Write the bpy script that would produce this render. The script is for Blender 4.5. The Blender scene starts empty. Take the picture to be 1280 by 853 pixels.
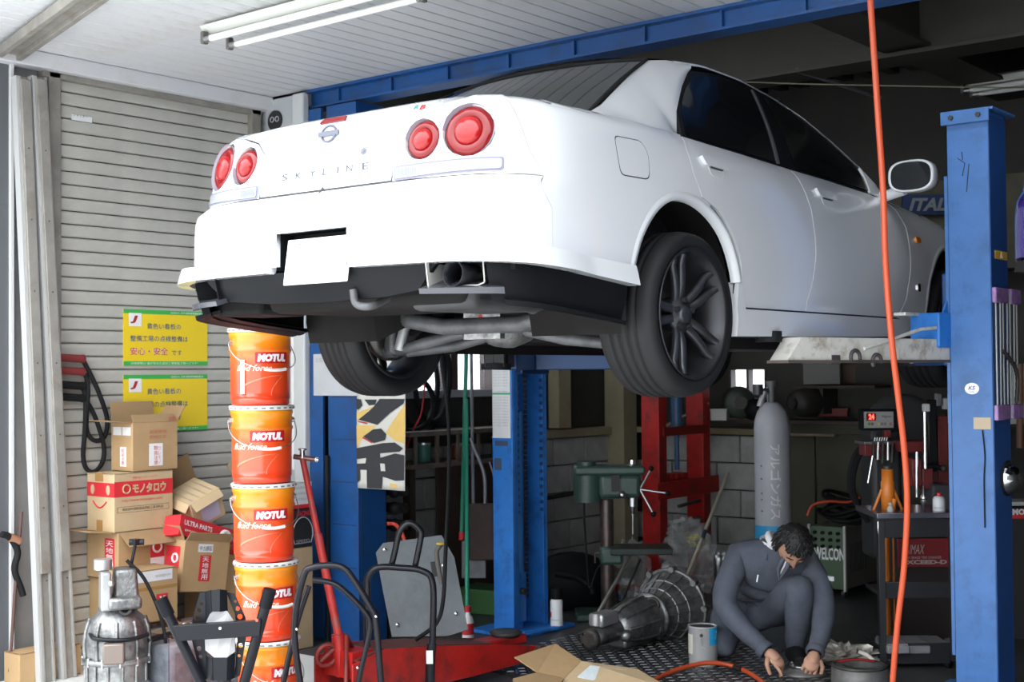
import bpy, bmesh, math, random
import numpy as np
from mathutils import Vector, Matrix, noise as mnoise
from mathutils.geometry import delaunay_2d_cdt
random.seed(7)
PI = math.pi
SC = bpy.context.scene
COL = SC.collection
# ------------------------------------------------------------------ camera, sky, exposure
FPX, PITCH, ROLL, YAW = 1700.0, .02472, -.00938, .68372
EYE = Vector((0, 0, 1.5))
_c, _s, _cp, _sp = math.cos(YAW), math.sin(YAW), math.cos(PITCH), math.sin(PITCH)
FWD = Vector((-_s*_cp, _c*_cp, _sp)); _R0 = Vector((_c, _s, 0)); _U0 = _R0.cross(FWD)
RIGHT = math.cos(ROLL)*_R0 + math.sin(ROLL)*_U0
UP = -math.sin(ROLL)*_R0 + math.cos(ROLL)*_U0
cam = bpy.data.cameras.new('camera'); camo = bpy.data.objects.new('camera', cam); COL.objects.link(camo)
cam.sensor_width = 36; cam.lens = 36*FPX/1280; cam.clip_end = 200
mw = Matrix((RIGHT, UP, -FWD)).transposed().to_4x4(); mw.translation = EYE
camo.matrix_world = mw
cam.dof.use_dof = True; cam.dof.focus_distance = 5.4; cam.dof.aperture_fstop = 5.0
SC.camera = camo
W = bpy.data.worlds.new('sky'); SC.world = W; W.use_nodes = True
_bg = W.node_tree.nodes['Background']; _bg.inputs[0].default_value = (.90, .955, 1, 1); 
# overcast sky: three times brighter overhead than at the horizon
_n = W.node_tree.nodes; _l = W.node_tree.links
_t = _n.new('ShaderNodeTexCoord'); _x = _n.new('ShaderNodeSeparateXYZ'); _l.new(_t.outputs['Generated'], _x.inputs[0])
_m = _n.new('ShaderNodeMapRange'); _m.inputs[1].default_value = 0; _m.inputs[2].default_value = 1; _m.inputs[3].default_value = .5; _m.inputs[4].default_value = 1.5
_l.new(_x.outputs[2], _m.inputs[0]); _l.new(_m.outputs[0], _bg.inputs[1])
SC.view_settings.view_transform = 'Standard'; SC.view_settings.look = 'None'
SC.view_settings.gamma = 1; SC.view_settings.use_curve_mapping = False
SC.view_settings.exposure = 2.72
SC.cycles.use_denoising = True
SC.cycles.max_bounces = 8
SC.cycles.caustics_reflective = False; SC.cycles.caustics_refractive = False

# ------------------------------------------------------------------ measuring helpers: a sight line met with a real plane
def ray(x, y): return FWD + RIGHT*((x-640)/FPX) - UP*((y-426.5)/FPX)
def onx(x, y, v): r = ray(x, y); return EYE + r*(v/r.x)
def ony(x, y, v): r = ray(x, y); return EYE + r*(v/r.y)
def onz(x, y, v=0.): r = ray(x, y); return EYE + r*((v-1.5)/r.z)
def ond(x, y, d): return EYE + ray(x, y)*d
def interp(x, T): return float(np.interp(x, [a for a, _ in T], [b for _, b in T]))

# ------------------------------------------------------------------ materials
MATS = {}
def M(name, col, rough=.5, metal=0., var=0., vs=6., bump=0., bs=40., spec=.5, coat=0., emit=0., dirt=None, ds=3.):
    if name in MATS: return MATS[name]
    m = bpy.data.materials.new(name); m.use_nodes = True; MATS[name] = m
    nt = m.node_tree; N = nt.nodes; L = nt.links; b = N['Principled BSDF']
    c = tuple(col)+(1,)
    b.inputs['Base Color'].default_value = c; b.inputs['Roughness'].default_value = rough
    b.inputs['Metallic'].default_value = metal; b.inputs['Specular IOR Level'].default_value = spec
    b.inputs['Coat Weight'].default_value = coat; b.inputs['Coat Roughness'].default_value = .04
    if emit: b.inputs['Emission Color'].default_value = c; b.inputs['Emission Strength'].default_value = emit
    tc = N.new('ShaderNodeTexCoord')
    if var or dirt:
        n = N.new('ShaderNodeTexNoise'); n.inputs['Scale'].default_value = vs; n.inputs['Detail'].default_value = 6; n.inputs['Roughness'].default_value = .65
        L.new(tc.outputs['Object'], n.inputs['Vector'])
        mr = N.new('ShaderNodeMapRange'); mr.inputs[1].default_value = .3; mr.inputs[2].default_value = .7
        mr.inputs[3].default_value = 1-var; mr.inputs[4].default_value = 1+var*.5; L.new(n.outputs['Fac'], mr.inputs[0])
        mx = N.new('ShaderNodeMix'); mx.data_type = 'RGBA'; mx.blend_type = 'MULTIPLY'; mx.inputs[0].default_value = 1
        mx.inputs[6].default_value = c; L.new(mr.outputs[0], mx.inputs[7]); out = mx.outputs[2]
        if dirt:
            n2 = N.new('ShaderNodeTexNoise'); n2.inputs['Scale'].default_value = ds; n2.inputs['Detail'].default_value = 8; n2.inputs['Roughness'].default_value = .7
            L.new(tc.outputs['Object'], n2.inputs['Vector'])
            r2 = N.new('ShaderNodeMapRange'); r2.inputs[1].default_value = .5; r2.inputs[2].default_value = .68; L.new(n2.outputs['Fac'], r2.inputs[0])
            m2 = N.new('ShaderNodeMix'); m2.data_type = 'RGBA'; L.new(r2.outputs[0], m2.inputs[0]); L.new(out, m2.inputs[6]); m2.inputs[7].default_value = tuple(dirt)+(1,)
            out = m2.outputs[2]
        L.new(out, b.inputs['Base Color'])
    if bump:
        n3 = N.new('ShaderNodeTexNoise'); n3.inputs['Scale'].default_value = bs; n3.inputs['Detail'].default_value = 4; L.new(tc.outputs['Object'], n3.inputs['Vector'])
        bp = N.new('ShaderNodeBump'); bp.inputs['Strength'].default_value = bump; bp.inputs['Distance'].default_value = .01
        L.new(n3.outputs['Fac'], bp.inputs['Height']); L.new(bp.outputs[0], b.inputs['Normal'])
    return m
def glassy(name, tint, rough=.02, trans=.9):
    m = bpy.data.materials.new(name); m.use_nodes = True; MATS[name] = m
    nt = m.node_tree; N = nt.nodes; L = nt.links; N.remove(N['Principled BSDF']); o = N['Material Output']
    t = N.new('ShaderNodeBsdfTransparent'); t.inputs[0].default_value = tuple(tint)+(1,)
    g = N.new('ShaderNodeBsdfGlossy'); g.inputs['Roughness'].default_value = rough
    f = N.new('ShaderNodeLayerWeight'); f.inputs[0].default_value = .5
    w_ = N.new('ShaderNodeMath'); w_.operation = 'POWER'; w_.inputs[1].default_value = 4; L.new(f.outputs['Facing'], w_.inputs[0])
    a_ = N.new('ShaderNodeMath'); a_.operation = 'MULTIPLY_ADD'; a_.inputs[1].default_value = .7; a_.inputs[2].default_value = .04; L.new(w_.outputs[0], a_.inputs[0])
    x = N.new('ShaderNodeMixShader'); L.new(a_.outputs[0], x.inputs[0]); L.new(t.outputs[0], x.inputs[1]); L.new(g.outputs[0], x.inputs[2]); L.new(x.outputs[0], o.inputs[0])
    return m

# ------------------------------------------------------------------ mesh builder
class MB:
    def __init__(self): self.v = []; self.f = []; self.sm = []
    def add(self, vs, fs, smooth=False):
        o = len(self.v); self.v += [tuple(p) for p in vs]; self.f += [tuple(i+o for i in f) for f in fs]; self.sm += [smooth]*len(fs); return self
    def box(self, c, s, rot=None, taper=1.):
        hx, hy, hz = s[0]/2, s[1]/2, s[2]/2; c = Vector(c); R = rot if rot is not None else Matrix.Identity(3)
        P = [Vector((x*hx*(taper if z > 0 else 1), y*hy*(taper if z > 0 else 1), z*hz)) for z in (-1, 1) for x, y in ((-1, -1), (1, -1), (1, 1), (-1, 1))]
        return self.add([c+R@p for p in P], [(3, 2, 1, 0), (4, 5, 6, 7), (0, 1, 5, 4), (1, 2, 6, 5), (2, 3, 7, 6), (3, 0, 4, 7)])
    def bx(self, x0, x1, y0, y1, z0, z1): return self.box(((x0+x1)/2, (y0+y1)/2, (z0+z1)/2), (abs(x1-x0), abs(y1-y0), abs(z1-z0)))
    def cyl(self, a, b, r, r2=None, n=16, cap=True):
        a = Vector(a); b = Vector(b); r2 = r if r2 is None else r2; d = (b-a).normalized()
        x = d.orthogonal().normalized(); y = d.cross(x); vs = []
        for p, q in ((a, r), (b, r2)): vs += [p+(x*math.cos(2*PI*i/n)+y*math.sin(2*PI*i/n))*q for i in range(n)]
        self.add(vs, [(i, (i+1) % n, n+(i+1) % n, n+i) for i in range(n)], True)
        if cap: self.add(vs[:n], [tuple(range(n-1, -1, -1))]); self.add(vs[n:], [tuple(range(n))])
        return self
    def tube(self, pts, r, n=8, cap=True, closed=False):
        P = [Vector(p) for p in pts]; m = len(P); rs = r if isinstance(r, (list, tuple)) else [r]*m
        vs = []; up = None
        for i in range(m):
            t = (P[(i+1) % m]-P[i-1]) if closed else (P[min(i+1, m-1)]-P[max(i-1, 0)])
            t = t.normalized() if t.length > 1e-9 else Vector((0, 0, 1))
            x = t.orthogonal().normalized() if up is None else (up-t*up.dot(t))
            x = x.normalized() if x.length > 1e-6 else t.orthogonal().normalized()
            up = x; y = t.cross(x)
            vs += [P[i]+(x*math.cos(2*PI*k/n)+y*math.sin(2*PI*k/n))*rs[i] for k in range(n)]
        fs = [(i*n+k, i*n+(k+1) % n, ((i+1) % m)*n+(k+1) % n, ((i+1) % m)*n+k) for i in range(m if closed else m-1) for k in range(n)]
        self.add(vs, fs, True)
        if cap and not closed: self.add(vs[:n], [tuple(range(n-1, -1, -1))]); self.add(vs[-n:], [tuple(range(n))])
        return self
    def lathe(self, prof, o=(0, 0, 0), ax=(0, 0, 1), n=32, smooth=True, a0=0, a1=2*PI):
        o = Vector(o); z = Vector(ax).normalized(); x = z.orthogonal().normalized() if abs(z.z) < .999 else Vector((1, 0, 0)); y = z.cross(x)
        full = abs(a1-a0-2*PI) < 1e-6; k = n if full else n+1; vs = []
        for r, h in prof: vs += [o+z*h+(x*math.cos(a0+(a1-a0)*i/n)+y*math.sin(a0+(a1-a0)*i/n))*r for i in range(k)]
        fs = [(j*k+i, j*k+(i+1) % k, (j+1)*k+(i+1) % k, (j+1)*k+i) for j in range(len(prof)-1) for i in range(n)]
        return self.add(vs, fs, smooth)
    def prism(self, poly, o, ex, ey, depth):
        """flat outline poly (2D) placed at o along ex, ey and extruded by depth along ex x ey"""
        o = Vector(o); ex = Vector(ex); ey = Vector(ey); nz = ex.cross(ey).normalized(); n = len(poly)
        a = [o+ex*p[0]+ey*p[1] for p in poly]; b = [p+nz*depth for p in a]
        return self.add(a+b, [tuple(range(n-1, -1, -1)), tuple(range(n, 2*n))]+[(i, (i+1) % n, n+(i+1) % n, n+i) for i in range(n)])
    def ball(self, c, r, n=16, m=10, sc=(1, 1, 1), rot=None):
        c = Vector(c); R = rot if rot is not None else Matrix.Identity(3); vs = []; fs = []
        for j in range(m+1):
            a = PI*j/m
            for i in range(n):
                b = 2*PI*i/n; vs.append(c+R@Vector((r*sc[0]*math.sin(a)*math.cos(b), r*sc[1]*math.sin(a)*math.sin(b), r*sc[2]*math.cos(a))))
        for j in range(m):
            for i in range(n): fs.append((j*n+i, (j+1)*n+i, (j+1)*n+(i+1) % n, j*n+(i+1) % n))
        return self.add(vs, fs, True)
    def torus(self, c, R, r, ax=(0, 0, 1), n=32, m=10):
        z = Vector(ax).normalized(); x = z.orthogonal().normalized(); y = z.cross(x)
        return self.tube([Vector(c)+(x*math.cos(2*PI*i/n)+y*math.sin(2*PI*i/n))*R for i in range(n)], r, m, closed=True)
    def sheet(self, fn, nu, nv, thick=0., smooth=True):
        P = [[Vector(fn(i/nu, j/nv)) for j in range(nv+1)] for i in range(nu+1)]
        vs = [p for row in P for p in row]; k = nv+1
        fs = [(i*k+j, (i+1)*k+j, (i+1)*k+j+1, i*k+j+1) for i in range(nu) for j in range(nv)]
        return self.add(vs, fs, smooth)
    def xf(self, mat): self.v = [tuple(mat @ Vector(p)) for p in self.v]; return self
    def mesh(self, name, mats):
        me = bpy.data.meshes.new(name); me.from_pydata(self.v, [], self.f); me.update()
        me.polygons.foreach_set('use_smooth', self.sm)
        for m in (mats if isinstance(mats, (list, tuple)) else [mats]): me.materials.append(m)
        return me
def recalc(me):
    bm = bmesh.new(); bm.from_mesh(me); bmesh.ops.recalc_face_normals(bm, faces=bm.faces); bm.to_mesh(me); bm.free()
def link(name, me, parent=None, loc=None):
    o = bpy.data.objects.new(name, me); COL.objects.link(o)
    if parent is not None: o.parent = parent
    if loc is not None: o.location = loc
    return o
def tag(o, label, cat=None, group=None, kind=None):
    if label: o['label'] = label
    if cat: o['category'] = cat
    if group: o['group'] = group
    if kind: o['kind'] = kind
    return o
def thing(name, label, cat, loc=(0, 0, 0), rz=0., group=None):
    o = bpy.data.objects.new(name, None); COL.objects.link(o); o.location = loc; o.rotation_euler = (0, 0, rz); o.empty_display_size = .1
    return tag(o, label, cat, group)
def part(name, mb, mat, parent, label=None, bevel=0., kind=None, fix=True, solid=0., sub=0, seg=2):
    me = mb.mesh(name, mat)
    if fix: recalc(me)
    o = link(name, me, parent)
    if label: o['label'] = label
    if kind: o['kind'] = kind
    if solid: s = o.modifiers.new('solid', 'SOLIDIFY'); s.thickness = solid; s.offset = -1
    if bevel:
        b = o.modifiers.new('bevel', 'BEVEL'); b.width = bevel; b.segments = seg; b.limit_method = 'ANGLE'; b.angle_limit = .7
        for p in me.polygons: p.use_smooth = True
        me.set_sharp_from_angle(angle=.6) if hasattr(me, 'set_sharp_from_angle') else None
    if sub: s = o.modifiers.new('sub', 'SUBSURF'); s.levels = sub; s.render_levels = sub
    return o
def single(name, mb, mat, label, cat, group=None, **k):
    o = part(name, mb, mat, None, None, **k); return tag(o, label, cat, group)
def struct(name, mb, mat, label=None, **k):
    o = part(name, mb, mat, None, label, **k); o['kind'] = 'structure'; return o
def copy_part(src, parent, loc=None, rot=None, scale=None):
    o = src.copy(); COL.objects.link(o); o.parent = parent
    if loc is not None: o.location = loc
    if rot is not None: o.rotation_euler = rot
    if scale is not None: o.scale = scale
    return o
def copy_tree(src, parent=None):
    o = src.copy(); COL.objects.link(o); o.parent = parent
    for ch in src.children: copy_tree(ch, o)
    return o
_TX = {}
def text2d(body, bold=0., shear=0.):
    key = (body, bold, shear)
    if key not in _TX:
        c = bpy.data.curves.new('lettering', 'FONT'); c.body = body; c.offset = bold; c.shear = shear; c.resolution_u = 2
        o = bpy.data.objects.new('lettering', c); COL.objects.link(o)
        me = bpy.data.meshes.new_from_object(o.evaluated_get(bpy.context.evaluated_depsgraph_get()))
        vs = np.array([v.co[:2] for v in me.vertices]); fs = [tuple(p.vertices) for p in me.polygons]
        bpy.data.objects.remove(o); bpy.data.curves.remove(c); bpy.data.meshes.remove(me)
        lo, hi = vs.min(0), vs.max(0); _TX[key] = ((vs-lo)/(hi-lo), fs, (hi-lo)[0]/(hi-lo)[1])
    return _TX[key]
def lettering(body, mat, parent, fn, w, h=None, bold=0., shear=0., name='lettering', label=None):
    """flat print: fn(x, y) puts a point of the text (x in 0..w, y in 0..h) on the real surface"""
    vs, fs, asp = text2d(body, bold, shear); h = h or w/asp
    mb = MB(); mb.add([fn(p[0]*w, p[1]*h) for p in vs], fs)
    return part(name, mb, mat, parent, label, fix=False)
def plane_fn(o, ex, ey):
    o = Vector(o); ex = Vector(ex).normalized(); ey = Vector(ey).normalized()
    return lambda x, y: o+ex*x+ey*y
def Rz(a): return Matrix.Rotation(a, 3, 'Z')
def Rx(a): return Matrix.Rotation(a, 3, 'X')
def Ry(a): return Matrix.Rotation(a, 3, 'Y')
def bez(pts, n=10):
    """smooth curve through the points (Catmull-Rom)"""
    P = [Vector(p) for p in pts]; P = [P[0]*2-P[1]]+P+[P[-1]*2-P[-2]]; out = []
    for i in range(1, len(P)-2):
        for k in range(n):
            t = k/n; a, b, c, d = P[i-1:i+3]
            out.append(.5*((2*b)+(c-a)*t+(2*a-5*b+4*c-d)*t*t+(3*b-a-3*c+d)*t**3))
    return out+[P[-2]]
# ------------------------------------------------------------------ palette
white_paint = M('white_car_paint', (.71, .72, .74), .22, 0, coat=1.)
blue_paint = M('blue_enamel', (.010, .072, .245), .38, 0, var=.25, vs=4, dirt=(.02, .05, .14), ds=5)
blue_post = M('light_blue_enamel', (.045, .15, .40), .4, 0, var=.2, vs=5, dirt=(.03, .10, .26), ds=6)
red_paint = M('red_enamel', (.45, .015, .012), .42, 0, var=.3, vs=7, dirt=(.08, .02, .015), ds=6)
black_plastic = M('black_plastic', (.008, .0085, .010), .5, spec=.10)
black_rubber = M('black_rubber', (.012, .012, .013), .7, spec=.2)
black_steel = M('black_enamel', (.009, .010, .013), .3, spec=.22)
dark_metal = M('oily_dark_metal', (.06, .055, .05), .55, .4, var=.4, vs=14)
steel = M('bare_steel', (.55, .55, .56), .32, 1, var=.2, vs=20)
chrome = M('chrome', (.85, .85, .87), .08, 1)
alu = M('aluminium_casting', (.34, .34, .335), .42, .85, var=.55, vs=16, bump=.25, bs=70, dirt=(.10, .095, .09), ds=7)
alu2 = M('dark_aluminium_casting', (.27, .27, .27), .45, .8, var=.55, vs=14, bump=.3, bs=60, dirt=(.06, .058, .055), ds=8)
card = M('cardboard', (.45, .29, .145), .8, var=.12, vs=5)
card2 = M('pale_cardboard', (.56, .41, .24), .8, var=.12, vs=5)
card_in = M('cardboard_inside', (.36, .23, .115), .85, var=.15, vs=5)
tape = M('brown_packing_tape', (.38, .21, .07), .25)
paper = M('white_paper', (.75, .75, .76), .7, var=.08)
red_print = M('red_print', (.62, .025, .035), .6)
black_print = M('black_print', (.02, .02, .02), .6)
white_print = M('white_print', (.82, .82, .82), .5)
wood = M('weathered_wood', (.33, .25, .16), .75, var=.35, vs=9)
grey_wall = M('grey_wall_panel', (.33, .325, .32), .6, var=.2, vs=3)
slat_m = M('grey_shutter_steel', (.49, .472, .425), .5, .0, var=.12, vs=3, bump=.12, bs=130, dirt=(.41, .395, .36), ds=2.2)
frame_m = M('aged_aluminium', (.31, .29, .26), .5, .2, var=.25, vs=7, dirt=(.22, .19, .16), ds=5)
block_m = M('concrete_block', (.50, .505, .485), .9, var=.22, vs=8, bump=.3, bs=60)
concrete = M('dark_workshop_floor', (.055, .055, .055), .5, var=.4, vs=2.5, bump=.1, bs=30, dirt=(.025, .025, .025), ds=1.5)
yard = M('yard_concrete', (.60, .60, .585), .85, var=.15, vs=1.5)
dark_wood = M('dark_brown_board', (.05, .03, .022), .7, var=.4, vs=5)
beige = M('beige_painted_steel', (.36, .31, .20), .6, var=.2, vs=4)
olive = M('olive_board', (.085, .08, .055), .7, var=.2, vs=3)
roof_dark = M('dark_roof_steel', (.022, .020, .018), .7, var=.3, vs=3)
orange_rub = M('orange_rubber', (.46, .065, .02), .38)
clear = glassy('clear_film', (.92, .93, .93), .06)
XS = -6.3       # shutter wall
YB = 5.42       # lintel / garage mouth
ZC = ony(640, 64, YB).z      # canopy soffit
XW = -6.15      # inner left wall
YK = 9.0        # back wall

# ------------------------------------------------------------------ ground and floor
struct('ground', MB().bx(-30, 30, -40, 5.0, -.1, 0), yard, 'pale concrete yard in front of the workshop')
struct('floor', MB().bx(-7, 4.2, 5.0, 9.2, -.1, 0), concrete, 'dark oil stained workshop floor')
tp = thing('tread_plate', 'dark steel tread plate on the floor beneath the gearbox and the man', 'floor plate', (-3.85, 5.95, 0))
part('plate', MB().box((0, 0, .004), (1.7, 1.35, .008)), M('dark_tread_steel', (.05, .05, .052), .38, .5, var=.3), tp, bevel=.002)
mb = MB()
for i in range(38):
    for j in range(30):
        a = .785 if (i+j) % 2 else -.785
        mb.box((-.82+i*.0445, -.64+j*.0445, .010), (.042, .011, .005), Rz(a), .6)
part('tread_pattern', mb, M('worn_tread_steel', (.16, .16, .165), .35, .7, var=.3), tp, kind='stuff')

# ------------------------------------------------------------------ canopy soffit made of narrow panels, and roof
cl = thing('ceiling', None, None, (0, 0, ZC)); cl['kind'] = 'structure'; cl['label'] = 'pale ribbed soffit of the canopy'
sm = M('soffit_white_steel', (.68, .68, .70), .5, 0, var=.08, vs=3, dirt=(.58, .56, .54), ds=3)
p0 = part('panel', MB().box((0, 0, .012), (.104, 2.5, .02)), sm, cl, bevel=.003)
xs = [XS+.055+.11*i for i in range(96)]
p0.location = (xs[0], YB-1.27, 0)
for x in xs[1:]: copy_part(p0, cl, (x, YB-1.27, 0))
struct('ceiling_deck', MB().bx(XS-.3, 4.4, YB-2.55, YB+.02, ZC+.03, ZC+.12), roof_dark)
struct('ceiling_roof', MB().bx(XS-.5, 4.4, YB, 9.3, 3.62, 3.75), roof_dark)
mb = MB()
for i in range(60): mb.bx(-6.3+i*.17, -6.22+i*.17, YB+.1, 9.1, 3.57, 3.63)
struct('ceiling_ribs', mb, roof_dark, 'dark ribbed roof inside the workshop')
mb = MB(); mb.bx(XS, 4.2, 7.2, 7.34, 3.25, 3.58); mb.bx(XS, 4.2, 7.14, 7.40, 3.24, 3.26)
struct('trim_1', mb, M('brown_beam', (.030, .026, .021), .6, var=.2), 'dark steel beam across the workshop roof')
mb = MB(); mb.bx(-3.1, -2.95, YB+.1, 9, 3.3, 3.56); mb.bx(-3.16, -2.89, YB+.1, 9, 3.28, 3.30)
struct('trim_2', mb, MATS['brown_beam'], 'dark steel beam running into the workshop')
# lintel: blue steel channel over the garage mouth
mb = MB(); mb.bx(XS, 4.2, YB, YB+.02, ZC-.10, ZC+.02); mb.bx(XS, 4.2, YB-.05, YB+.1, ZC-.015, ZC); mb.bx(XS, 4.2, YB-.03, YB+.1, ZC-.105, ZC-.092)
for i in range(24): mb.bx(XS+.2+i*.42, XS+.214+i*.42, YB-.02, YB, ZC-.092, ZC-.015)
struct('trim_3', mb, blue_paint, 'blue steel lintel over the workshop opening')
# walls
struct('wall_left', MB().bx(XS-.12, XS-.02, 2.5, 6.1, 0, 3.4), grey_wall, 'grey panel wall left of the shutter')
struct('screen_wall_right', MB().bx(2.0, 2.1, -1.2, 9.2, 0, 3.7), M('dark_light_screen', (.05, .05, .052), .7), 'added dark wall out of view that holds back sky light')  # unseen wall, added and extended forward to keep sky light off the car's flank
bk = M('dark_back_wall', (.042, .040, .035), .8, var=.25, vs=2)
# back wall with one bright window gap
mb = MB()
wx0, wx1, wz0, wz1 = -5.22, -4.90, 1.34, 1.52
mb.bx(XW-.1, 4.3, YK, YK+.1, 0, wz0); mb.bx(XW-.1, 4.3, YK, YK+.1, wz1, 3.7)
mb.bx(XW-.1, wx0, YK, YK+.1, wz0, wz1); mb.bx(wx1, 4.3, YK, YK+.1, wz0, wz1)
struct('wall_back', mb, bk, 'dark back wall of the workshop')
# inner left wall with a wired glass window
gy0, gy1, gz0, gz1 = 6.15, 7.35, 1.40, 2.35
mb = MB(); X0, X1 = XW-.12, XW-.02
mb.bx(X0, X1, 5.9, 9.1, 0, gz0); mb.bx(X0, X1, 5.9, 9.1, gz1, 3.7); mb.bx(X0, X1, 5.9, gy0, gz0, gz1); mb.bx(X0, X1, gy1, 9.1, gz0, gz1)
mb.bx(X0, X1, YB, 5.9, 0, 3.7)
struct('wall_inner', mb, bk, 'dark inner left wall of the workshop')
wn = thing('window_1', None, None, (XW, 0, 0)); wn['kind'] = 'structure'; wn['label'] = 'bright wired glass window behind the hoses'
mb = MB()
for a, b in ((gy0, gy0+.05), (6.86, 6.93), (gy1-.05, gy1)): mb.bx(-.10, .03, a, b, gz0, gz1)
part('window_frame', mb, M('brown_window_frame', (.07, .045, .04), .5), wn, bevel=.004)
part('window_sill', MB().bx(-.1, .06, gy0-.05, gy1+.05, gz0-.05, gz0), M('pale_sill', (.42, .45, .48), .5), wn, bevel=.004)
mg = glassy('wired_glass', (.93, .94, .96), .05)
for a, b in ((gy0+.05, 6.86), (6.93, gy1-.05)): part('pane', MB().bx(-.06, -.052, a, b, gz0, gz1), mg, wn)
mb = MB()
for i in range(27): mb.cyl((-.05, gy0+.05+i*.042, gz0), (-.05, gy0+.05+i*.042, gz1), .0008, n=4)
for i in range(22): mb.cyl((-.05, gy0, gz0+.02+i*.042), (-.05, gy1, gz0+.02+i*.042), .0008, n=4)
part('wire_mesh', mb, steel, wn, kind='stuff')
w2 = thing('window_2', None, None, (0, YK, 0)); w2['kind'] = 'structure'; w2['label'] = 'small bright window gap in the back wall'
mb = MB()
for a in (wx0, wx0+.15, wx1-.02): mb.bx(a, a+.02, -.01, .06, wz0, wz1)
part('window_frame', mb, MATS['brown_window_frame'], w2)
part('pane', MB().bx(wx0, wx1, .03, .036, wz0, wz1), mg, w2)

# concrete blocks proud of the inner left wall and of the back wall
bl = thing('trim_4', None, None, (XW, 0, 0)); bl['kind'] = 'structure'; bl['label'] = 'grey concrete block course along the inner left wall'
b0 = None
for r in range(5):
    for k in range(8):
        y = 5.98+k*.40+(.2 if r % 2 else 0)
        if y > 8.75: continue
        if b0 is None:
            b0 = part('block', MB().box((0, 0, 0), (.07, .388, .196)), block_m, bl, bevel=.006); b0.location = (.0, y+.2, .105+r*.205)
        else: copy_part(b0, bl, (random.uniform(-.004, .004), y+.2, .105+r*.205))
bl2 = thing('trim_5', None, None, (0, YK, 0)); bl2['kind'] = 'structure'; bl2['label'] = 'grey concrete block wall behind the gas cylinder'
for r in range(5):
    for k in range(6):
        copy_part(b0, bl2, (-5.92+k*.40-(.2 if r % 2 else 0)+.2, random.uniform(-.004, .004), .105+r*.205), (0, 0, PI/2))
part('wooden_ledge', MB().bx(-6.1, -4.3, -.14, .03, 1.04, 1.085), M('pale_ledge_wood', (.30, .24, .14), .7, var=.3), bl2, bevel=.004)
struct('trim_6', MB().bx(XW-.02, XW+.07, 7.35, 8.7, 1.03, 1.09), beige, 'beige ledge on the block wall', bevel=.004)
# corner column of the building
q = ony(775, 600, 8.75)
struct('trim_7', MB().bx(q.x-.09, q.x+.09, 8.68, 8.86, 0, 3.6), beige, 'beige steel column in the back corner', bevel=.004)
q = onx(705, 480, XW+.05)
struct('trim_8', MB().bx(XW, XW+.1, q.y-.13, q.y+.02, 1.1, 3.6), beige, 'beige wall post behind the lift', bevel=.004)
# conduit on the block wall
struct('trim_9', MB().tube([(XW+.06, 7.3, .58), (XW+.06, 8.6, .62), (-5.9, 8.88, .63), (-5.3, 8.88, .63)], .016), dark_metal, 'dark pipe along the block wall')
# big boards at right of the cylinder
p = ony(1000, 533, 8.93); q = ony(1072, 690, 8.93)
sb = thing('trim_10', None, None, (0, 8.93, 0)); sb['kind'] = 'structure'; sb['label'] = 'olive boarding on the back wall'
for i in range(4):
    part('board', MB().bx(p.x-.3+i*.42, p.x+.11+i*.42, 0, .05, .02, 1.06), olive, sb, bevel=.006)
part('rail', MB().bx(p.x-.3, p.x+1.5, -.08, .05, 1.06, 1.13), olive, sb, bevel=.006)
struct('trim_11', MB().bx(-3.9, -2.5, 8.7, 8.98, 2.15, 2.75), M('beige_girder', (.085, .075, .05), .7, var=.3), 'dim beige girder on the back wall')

# ------------------------------------------------------------------ steel roller shutter
Y0, Y1 = onx(70, 300, XS).y, onx(309, 150, XS).y
ZT = onx(72, 101, XS).z
sh = thing('door_1', None, None, (XS, 0, 0)); sh['kind'] = 'structure'; sh['label'] = 'grey steel roller shutter'
PT = .0695
mb = MB(); L_ = Y1-Y0+.06; yc = (Y0+Y1)/2
prof = [(-.010, .0005), (.006, .002), (.010, .008), (.011, .045), (.009, .060), (.0, .066), (-.010, .0675)]
vs = []
for y in (yc-L_/2, yc+L_/2): vs += [(a, y, b) for a, b in prof]
n = len(prof); mb.add(vs, [(i, i+1, n+i+1, n+i) for i in range(n-1)])
s0 = part('slat', mb, slat_m, sh); ns = int(ZT/PT)
s0.location = (0, 0, .02)
for i in range(1, ns): copy_part(s0, sh, (0, 0, .02+i*PT))
part('backing', MB().bx(-.03, -.013, Y0-.05, Y1+.05, 0, ZT), black_print, sh)
part('bottom_bar', MB().bx(-.02, .02, Y0, Y1, 0, .05), frame_m, sh, bevel=.004)
for y, nm in ((Y0-.035, 'guide_rail'), (Y1+.03, 'guide_rail')): part(nm, MB().bx(-.03, .05, y-.035, y+.035, 0, ZT+.06), frame_m, sh, bevel=.004)
part('head_rail', MB().bx(-.02, .05, Y0-.1, Y1+.07, ZT, ZT+.03), frame_m, sh, bevel=.003); part('head_box', MB().bx(.0, .10, Y0-.4, Y1+.5, ZT+.03, ZC), sm, sh, bevel=.004)
a = onx(90, 140, XS+.02); b = onx(116, 156, XS+.02)
st = part('sticker', MB().bx(.012, .015, a.y, b.y, b.z+.01, a.z-.01), paper, sh, 'small white printed sticker')
lettering('シャッター', black_print, st, plane_fn((.0155, a.y+.01, b.z+.03), (0, 1, 0), (0, 0, 1)), (b.y-a.y)*.7)
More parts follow.
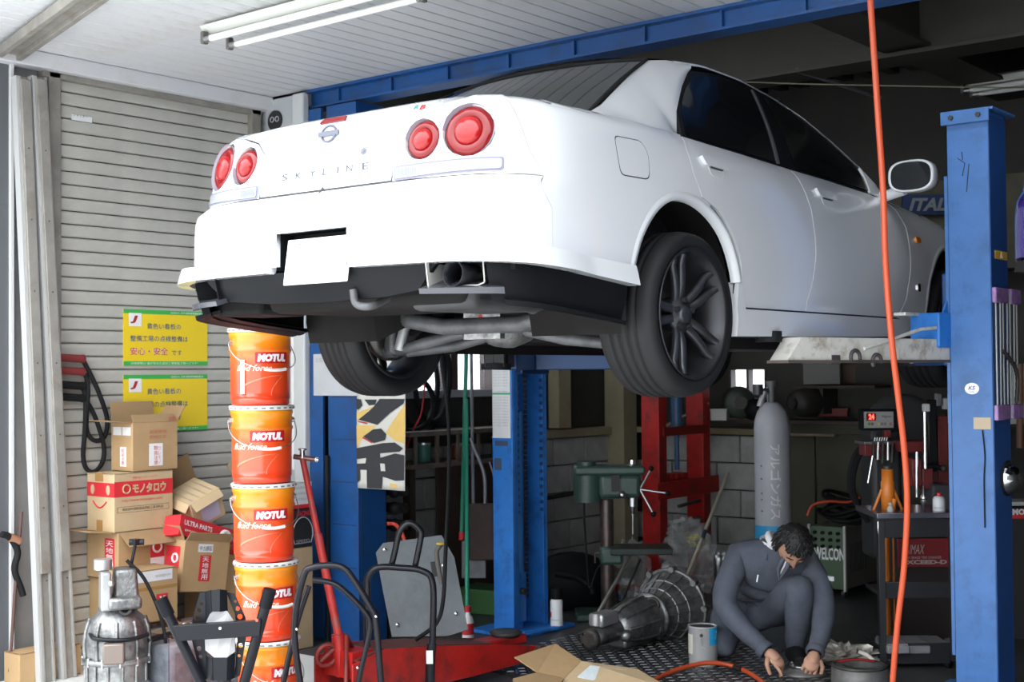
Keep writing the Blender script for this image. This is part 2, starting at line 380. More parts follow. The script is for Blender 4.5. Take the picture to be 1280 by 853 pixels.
# left corner: white edged post, grey strip and slanted soffit rail
q = onx(9, 400, XS)
mb = MB(); mb.bx(XS-.02, XS+.05, q.y-.008, q.y+.008, 0, ZC-.03)
struct('trim_12', mb, M('pale_edge_trim', (.62, .62, .62), .4), 'thin pale corner trim at the left edge')
struct('trim_13', MB().bx(XS-.03, XS+.03, q.y-.5, q.y-.012, 0, ZC), M('dark_grey_panel', (.10, .105, .115), .5), 'dark panel at the left edge')
a = onz(8, 64, ZC-.02); d = (onz(92, 2, ZC-.02)-a).normalized(); b = a+d*3
perp = Vector((-d.y, d.x, 0))
mb = MB()
for o_, w_, z_ in ((-.05, .03, .05), (.05, .03, .05), (0, .09, .025)):
    c_ = (a+b)/2+perp*o_-Vector((0, 0, z_/2)); mb.box(c_, (3.1, w_, z_), Rz(math.atan2(d.y, d.x)))
struct('trim_14', mb, frame_m, 'weathered aluminium rail crossing the soffit', bevel=.003)
# small grey sign panel between shutter and lintel
struct('trim_15', MB().bx(XS-.02, ony(384, 300, YB-.04).x, YB-.05, YB+.02, 0, ZC), M('pale_grey_panel', (.42, .44, .46), .5), 'pale grey panel right of the shutter')
struct('trim_16', MB().bx(ony(372, 300, YB-.06).x, ony(386, 300, YB-.06).x, YB-.10, YB-.05, 0, ZC-.02), M('white_corner_post', (.52, .53, .54), .4), 'white corner post by the blue column', bevel=.01)
c_ = ony(344, 149, YB-.055)
sg = thing('wall_emblem', 'round dark emblem with pale rings on the grey panel above the car', 'emblem', (c_.x, YB-.052, c_.z-.01))
part('disc', MB().cyl((0, 0, 0), (0, -.008, 0), .062, n=28), black_print, sg)
mb = MB()
for sy in (-.022, .022): mb.torus((sy, -.009, .008), .015, .003, (0, 1, 0), 20, 6)
part('rings', mb, M('pale_grey_print', (.4, .42, .45), .5), sg)
# ------------------------------------------------------------------ the car (local frame: x right, y forward, z up from the tyre line)
V0 = -.35
DW = [(.18, .035), (.30, .012), (.42, .0), (.60, .0), (.64, .003), (.72, .011), (.80, .022), (.88, .036), (.94, .055), (.97, .075), (.985, .092), (1.0, .125), (1.01, .165), (1.014, .2)]
LR = [(.18, .72), (.40, .785), (.46, .79), (.66, .785), (.70, .775), (.715, .73), (.80, .72), (.93, .69), (.97, .675), (.99, .655), (1.0, .635), (1.01, .595), (1.014, .565)]
NW = [(.2, 5.6), (.66, 5.6), (.72, 5.1), (1.0, 5.0)]
_q = np.linspace(0, 1, 900); TH = PI/2*_q**4/(_q**4+(1-_q)**4)
XR, YR = np.sin(TH)**(2/5.5), np.cos(TH)**(2/5.5)
SS = np.concatenate([[0], np.cumsum(np.hypot(np.diff(XR*.84), np.diff(YR*.74)))]); S1 = float(SS[-1])
def vs_(v): return v-V0+S1
DWa, DWb = zip(*DW); LRa, LRb = zip(*LR); NWa, NWb = zip(*NW)
def topfall(v): return 0. if v < .0 else (.985-interp(v, [(0, .985), (.8, .958), (1.15, .95), (1.8, .93), (2.2, .90), (2.7, .86), (3.3, .76), (3.7, .66)]))
def surf(s, w):
    sg = 1 if s >= 0 else -1; s = abs(s)
    if s < S1:
        t = np.interp(s, SS, TH); N = np.interp(w, NWa, NWb); x = math.sin(t)**(2/N); y = math.cos(t)**(2/N)
        v = V0-np.interp(w, LRa, LRb)*y; u = (.86-np.interp(w, DWa, DWb))*x*(1-.012*((V0-1.2)/1.5)**2)
    else:
        v = V0+s-S1; wq = w+topfall(v)*max(0, min(1, (w-.55)/.3))
        u = (.86-np.interp(wq, DWa, DWb))*(1-.012*((v-1.2)/1.5)**2)
        if v > 2.75: u *= max(0., 1-((v-2.75)/.98)**2.6)**.4
    return Vector((u*sg, v, w))
def snorm(s, w):
    e = .004; a = surf(s+e, w)-surf(s-e, w); b = surf(s, w+e)-surf(s, w-e); n = a.cross(b)
    return n.normalized() if n.length > 1e-12 else Vector((0, -1, 0))
def inpoly(x, y, P):
    c = False; j = len(P)-1
    for i in range(len(P)):
        if (P[i][1] > y) != (P[j][1] > y) and x < (P[j][0]-P[i][0])*(y-P[i][1])/(P[j][1]-P[i][1])+P[i][0]: c = not c
        j = i
    return c
def densify(P, st):
    out = []
    for i in range(len(P)):
        a, b = P[i], P[(i+1) % len(P)]; d = math.hypot(b[0]-a[0], b[1]-a[1]); n = max(1, int(d/st+.5))
        out += [(a[0]+(b[0]-a[0])*k/n, a[1]+(b[1]-a[1])*k/n) for k in range(n)]
    return out
def roundpoly(P, r, n=4):
    out = []
    for i in range(len(P)):
        a, b, c = Vector(P[i-1]), Vector(P[i]), Vector(P[(i+1) % len(P)])
        l1, l2 = (a-b).length, (c-b).length; q = min(r, l1*.45, l2*.45)
        p0 = b+(a-b)*(q/l1); p1 = b+(c-b)*(q/l2)
        out += [tuple(p0*(1-t)**2+b*2*t*(1-t)+p1*t*t) for t in [k/n for k in range(n+1)]]
    return out
def fill(poly, st, holes=()):
    """triangles covering the outline, with inner points"""
    if holes: return fill_holes(poly, st, holes)
    P = densify(poly, st); xs = [p[0] for p in P]; ys = [p[1] for p in P]; pts = list(P); m = st*.45
    for i in range(int((max(xs)-min(xs))/st)+1):
        for j in range(int((max(ys)-min(ys))/st)+1):
            x = min(xs)+(i+.5+.5*(j % 2))*st; y = min(ys)+(j+.5)*st
            if inpoly(x, y, P) and all(inpoly(x+dx, y+dy, P) for dx, dy in ((m, 0), (-m, 0), (0, m), (0, -m))): pts.append((x, y))
    n = len(P)
    v, e, f, *_ = delaunay_2d_cdt([Vector(p) for p in pts], [(i, (i+1) % n) for i in range(n)], [], 1, 1e-6)
    return [tuple(p) for p in v], [tuple(q) for q in f], n
def fill_holes(poly, st, holes):
    P = densify(poly, st); pts = list(P); n = len(P); ed = [(i, (i+1) % n) for i in range(n)]
    H = [[(x+r*math.cos(t), y+r*math.sin(t)) for t in np.linspace(0, 2*PI, 32, endpoint=False)] for x, y, r in holes]
    for h in H: k = len(pts); m = len(h); pts += h; ed += [(k+i, k+(i+1) % m) for i in range(m)]
    xs = [p[0] for p in P]; ys = [p[1] for p in P]
    for i in range(int((max(xs)-min(xs))/st)+1):
        for j in range(int((max(ys)-min(ys))/st)+1):
            x = min(xs)+(i+.5)*st; y = min(ys)+(j+.5)*st
            if inpoly(x, y, P) and all(math.hypot(x-a, y-b) > r+st*.4 for a, b, r in holes): pts.append((x, y))
    v, e, f, *_ = delaunay_2d_cdt([Vector(p) for p in pts], ed, [], 0, 1e-6)
    ok = lambda c: inpoly(c[0], c[1], P) and all(math.hypot(c[0]-a, c[1]-b) > r*.98 for a, b, r in holes)
    f = [tuple(q) for q in f if ok((sum(v[i][0] for i in q)/3, sum(v[i][1] for i in q)/3))]
    return [tuple(p) for p in v], f, n
def panel(name, poly, mat, parent, off=0., depth=.014, st=.03, mapf=None, nf=None, mirror=False, label=None, kind=None, holes=()):
    mapf = mapf or surf; nf = nf or snorm
    v, f, n = fill(poly, st, holes)
    A = []; B = []
    for p in v:
        q = mapf(*p); k = nf(*p); A.append(q+k*off); B.append(q+k*(off-depth))
    mb = MB(); mb.add(A, f, True)
    # boundary skirt
    cnt = {}
    for q in f:
        for a, b in zip(q, q[1:]+q[:1]): cnt[(a, b)] = 1
    for (a, b) in list(cnt):
        if (b, a) not in cnt: mb.add([A[a], A[b], B[b], B[a]], [(1, 0, 3, 2)], False)
    if mirror: mb.v = [(-x, y, z) for x, y, z in mb.v]
    return part(name, mb, mat, parent, label, kind=kind)

red_lens = M('red_tail_lens', (.17, .0012, .0025), .12, 0, coat=.25, spec=.3)
red_core = M('bright_red_lens', (.30, .006, .007), .16, 0, coat=.3, spec=.3)
clear_lens = M('pale_reflector', (.27, .275, .29), .2, 0, coat=.3)
tint = glassy('tinted_glass', (.10, .115, .12), .015)
dark_cab = M('dark_cabin_trim', (.02, .02, .022), .7)
gap_m = M('dark_seam', (.03, .03, .032), .7)
under_m = M('underbody_black', (.012, .011, .011), .75, var=.3, spec=.15)
gun = M('gunmetal_wheel', (.065, .068, .075), .3, .6)
tyre_m = M('tyre_rubber', (.014, .014, .015), .62, 0, spec=.25, var=.15, vs=10)

def arc(c, r, a0, a1, n=22): return [(c[0]+r*math.cos(a0+(a1-a0)*i/n), c[1]+r*math.sin(a0+(a1-a0)*i/n)) for i in range(n+1)]
RC, RR = (-.015, .335), .385
FC, FR = (2.70, .335), .378

def build_car(root, paint, full=True):
    sv = lambda L: [(vs_(a), b) for a, b in L]
    # dark body shell behind the gaps: sides and rear
    for mir in (False, True):
        o = [(-.17, .50), (.9, .50), (vs_(-.42), .50)] if False else None
        side = [(0, .59), (.19, .59), (.19, .47), (vs_(-.40), .47)]+[(vs_(a), b) for a, b in arc(RC, RR+.006, PI-.37, .37, 18)]+[(vs_(.36), .20)]+sv([(2.3, .20)])
        side += [(vs_(a), b) for a, b in arc(FC, FR+.006, PI-.2, PI/2, 10)]+sv([(2.72, .82), (2.2, .87), (1.8, .90), (1.1, .93), (.1, .955), (-.5, .98)])+[(.9, .98), (0, .98)]
        panel('inner_shell', side, gap_m, root, off=-.016, depth=.004, st=.06, mirror=mir)
    # rear bumper with the plate recess
    RX = .17
    hb = [(RX, .452), (.97, .452), (.969, .606), (.945, .644), (.917, .69), (.905, .712)]
    bp = hb+[(-a, b) for a, b in hb[::-1]]
    bp = [(RX, .572)]+bp+[(-RX, .572)]
    panel('rear_bumper', bp, paint, root, depth=.02)
    mb = MB()
    P = lambda s, w, d: tuple(surf(s, w)-snorm(s, .55)*d)
    for s in (RX, -RX): mb.add([P(s, .44, .0), P(s, .575, .0), P(s, .575, .09), P(s, .44, .09)], [(0, 1, 2, 3)])
    mb.add([P(RX, .572, 0), P(-RX, .572, 0), P(-RX, .572, .09), P(RX, .572, .09)], [(0, 1, 2, 3)])
    mb.add([P(RX, .38, .085), P(-RX, .38, .085), P(-RX, .575, .085), P(RX, .575, .085)], [(0, 1, 2, 3)])
    part('plate_recess', mb, black_plastic, root, fix=False)
    pz = surf(0, .47).y-.005
    pl = part('licence_plate', MB().box((0, 0, 0), (.32, .006, .165)), M('plate_white', (.80, .80, .80), .45), root, bevel=.012)
    pl.location = (.022, pz+.018, .466); pl.rotation_euler = (-.16, 0, 0)
    fn = plane_fn((-.165, -.004, -.0825), (1, 0, 0), (0, 0, 1))
    gpr = M('faint_plate_print', (.13, .15, .15), .6)
    for b_, x, y, w in (('C', .06, .128, .018), ('い', .012, .06, .03)): lettering(b_, gpr, pl, lambda a, c, x=x, y=y: fn(a+x, c+y), w, bold=.01)
    mb = MB()
    for x, z in ((-.1, .07), (.1, .07), (-.1, -.07), (.1, -.07)): mb.cyl((x, -.008, z), (x, -.003, z), .007, n=10)
    part('plate_bolts', mb, chrome, pl)
    # flared lower lip with sharp corners (white)
    def lipmap(s, w):
        q = surf(s, w); k = (w-.41)/.07
        c = max(0, 1-abs(abs(s)-.84)/.30); fl = .012+.022*max(0, 1-k)+.05*c
        return q+snorm(s, .5)*fl
    def lipn(s, w): return snorm(s, .5)
    for sg in (1, -1):
        lp = [(RX+.03, .43), (.6, .426), (.78, .418), (1.06, .40), (vs_(-.40), .37), (vs_(-.398), .44), (.97, .468), (.7, .48), (RX+.03, .462)]
        panel('bumper_lip', lp, paint, root, mapf=lipmap, nf=lipn, depth=.05, mirror=sg < 0)
    # black lower valance
    def vmap(s, w):
        q = surf(s, w); return q+snorm(s, .5)*(-.015-.35*max(0, .44-w)*max(0, 1-abs(s)/.66)+(.01 if abs(s) > .7 else 0))
    panel('valance', [(-.62, .435), (-.50, .345), (-.3, .33), (.0, .325), (.3, .33), (.46, .345), (.555, .43)], black_plastic, root, mapf=vmap, nf=lipn, depth=.02)
    for sg in (1, -1):
        mir = sg < 0
        panel('corner_skirt', [(.73, .44), (.74, .30), (.80, .285), (vs_(-.43), .235), (vs_(-.40), .40), (1.0, .43)], black_plastic, root, off=-.004, depth=.03, mirror=mir)
        mb = MB()
        # exhaust opening frame and the splitter blade under it
        pts = [(.52, .43), (.52, .352), (.70, .352), (.72, .36), (.72, .43)]
        A = [surf(s, w)-snorm(s, .5)*.0 for s, w in pts]; B = [surf(s, w)-snorm(s, .5)*.16 for s, w in pts]
        for i in range(4): mb.add([A[i], A[i+1], B[i+1], B[i]], [(0, 1, 2, 3)])
        mb.v = [(x*sg, y, z) for x, y, z in mb.v]
        part('exhaust_opening', mb, M('pale_opening_lining', (.55, .54, .50), .6) if sg > 0 else black_plastic, root, fix=False, solid=.004)
        for off, w0, w1 in ((.01, .335, .352),):
            panel('splitter_blade', [(.50, w0), (.78, w0-.008), (.78, w1-.004), (.50, w1)], M('satin_dark_blade', (.05, .052, .06), .25), root, off=.028, depth=.14, st=.02, mirror=mir)
        panel('skirt_blade', [(.78, .292), (vs_(-.44), .236), (vs_(-.44), .250), (.78, .308)], black_plastic, root, off=.028, depth=.10, st=.03, mirror=mir)
    # trunk lid
    th_ = [(.352, .722), (.375, .89), (.43, .935), (.52, .96), (.65, .985), (.69, 1.004)]
    tl = panel('trunk_lid', [(-a, b) for a, b in th_[::-1]]+th_ if False else th_+[(.69, 1.013), (.35, 1.014), (0, 1.014)]+[(-a, b) for a, b in ([(.35, 1.014), (.69, 1.013)]+th_[::-1])], paint, root)
    mb = MB()
    def deck(a, b):
        s = -.80+1.6*a; q = surf(s, 1.013); f = b
        v = q.y+(-.42-q.y)*f; u = q.x*(1-f)+max(-.66, min(.66, q.x*1.03))*f
        return (u, v, 1.013+.012*math.sin(PI*min(1, f*1.2)/1.2)*(1-(u/.8)**2))
    mb.sheet(deck, 30, 8); part('trunk_deck', mb, paint, root)
    # badges
    badge = M('badge_chrome', (.11, .115, .15), .4, .2)
    mb = MB(); c0 = surf(0, .922); n0 = snorm(0, .922)
    ex = Vector((1, 0, 0)); ey = n0.cross(ex)*-1; ey = ey if ey.z > 0 else -ey
    mb.tube([c0+n0*.006+ex*.036*math.cos(t)+ey*.03*math.sin(t) for t in np.linspace(0, 2*PI, 28, endpoint=False)], .0045, 6, closed=True)
    mb.box(c0+n0*.007, (.10, .006, .018))
    part('maker_emblem', mb, badge, root)
    sfn = lambda s0, w0: (lambda x, y: surf(s0+x, w0+y)+snorm(s0+x, w0+y)*.0015)
    wd = [('S', -.245), ('K', -.168), ('Y', -.088), ('L', -.008), ('I', .082), ('N', .132), ('E', .215)]
    for ch, s in wd: lettering(ch, M('trunk_letters', (.085, .09, .11), .5, spec=.2), root, sfn(s, .772), .008 if ch == 'I' else .034, .024, bold=.012)
    mb = MB(); c1 = surf(.215, .838); n1 = snorm(.215, .838)
    mb.cyl(c1-n1*.002, c1+n1*.003, .013, n=18); mb.cyl(c1, c1+n1*.0045, .006, n=12); part('trunk_lock', mb, badge, root)
    for k in range(2): lettering('—', gpr, root, sfn(.20, .792+k*.012), .03, .003)
    panel('high_brake_lamp', roundpoly([(-.088, .966), (.088, .966), (.08, .984), (-.08, .984)], .006), red_lens, root, off=.004, depth=.008, st=.02)
    lettering('R', M('teal_print', (.02, .18, .20), .5), root, sfn(.44, .962), .026, .017, bold=.02, shear=.3)
    lettering('B', M('red_sticker_print', (.40, .015, .012), .5), root, sfn(.468, .958), .03, .018, bold=.03, shear=.3)
    lettering('sport', MATS['teal_print'], root, sfn(.502, .970), .045, .008, shear=.3)
    # lamp panels, lamps, strips
    for sg in (1, -1):
        mir = sg < 0
        out = [(.36, .718), (.382, .885), (.435, .93), (.525, .955), (.655, .98), (.695, 1.0), (.695, 1.013), (.783, 1.013), (.79, 1.0), (.82, .90), (.855, .795), (.905, .716)]
        panel('lamp_panel', out, paint, root, mirror=mir, holes=[(.482, .853, .073), (.655, .868, .092)], depth=.03)
        for s, w, r in ((.482, .853, .069), (.655, .868, .088)):
            c = surf(s, w); n = snorm(s, w); n = (n+Vector((0, -.25, 0))).normalized()
            mk = lambda: MB()
            flip = lambda m: (setattr(m, 'v', [(-x, y, z) for x, y, z in m.v]), m)[1] if mir else m
            part('lamp_bezel', flip(mk().lathe([(r*1.07, -.001), (r*1.05, -.02), (r*1.0, -.026), (r*.97, -.026)], c, n, 40)), M('lamp_bezel_grey', (.34, .34, .40), .3, coat=1.), root)
            part('tail_lamp', flip(mk().lathe([(r*1.01, -.026), (r*.97, -.012), (r*.84, -.004), (r*.62, -.002), (r*.56, -.006)], c, n, 40)), red_lens, root)
            core = part('lamp_core', flip(mk().lathe([(r*.56, -.006), (r*.52, .004), (r*.40, .010), (r*.2, .013), (.0001, .014)], c, n, 32)), red_core, root)
        panel('strip_frame', roundpoly([(.366, .717), (.770, .725), (.773, .773), (.368, .769)], .014), M('lilac_grey_frame', (.16, .155, .22), .4), root, off=.0015, depth=.004, st=.02, mirror=mir)
        strip = panel('reflector_strip', roundpoly([(.376, .724), (.762, .732), (.765, .766), (.378, .762)], .01), clear_lens, root, off=.004, depth=.008, st=.02, mirror=mir)
        mb = MB()
        for i in range(14):
            s = .385+.006*i; a = surf(s, .729)+snorm(s, .75)*.0048; b = surf(s, .757)+snorm(s, .75)*.0048
            mb.add([a, surf(s+.002, .729)+snorm(s, .75)*.0048, surf(s+.002, .757)+snorm(s, .75)*.0048, b], [(0, 1, 2, 3)])
        if mir: mb.v = [(-x, y, z) for x, y, z in mb.v]
        part('reflector_ribs', mb, M('grey_lens_ribs', (.13, .135, .17), .3), strip)
        # ---- side panels
        quarter = [(.972, .46), (.971, .606), (.948, .644), (.921, .69), (.909, .714), (.859, .795), (.824, .90), (.795, 1.0), (.79, 1.013)]
        quarter += sv([(-.6, 1.011), (-.3, 1.004), (-.1, .992), (.075, .980), (.05, .921), (.063, .828), (.106, .733), (.165, .712)])
        quarter += sv(arc(RC, RR, 1.12, PI-.30, 22))+sv([(-.395, .445)])
        panel('rear_quarter_panel', quarter, paint, root, mirror=mir)
        rd = [(.084, .980), (.059, .921), (.072, .828), (.115, .733), (.2, .703)]+arc(RC, RR+.045, .98, .38, 12)+[(.40, .322), (.952, .322), (.960, .372), (1.006, .46), (1.036, .549), (1.043, .637), (1.046, .772), (1.006, .874), (.968, .945), (.55, .963)]
        panel('rear_door', sv(rd), paint, root, mirror=mir)
        fd = [(.962, .322), (.970, .372), (1.016, .46), (1.046, .549), (1.053, .637), (1.056, .772), (1.016, .874), (.978, .945), (1.4, .936), (1.78, .924), (1.95, .914), (2.06, .865), (2.127, .777), (2.122, .675), (2.102, .554), (2.042, .412), (1.955, .322)]
        panel('front_door', sv(fd), paint, root, mirror=mir)
        ff = [(1.967, .322), (2.054, .412), (2.114, .554), (2.134, .675), (2.139, .777), (2.072, .865), (1.962, .918), (2.1, .912), (2.4, .888), (2.7, .855), (3.1, .80), (3.5, .70), (3.55, .5), (3.1, .42)]+arc(FC, FR, .2, PI+.05, 22)+[(2.32, .25), (2.25, .25)]
        panel('front_fender', sv(ff), paint, root, mirror=mir)
        # inner edge of the rear door seen past the arch, arch lips
        for c_, r_, a0, a1 in ((RC, RR, .22, PI-.20), (FC, FR, .0, PI+.05)):
            mb = MB(); n_ = 26; rows = []
            for i in range(n_+1):
                a = a0+(a1-a0)*i/n_; row = []
                for rr, of in ((r_+.022, .002), (r_+.010, .006), (r_-.006, .006), (r_-.012, -.03)):
                    v, w = c_[0]+rr*math.cos(a), c_[1]+rr*math.sin(a); q = surf(vs_(v), w); row.append((q.x+of, v, w))
                rows.append(row)
            k = 4; mb.add([p for r in rows for p in r], [(i*k+j, (i+1)*k+j, (i+1)*k+j+1, i*k+j+1) for i in range(n_) for j in range(3)], True)
            if mir: mb.v = [(-x, y, z) for x, y, z in mb.v]
            part('arch_lip', mb, paint, root)
            mb = MB(); mb.lathe([(r_+.015, .80), (r_+.015, .40), (.02, .40)], (0, c_[0], c_[1]), (1, 0, 0), 28)
            mb.v = [p for p in mb.v]
            keep = [f for f in mb.f if min(mb.v[i][2] for i in f) > .16]; mb.f = keep; mb.sm = [True]*len(keep)
            if mir: mb.v = [(-x, y, z) for x, y, z in mb.v]
            part('wheel_arch_liner', mb, under_m, root)
        # side skirt
        def skmap(s, w): return surf(s, .30)+Vector((0, 0, w-.30))+Vector((1, 0, 0))*(.012+.012*max(0, .5-abs((w-.27)/.09)))
        def skn(s, w): return Vector((1, 0, 0))
        panel('side_skirt', sv([(.345, .312), (.36, .42), (.385, .42), (.415, .314), (1.0, .314), (2.0, .314), (2.3, .31), (2.315, .24), (1.6, .222), (.9, .212), (.34, .204)]), paint, root, mapf=skmap, nf=skn, depth=.05, mirror=mir)
        # fuel lid, handles, repeater
        if not mir:
            panel('fuel_lid', roundpoly(sv([(-.465, .905), (-.262, .908), (-.232, .86), (-.248, .762), (-.455, .76)]), .03), gap_m, root, off=.0006, depth=.004)
            panel('fuel_lid', roundpoly(sv([(-.461, .901), (-.264, .904), (-.236, .858), (-.252, .766), (-.451, .764)]), .03), paint, root, off=.0016, depth=.004)
        for v, w in ((.255, .872), (1.24, .846)):
            hd = panel('door_handle', roundpoly(sv([(v-.115, w+.028), (v+.085, w+.020), (v+.105, w-.002), (v+.085, w-.012), (v-.095, w-.006)]), .010), paint, root, off=.014, depth=.014, st=.015, mirror=mir)
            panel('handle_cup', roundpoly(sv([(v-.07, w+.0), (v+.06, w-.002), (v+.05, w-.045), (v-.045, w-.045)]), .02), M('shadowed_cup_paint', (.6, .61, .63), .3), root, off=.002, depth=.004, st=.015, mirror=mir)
            panel('handle_slot', roundpoly(sv([(v-.06, w-.0), (v+.055, w-.004), (v+.045, w-.016), (v-.045, w-.014)]), .006), gap_m, root, off=.006, depth=.006, st=.015, mirror=mir)
        panel('side_repeater', roundpoly(sv([(2.215, .738), (2.275, .736), (2.275, .706), (2.215, .708)]), .012), M('amber_lens', (.75, .22, .01), .12, coat=1.), root, off=.012, depth=.012, st=.015, mirror=mir)
        panel('fender_badge', roundpoly(sv([(2.19, .50), (2.23, .50), (2.23, .46), (2.19, .46)]), .014), chrome, root, off=.006, depth=.006, st=.015, mirror=mir)
        # ---- greenhouse
        sgx = -1 if mir else 1
        rail = [(-.72, .700, .998), (-.45, .665, 1.006), (-.28, .628, 1.045), (0., .562, 1.205), (.25, .512, 1.338), (.36, .545, 1.348), (.6, .572, 1.362), (.9, .572, 1.357), (1.2, .572, 1.328), (1.5, .585, 1.272), (1.78, .612, 1.18), (2.0, .66, 1.07), (2.2, .70, .955)]
        belt = [(-.75, 1.0), (-.3, .996), (.075, .976), (.55, .960), (.97, .944), (1.4, .934), (1.95, .912), (2.2, .90)]
        def railp(v): return Vector((interp(v, [(a, b) for a, b, c in rail])*1., v, interp(v, [(a, c) for a, b, c in rail])))
        def beltp(v): q = surf(vs_(v), interp(v, belt)-(.03 if v < .05 else .006)); return Vector((q.x-.004, v, q.z))
        mx = lambda p: (p[0]*sgx, p[1], p[2])
        # C pillar between the belt / door window edge and the rear window / roof rail
        lo = [beltp(v) for v in (-.75, -.5, -.25, -.09)]+[Vector((.772, .045, .968))]+[Vector((.745, .088, .985)), Vector((.692, .175, 1.095)), Vector((.625, .33, 1.228)), Vector((.576, .465, 1.318))]
        hi = [Vector(p) for p in ((.705, -.74, 1.0), (.675, -.52, 1.003), (.645, -.36, 1.018), (.618, -.24, 1.068), (.580, -.08, 1.16), (.545, .08, 1.25), (.515, .235, 1.333), (.530, .36, 1.354), (.552, .50, 1.362))]
        def cp_(a, b):
            x = a*8; i = min(7, int(x)); t = x-i; p = lo[i].lerp(lo[i+1], t); q = hi[i].lerp(hi[i+1], t); r = p.lerp(q, b)
            r.x += .016*math.sin(PI*b)
            return mx(r)
        part('rear_pillar', MB().sheet(cp_, 32, 8), paint, root)
        # roof rail strip in body colour
        vv = [.25, .36, .48, .6, .75, .9, 1.05, 1.2, 1.35, 1.5, 1.65, 1.78, 1.9, 2.0, 2.1]
        def rr_(a, b):
            v = .40+(2.12-.40)*a; p = railp(v); return mx((p.x+.012*math.sin(PI*b)-.04*b, p.y, p.z-.004+.022*b))
        part('roof_rail', MB().sheet(rr_, 40, 4), paint, root)
        # windows on the slanted side plane
        def win(p): v, t = p; b = beltp(v); r = railp(v)+Vector((.004, 0, -.018)); q = b.lerp(r, t); q.x += .018*math.sin(PI*max(0, min(1, t))); return q
        def wmap(s, w):
            # s along the car, w height
            b = beltp(s); r = railp(max(.25, s)); t = (w-b.z)/max(.02, (r.z-b.z)); q = b.lerp(r, t); q.x += .014*math.sin(PI*max(0., min(1., t))); return Vector((q.x, s, w))
        def wn_(s, w): return Vector((.87, 0, .49))
        frame_poly = [(.078, .972), (.175, 1.095), (.33, 1.23), (.468, 1.322), (.8, 1.348), (1.0, 1.34), (1.2, 1.312), (1.45, 1.262), (1.66, 1.19), (1.84, 1.085), (2.0, .93), (1.9, .914), (1.4, .934), (.97, .944), (.55, .96)]
        panel('window_trim', frame_poly, black_plastic, root, mapf=wmap, nf=wn_, off=.0, depth=.02, st=.05, mirror=mir)
        rg = [(.115, .978), (.198, 1.09), (.345, 1.22), (.480, 1.302), (.78, 1.326), (.975, 1.314), (.93, 1.16), (.84, .958), (.5, .970)]
        fg = [(1.03, .952), (1.055, 1.13), (1.075, 1.30), (1.2, 1.285), (1.42, 1.236), (1.62, 1.162), (1.76, 1.075), (1.86, .985), (1.88, .932)]
        panel('rear_door_glass', roundpoly(rg, .02), M('smoked_glass', (.006, .007, .008), .10, 0, spec=.3), root, mapf=wmap, nf=wn_, off=.005, depth=.004, st=.05, mirror=mir)
        panel('front_door_glass', roundpoly(fg, .02), M('smoked_glass', (.008, .009, .010), .03), root, mapf=wmap, nf=wn_, off=.005, depth=.004, st=.05, mirror=mir)
        panel('window_divider', [(.845, .955), (.87, .955), (.985, 1.315), (.965, 1.315)], M('satin_grey_trim', (.10, .10, .105), .35), root, mapf=wmap, nf=wn_, off=.010, depth=.006, st=.05, mirror=mir)
        panel('mirror_sail', [(1.80, .922), (1.99, .914), (1.86, 1.055)], paint, root, mapf=wmap, nf=wn_, off=.012, depth=.012, st=.03, mirror=mir)
        # door mirror
        MC = (.955, 1.93, 1.0)
        mb = MB()
        n_ = 28
        def ring(sc, y, dx=0):
            return [(MC[0]+dx+.115*sc*math.copysign(abs(math.cos(t))**.7, math.cos(t)), MC[1]+y, MC[2]+.078*sc*math.copysign(abs(math.sin(t))**.7, math.sin(t))) for t in np.linspace(0, 2*PI, n_, endpoint=False)]
        rings = [ring(.86, -.045), ring(.95, -.052), ring(1., -.04), ring(1.0, 0), ring(.92, .05), ring(.7, .085), ring(.3, .10), ring(.02, .103)]
        vs = [mx(p) for r in rings for p in r]; mb.add(vs, [(j*n_+i, j*n_+(i+1) % n_, (j+1)*n_+(i+1) % n_, (j+1)*n_+i) for j in range(len(rings)-1) for i in range(n_)], True)
        mb.tube([mx((.76, 1.95, .915)), mx((.82, 1.95, .925)), mx((.90, 1.94, .945))], [.03, .028, .03], 10)
        mo = part('door_mirror', mb, paint, root)
        part('mirror_glass', MB().add([mx(p) for p in ring(.88, -.046)], [tuple(range(n_))]), M('mirror_glass_dark', (.02, .022, .025), .03, 0, spec=.8), mo)
    # roof, rear window, windscreen
    rl = [(-.28, .60, 1.07), (0., .555, 1.215), (.25, .500, 1.347), (.4, .515, 1.365), (.7, .535, 1.382), (1., .535, 1.374), (1.3, .54, 1.335)]
    def roof(a, b):
        v = .25+a*1.10; u = interp(v, [(p[0], p[1]) for p in rl]); z = interp(v, [(p[0], p[2]) for p in rl]); x = (2*b-1)
        return (u*x*1.005, v-.05*(1-x*x)*(1-a), z+.035*(1-x*x))
    part('roof', MB().sheet(roof, 20, 16), paint, root)
    def rw(a, b):
        x = 2*b-1; ub = .635+(.515-.635)*a; v = -.36+a*.60; z = 1.012+a*.326
        return (ub*x, v-.10*(1-x*x)*(1-a*.5), z+.012*math.sin(PI*a)+.022*(1-x*x))
    part('rear_window', MB().sheet(rw, 14, 14), M('rear_tinted_glass', (.012, .016, .016), .03, 0, spec=.6), root)
    mb = MB()
    mb.tube([rw(a, 1.0) for a in np.linspace(0, 1, 8)]+[], .008, 6); mb.tube([rw(a, 0) for a in np.linspace(0, 1, 8)], .008, 6); mb.tube([rw(1, b) for b in np.linspace(0, 1, 14)], .008, 6); mb.tube([rw(0, b) for b in np.linspace(0, 1, 14)], .008, 6)
    part('rear_window_seal', mb, black_rubber, root)
    def wsc(a, b):
        x = 2*b-1; v = 1.33+.80*a; z = 1.345-.42*a; u = .545+.15*a
        return (u*x, v+.14*(1-x*x), z+.02*(1-x*x))
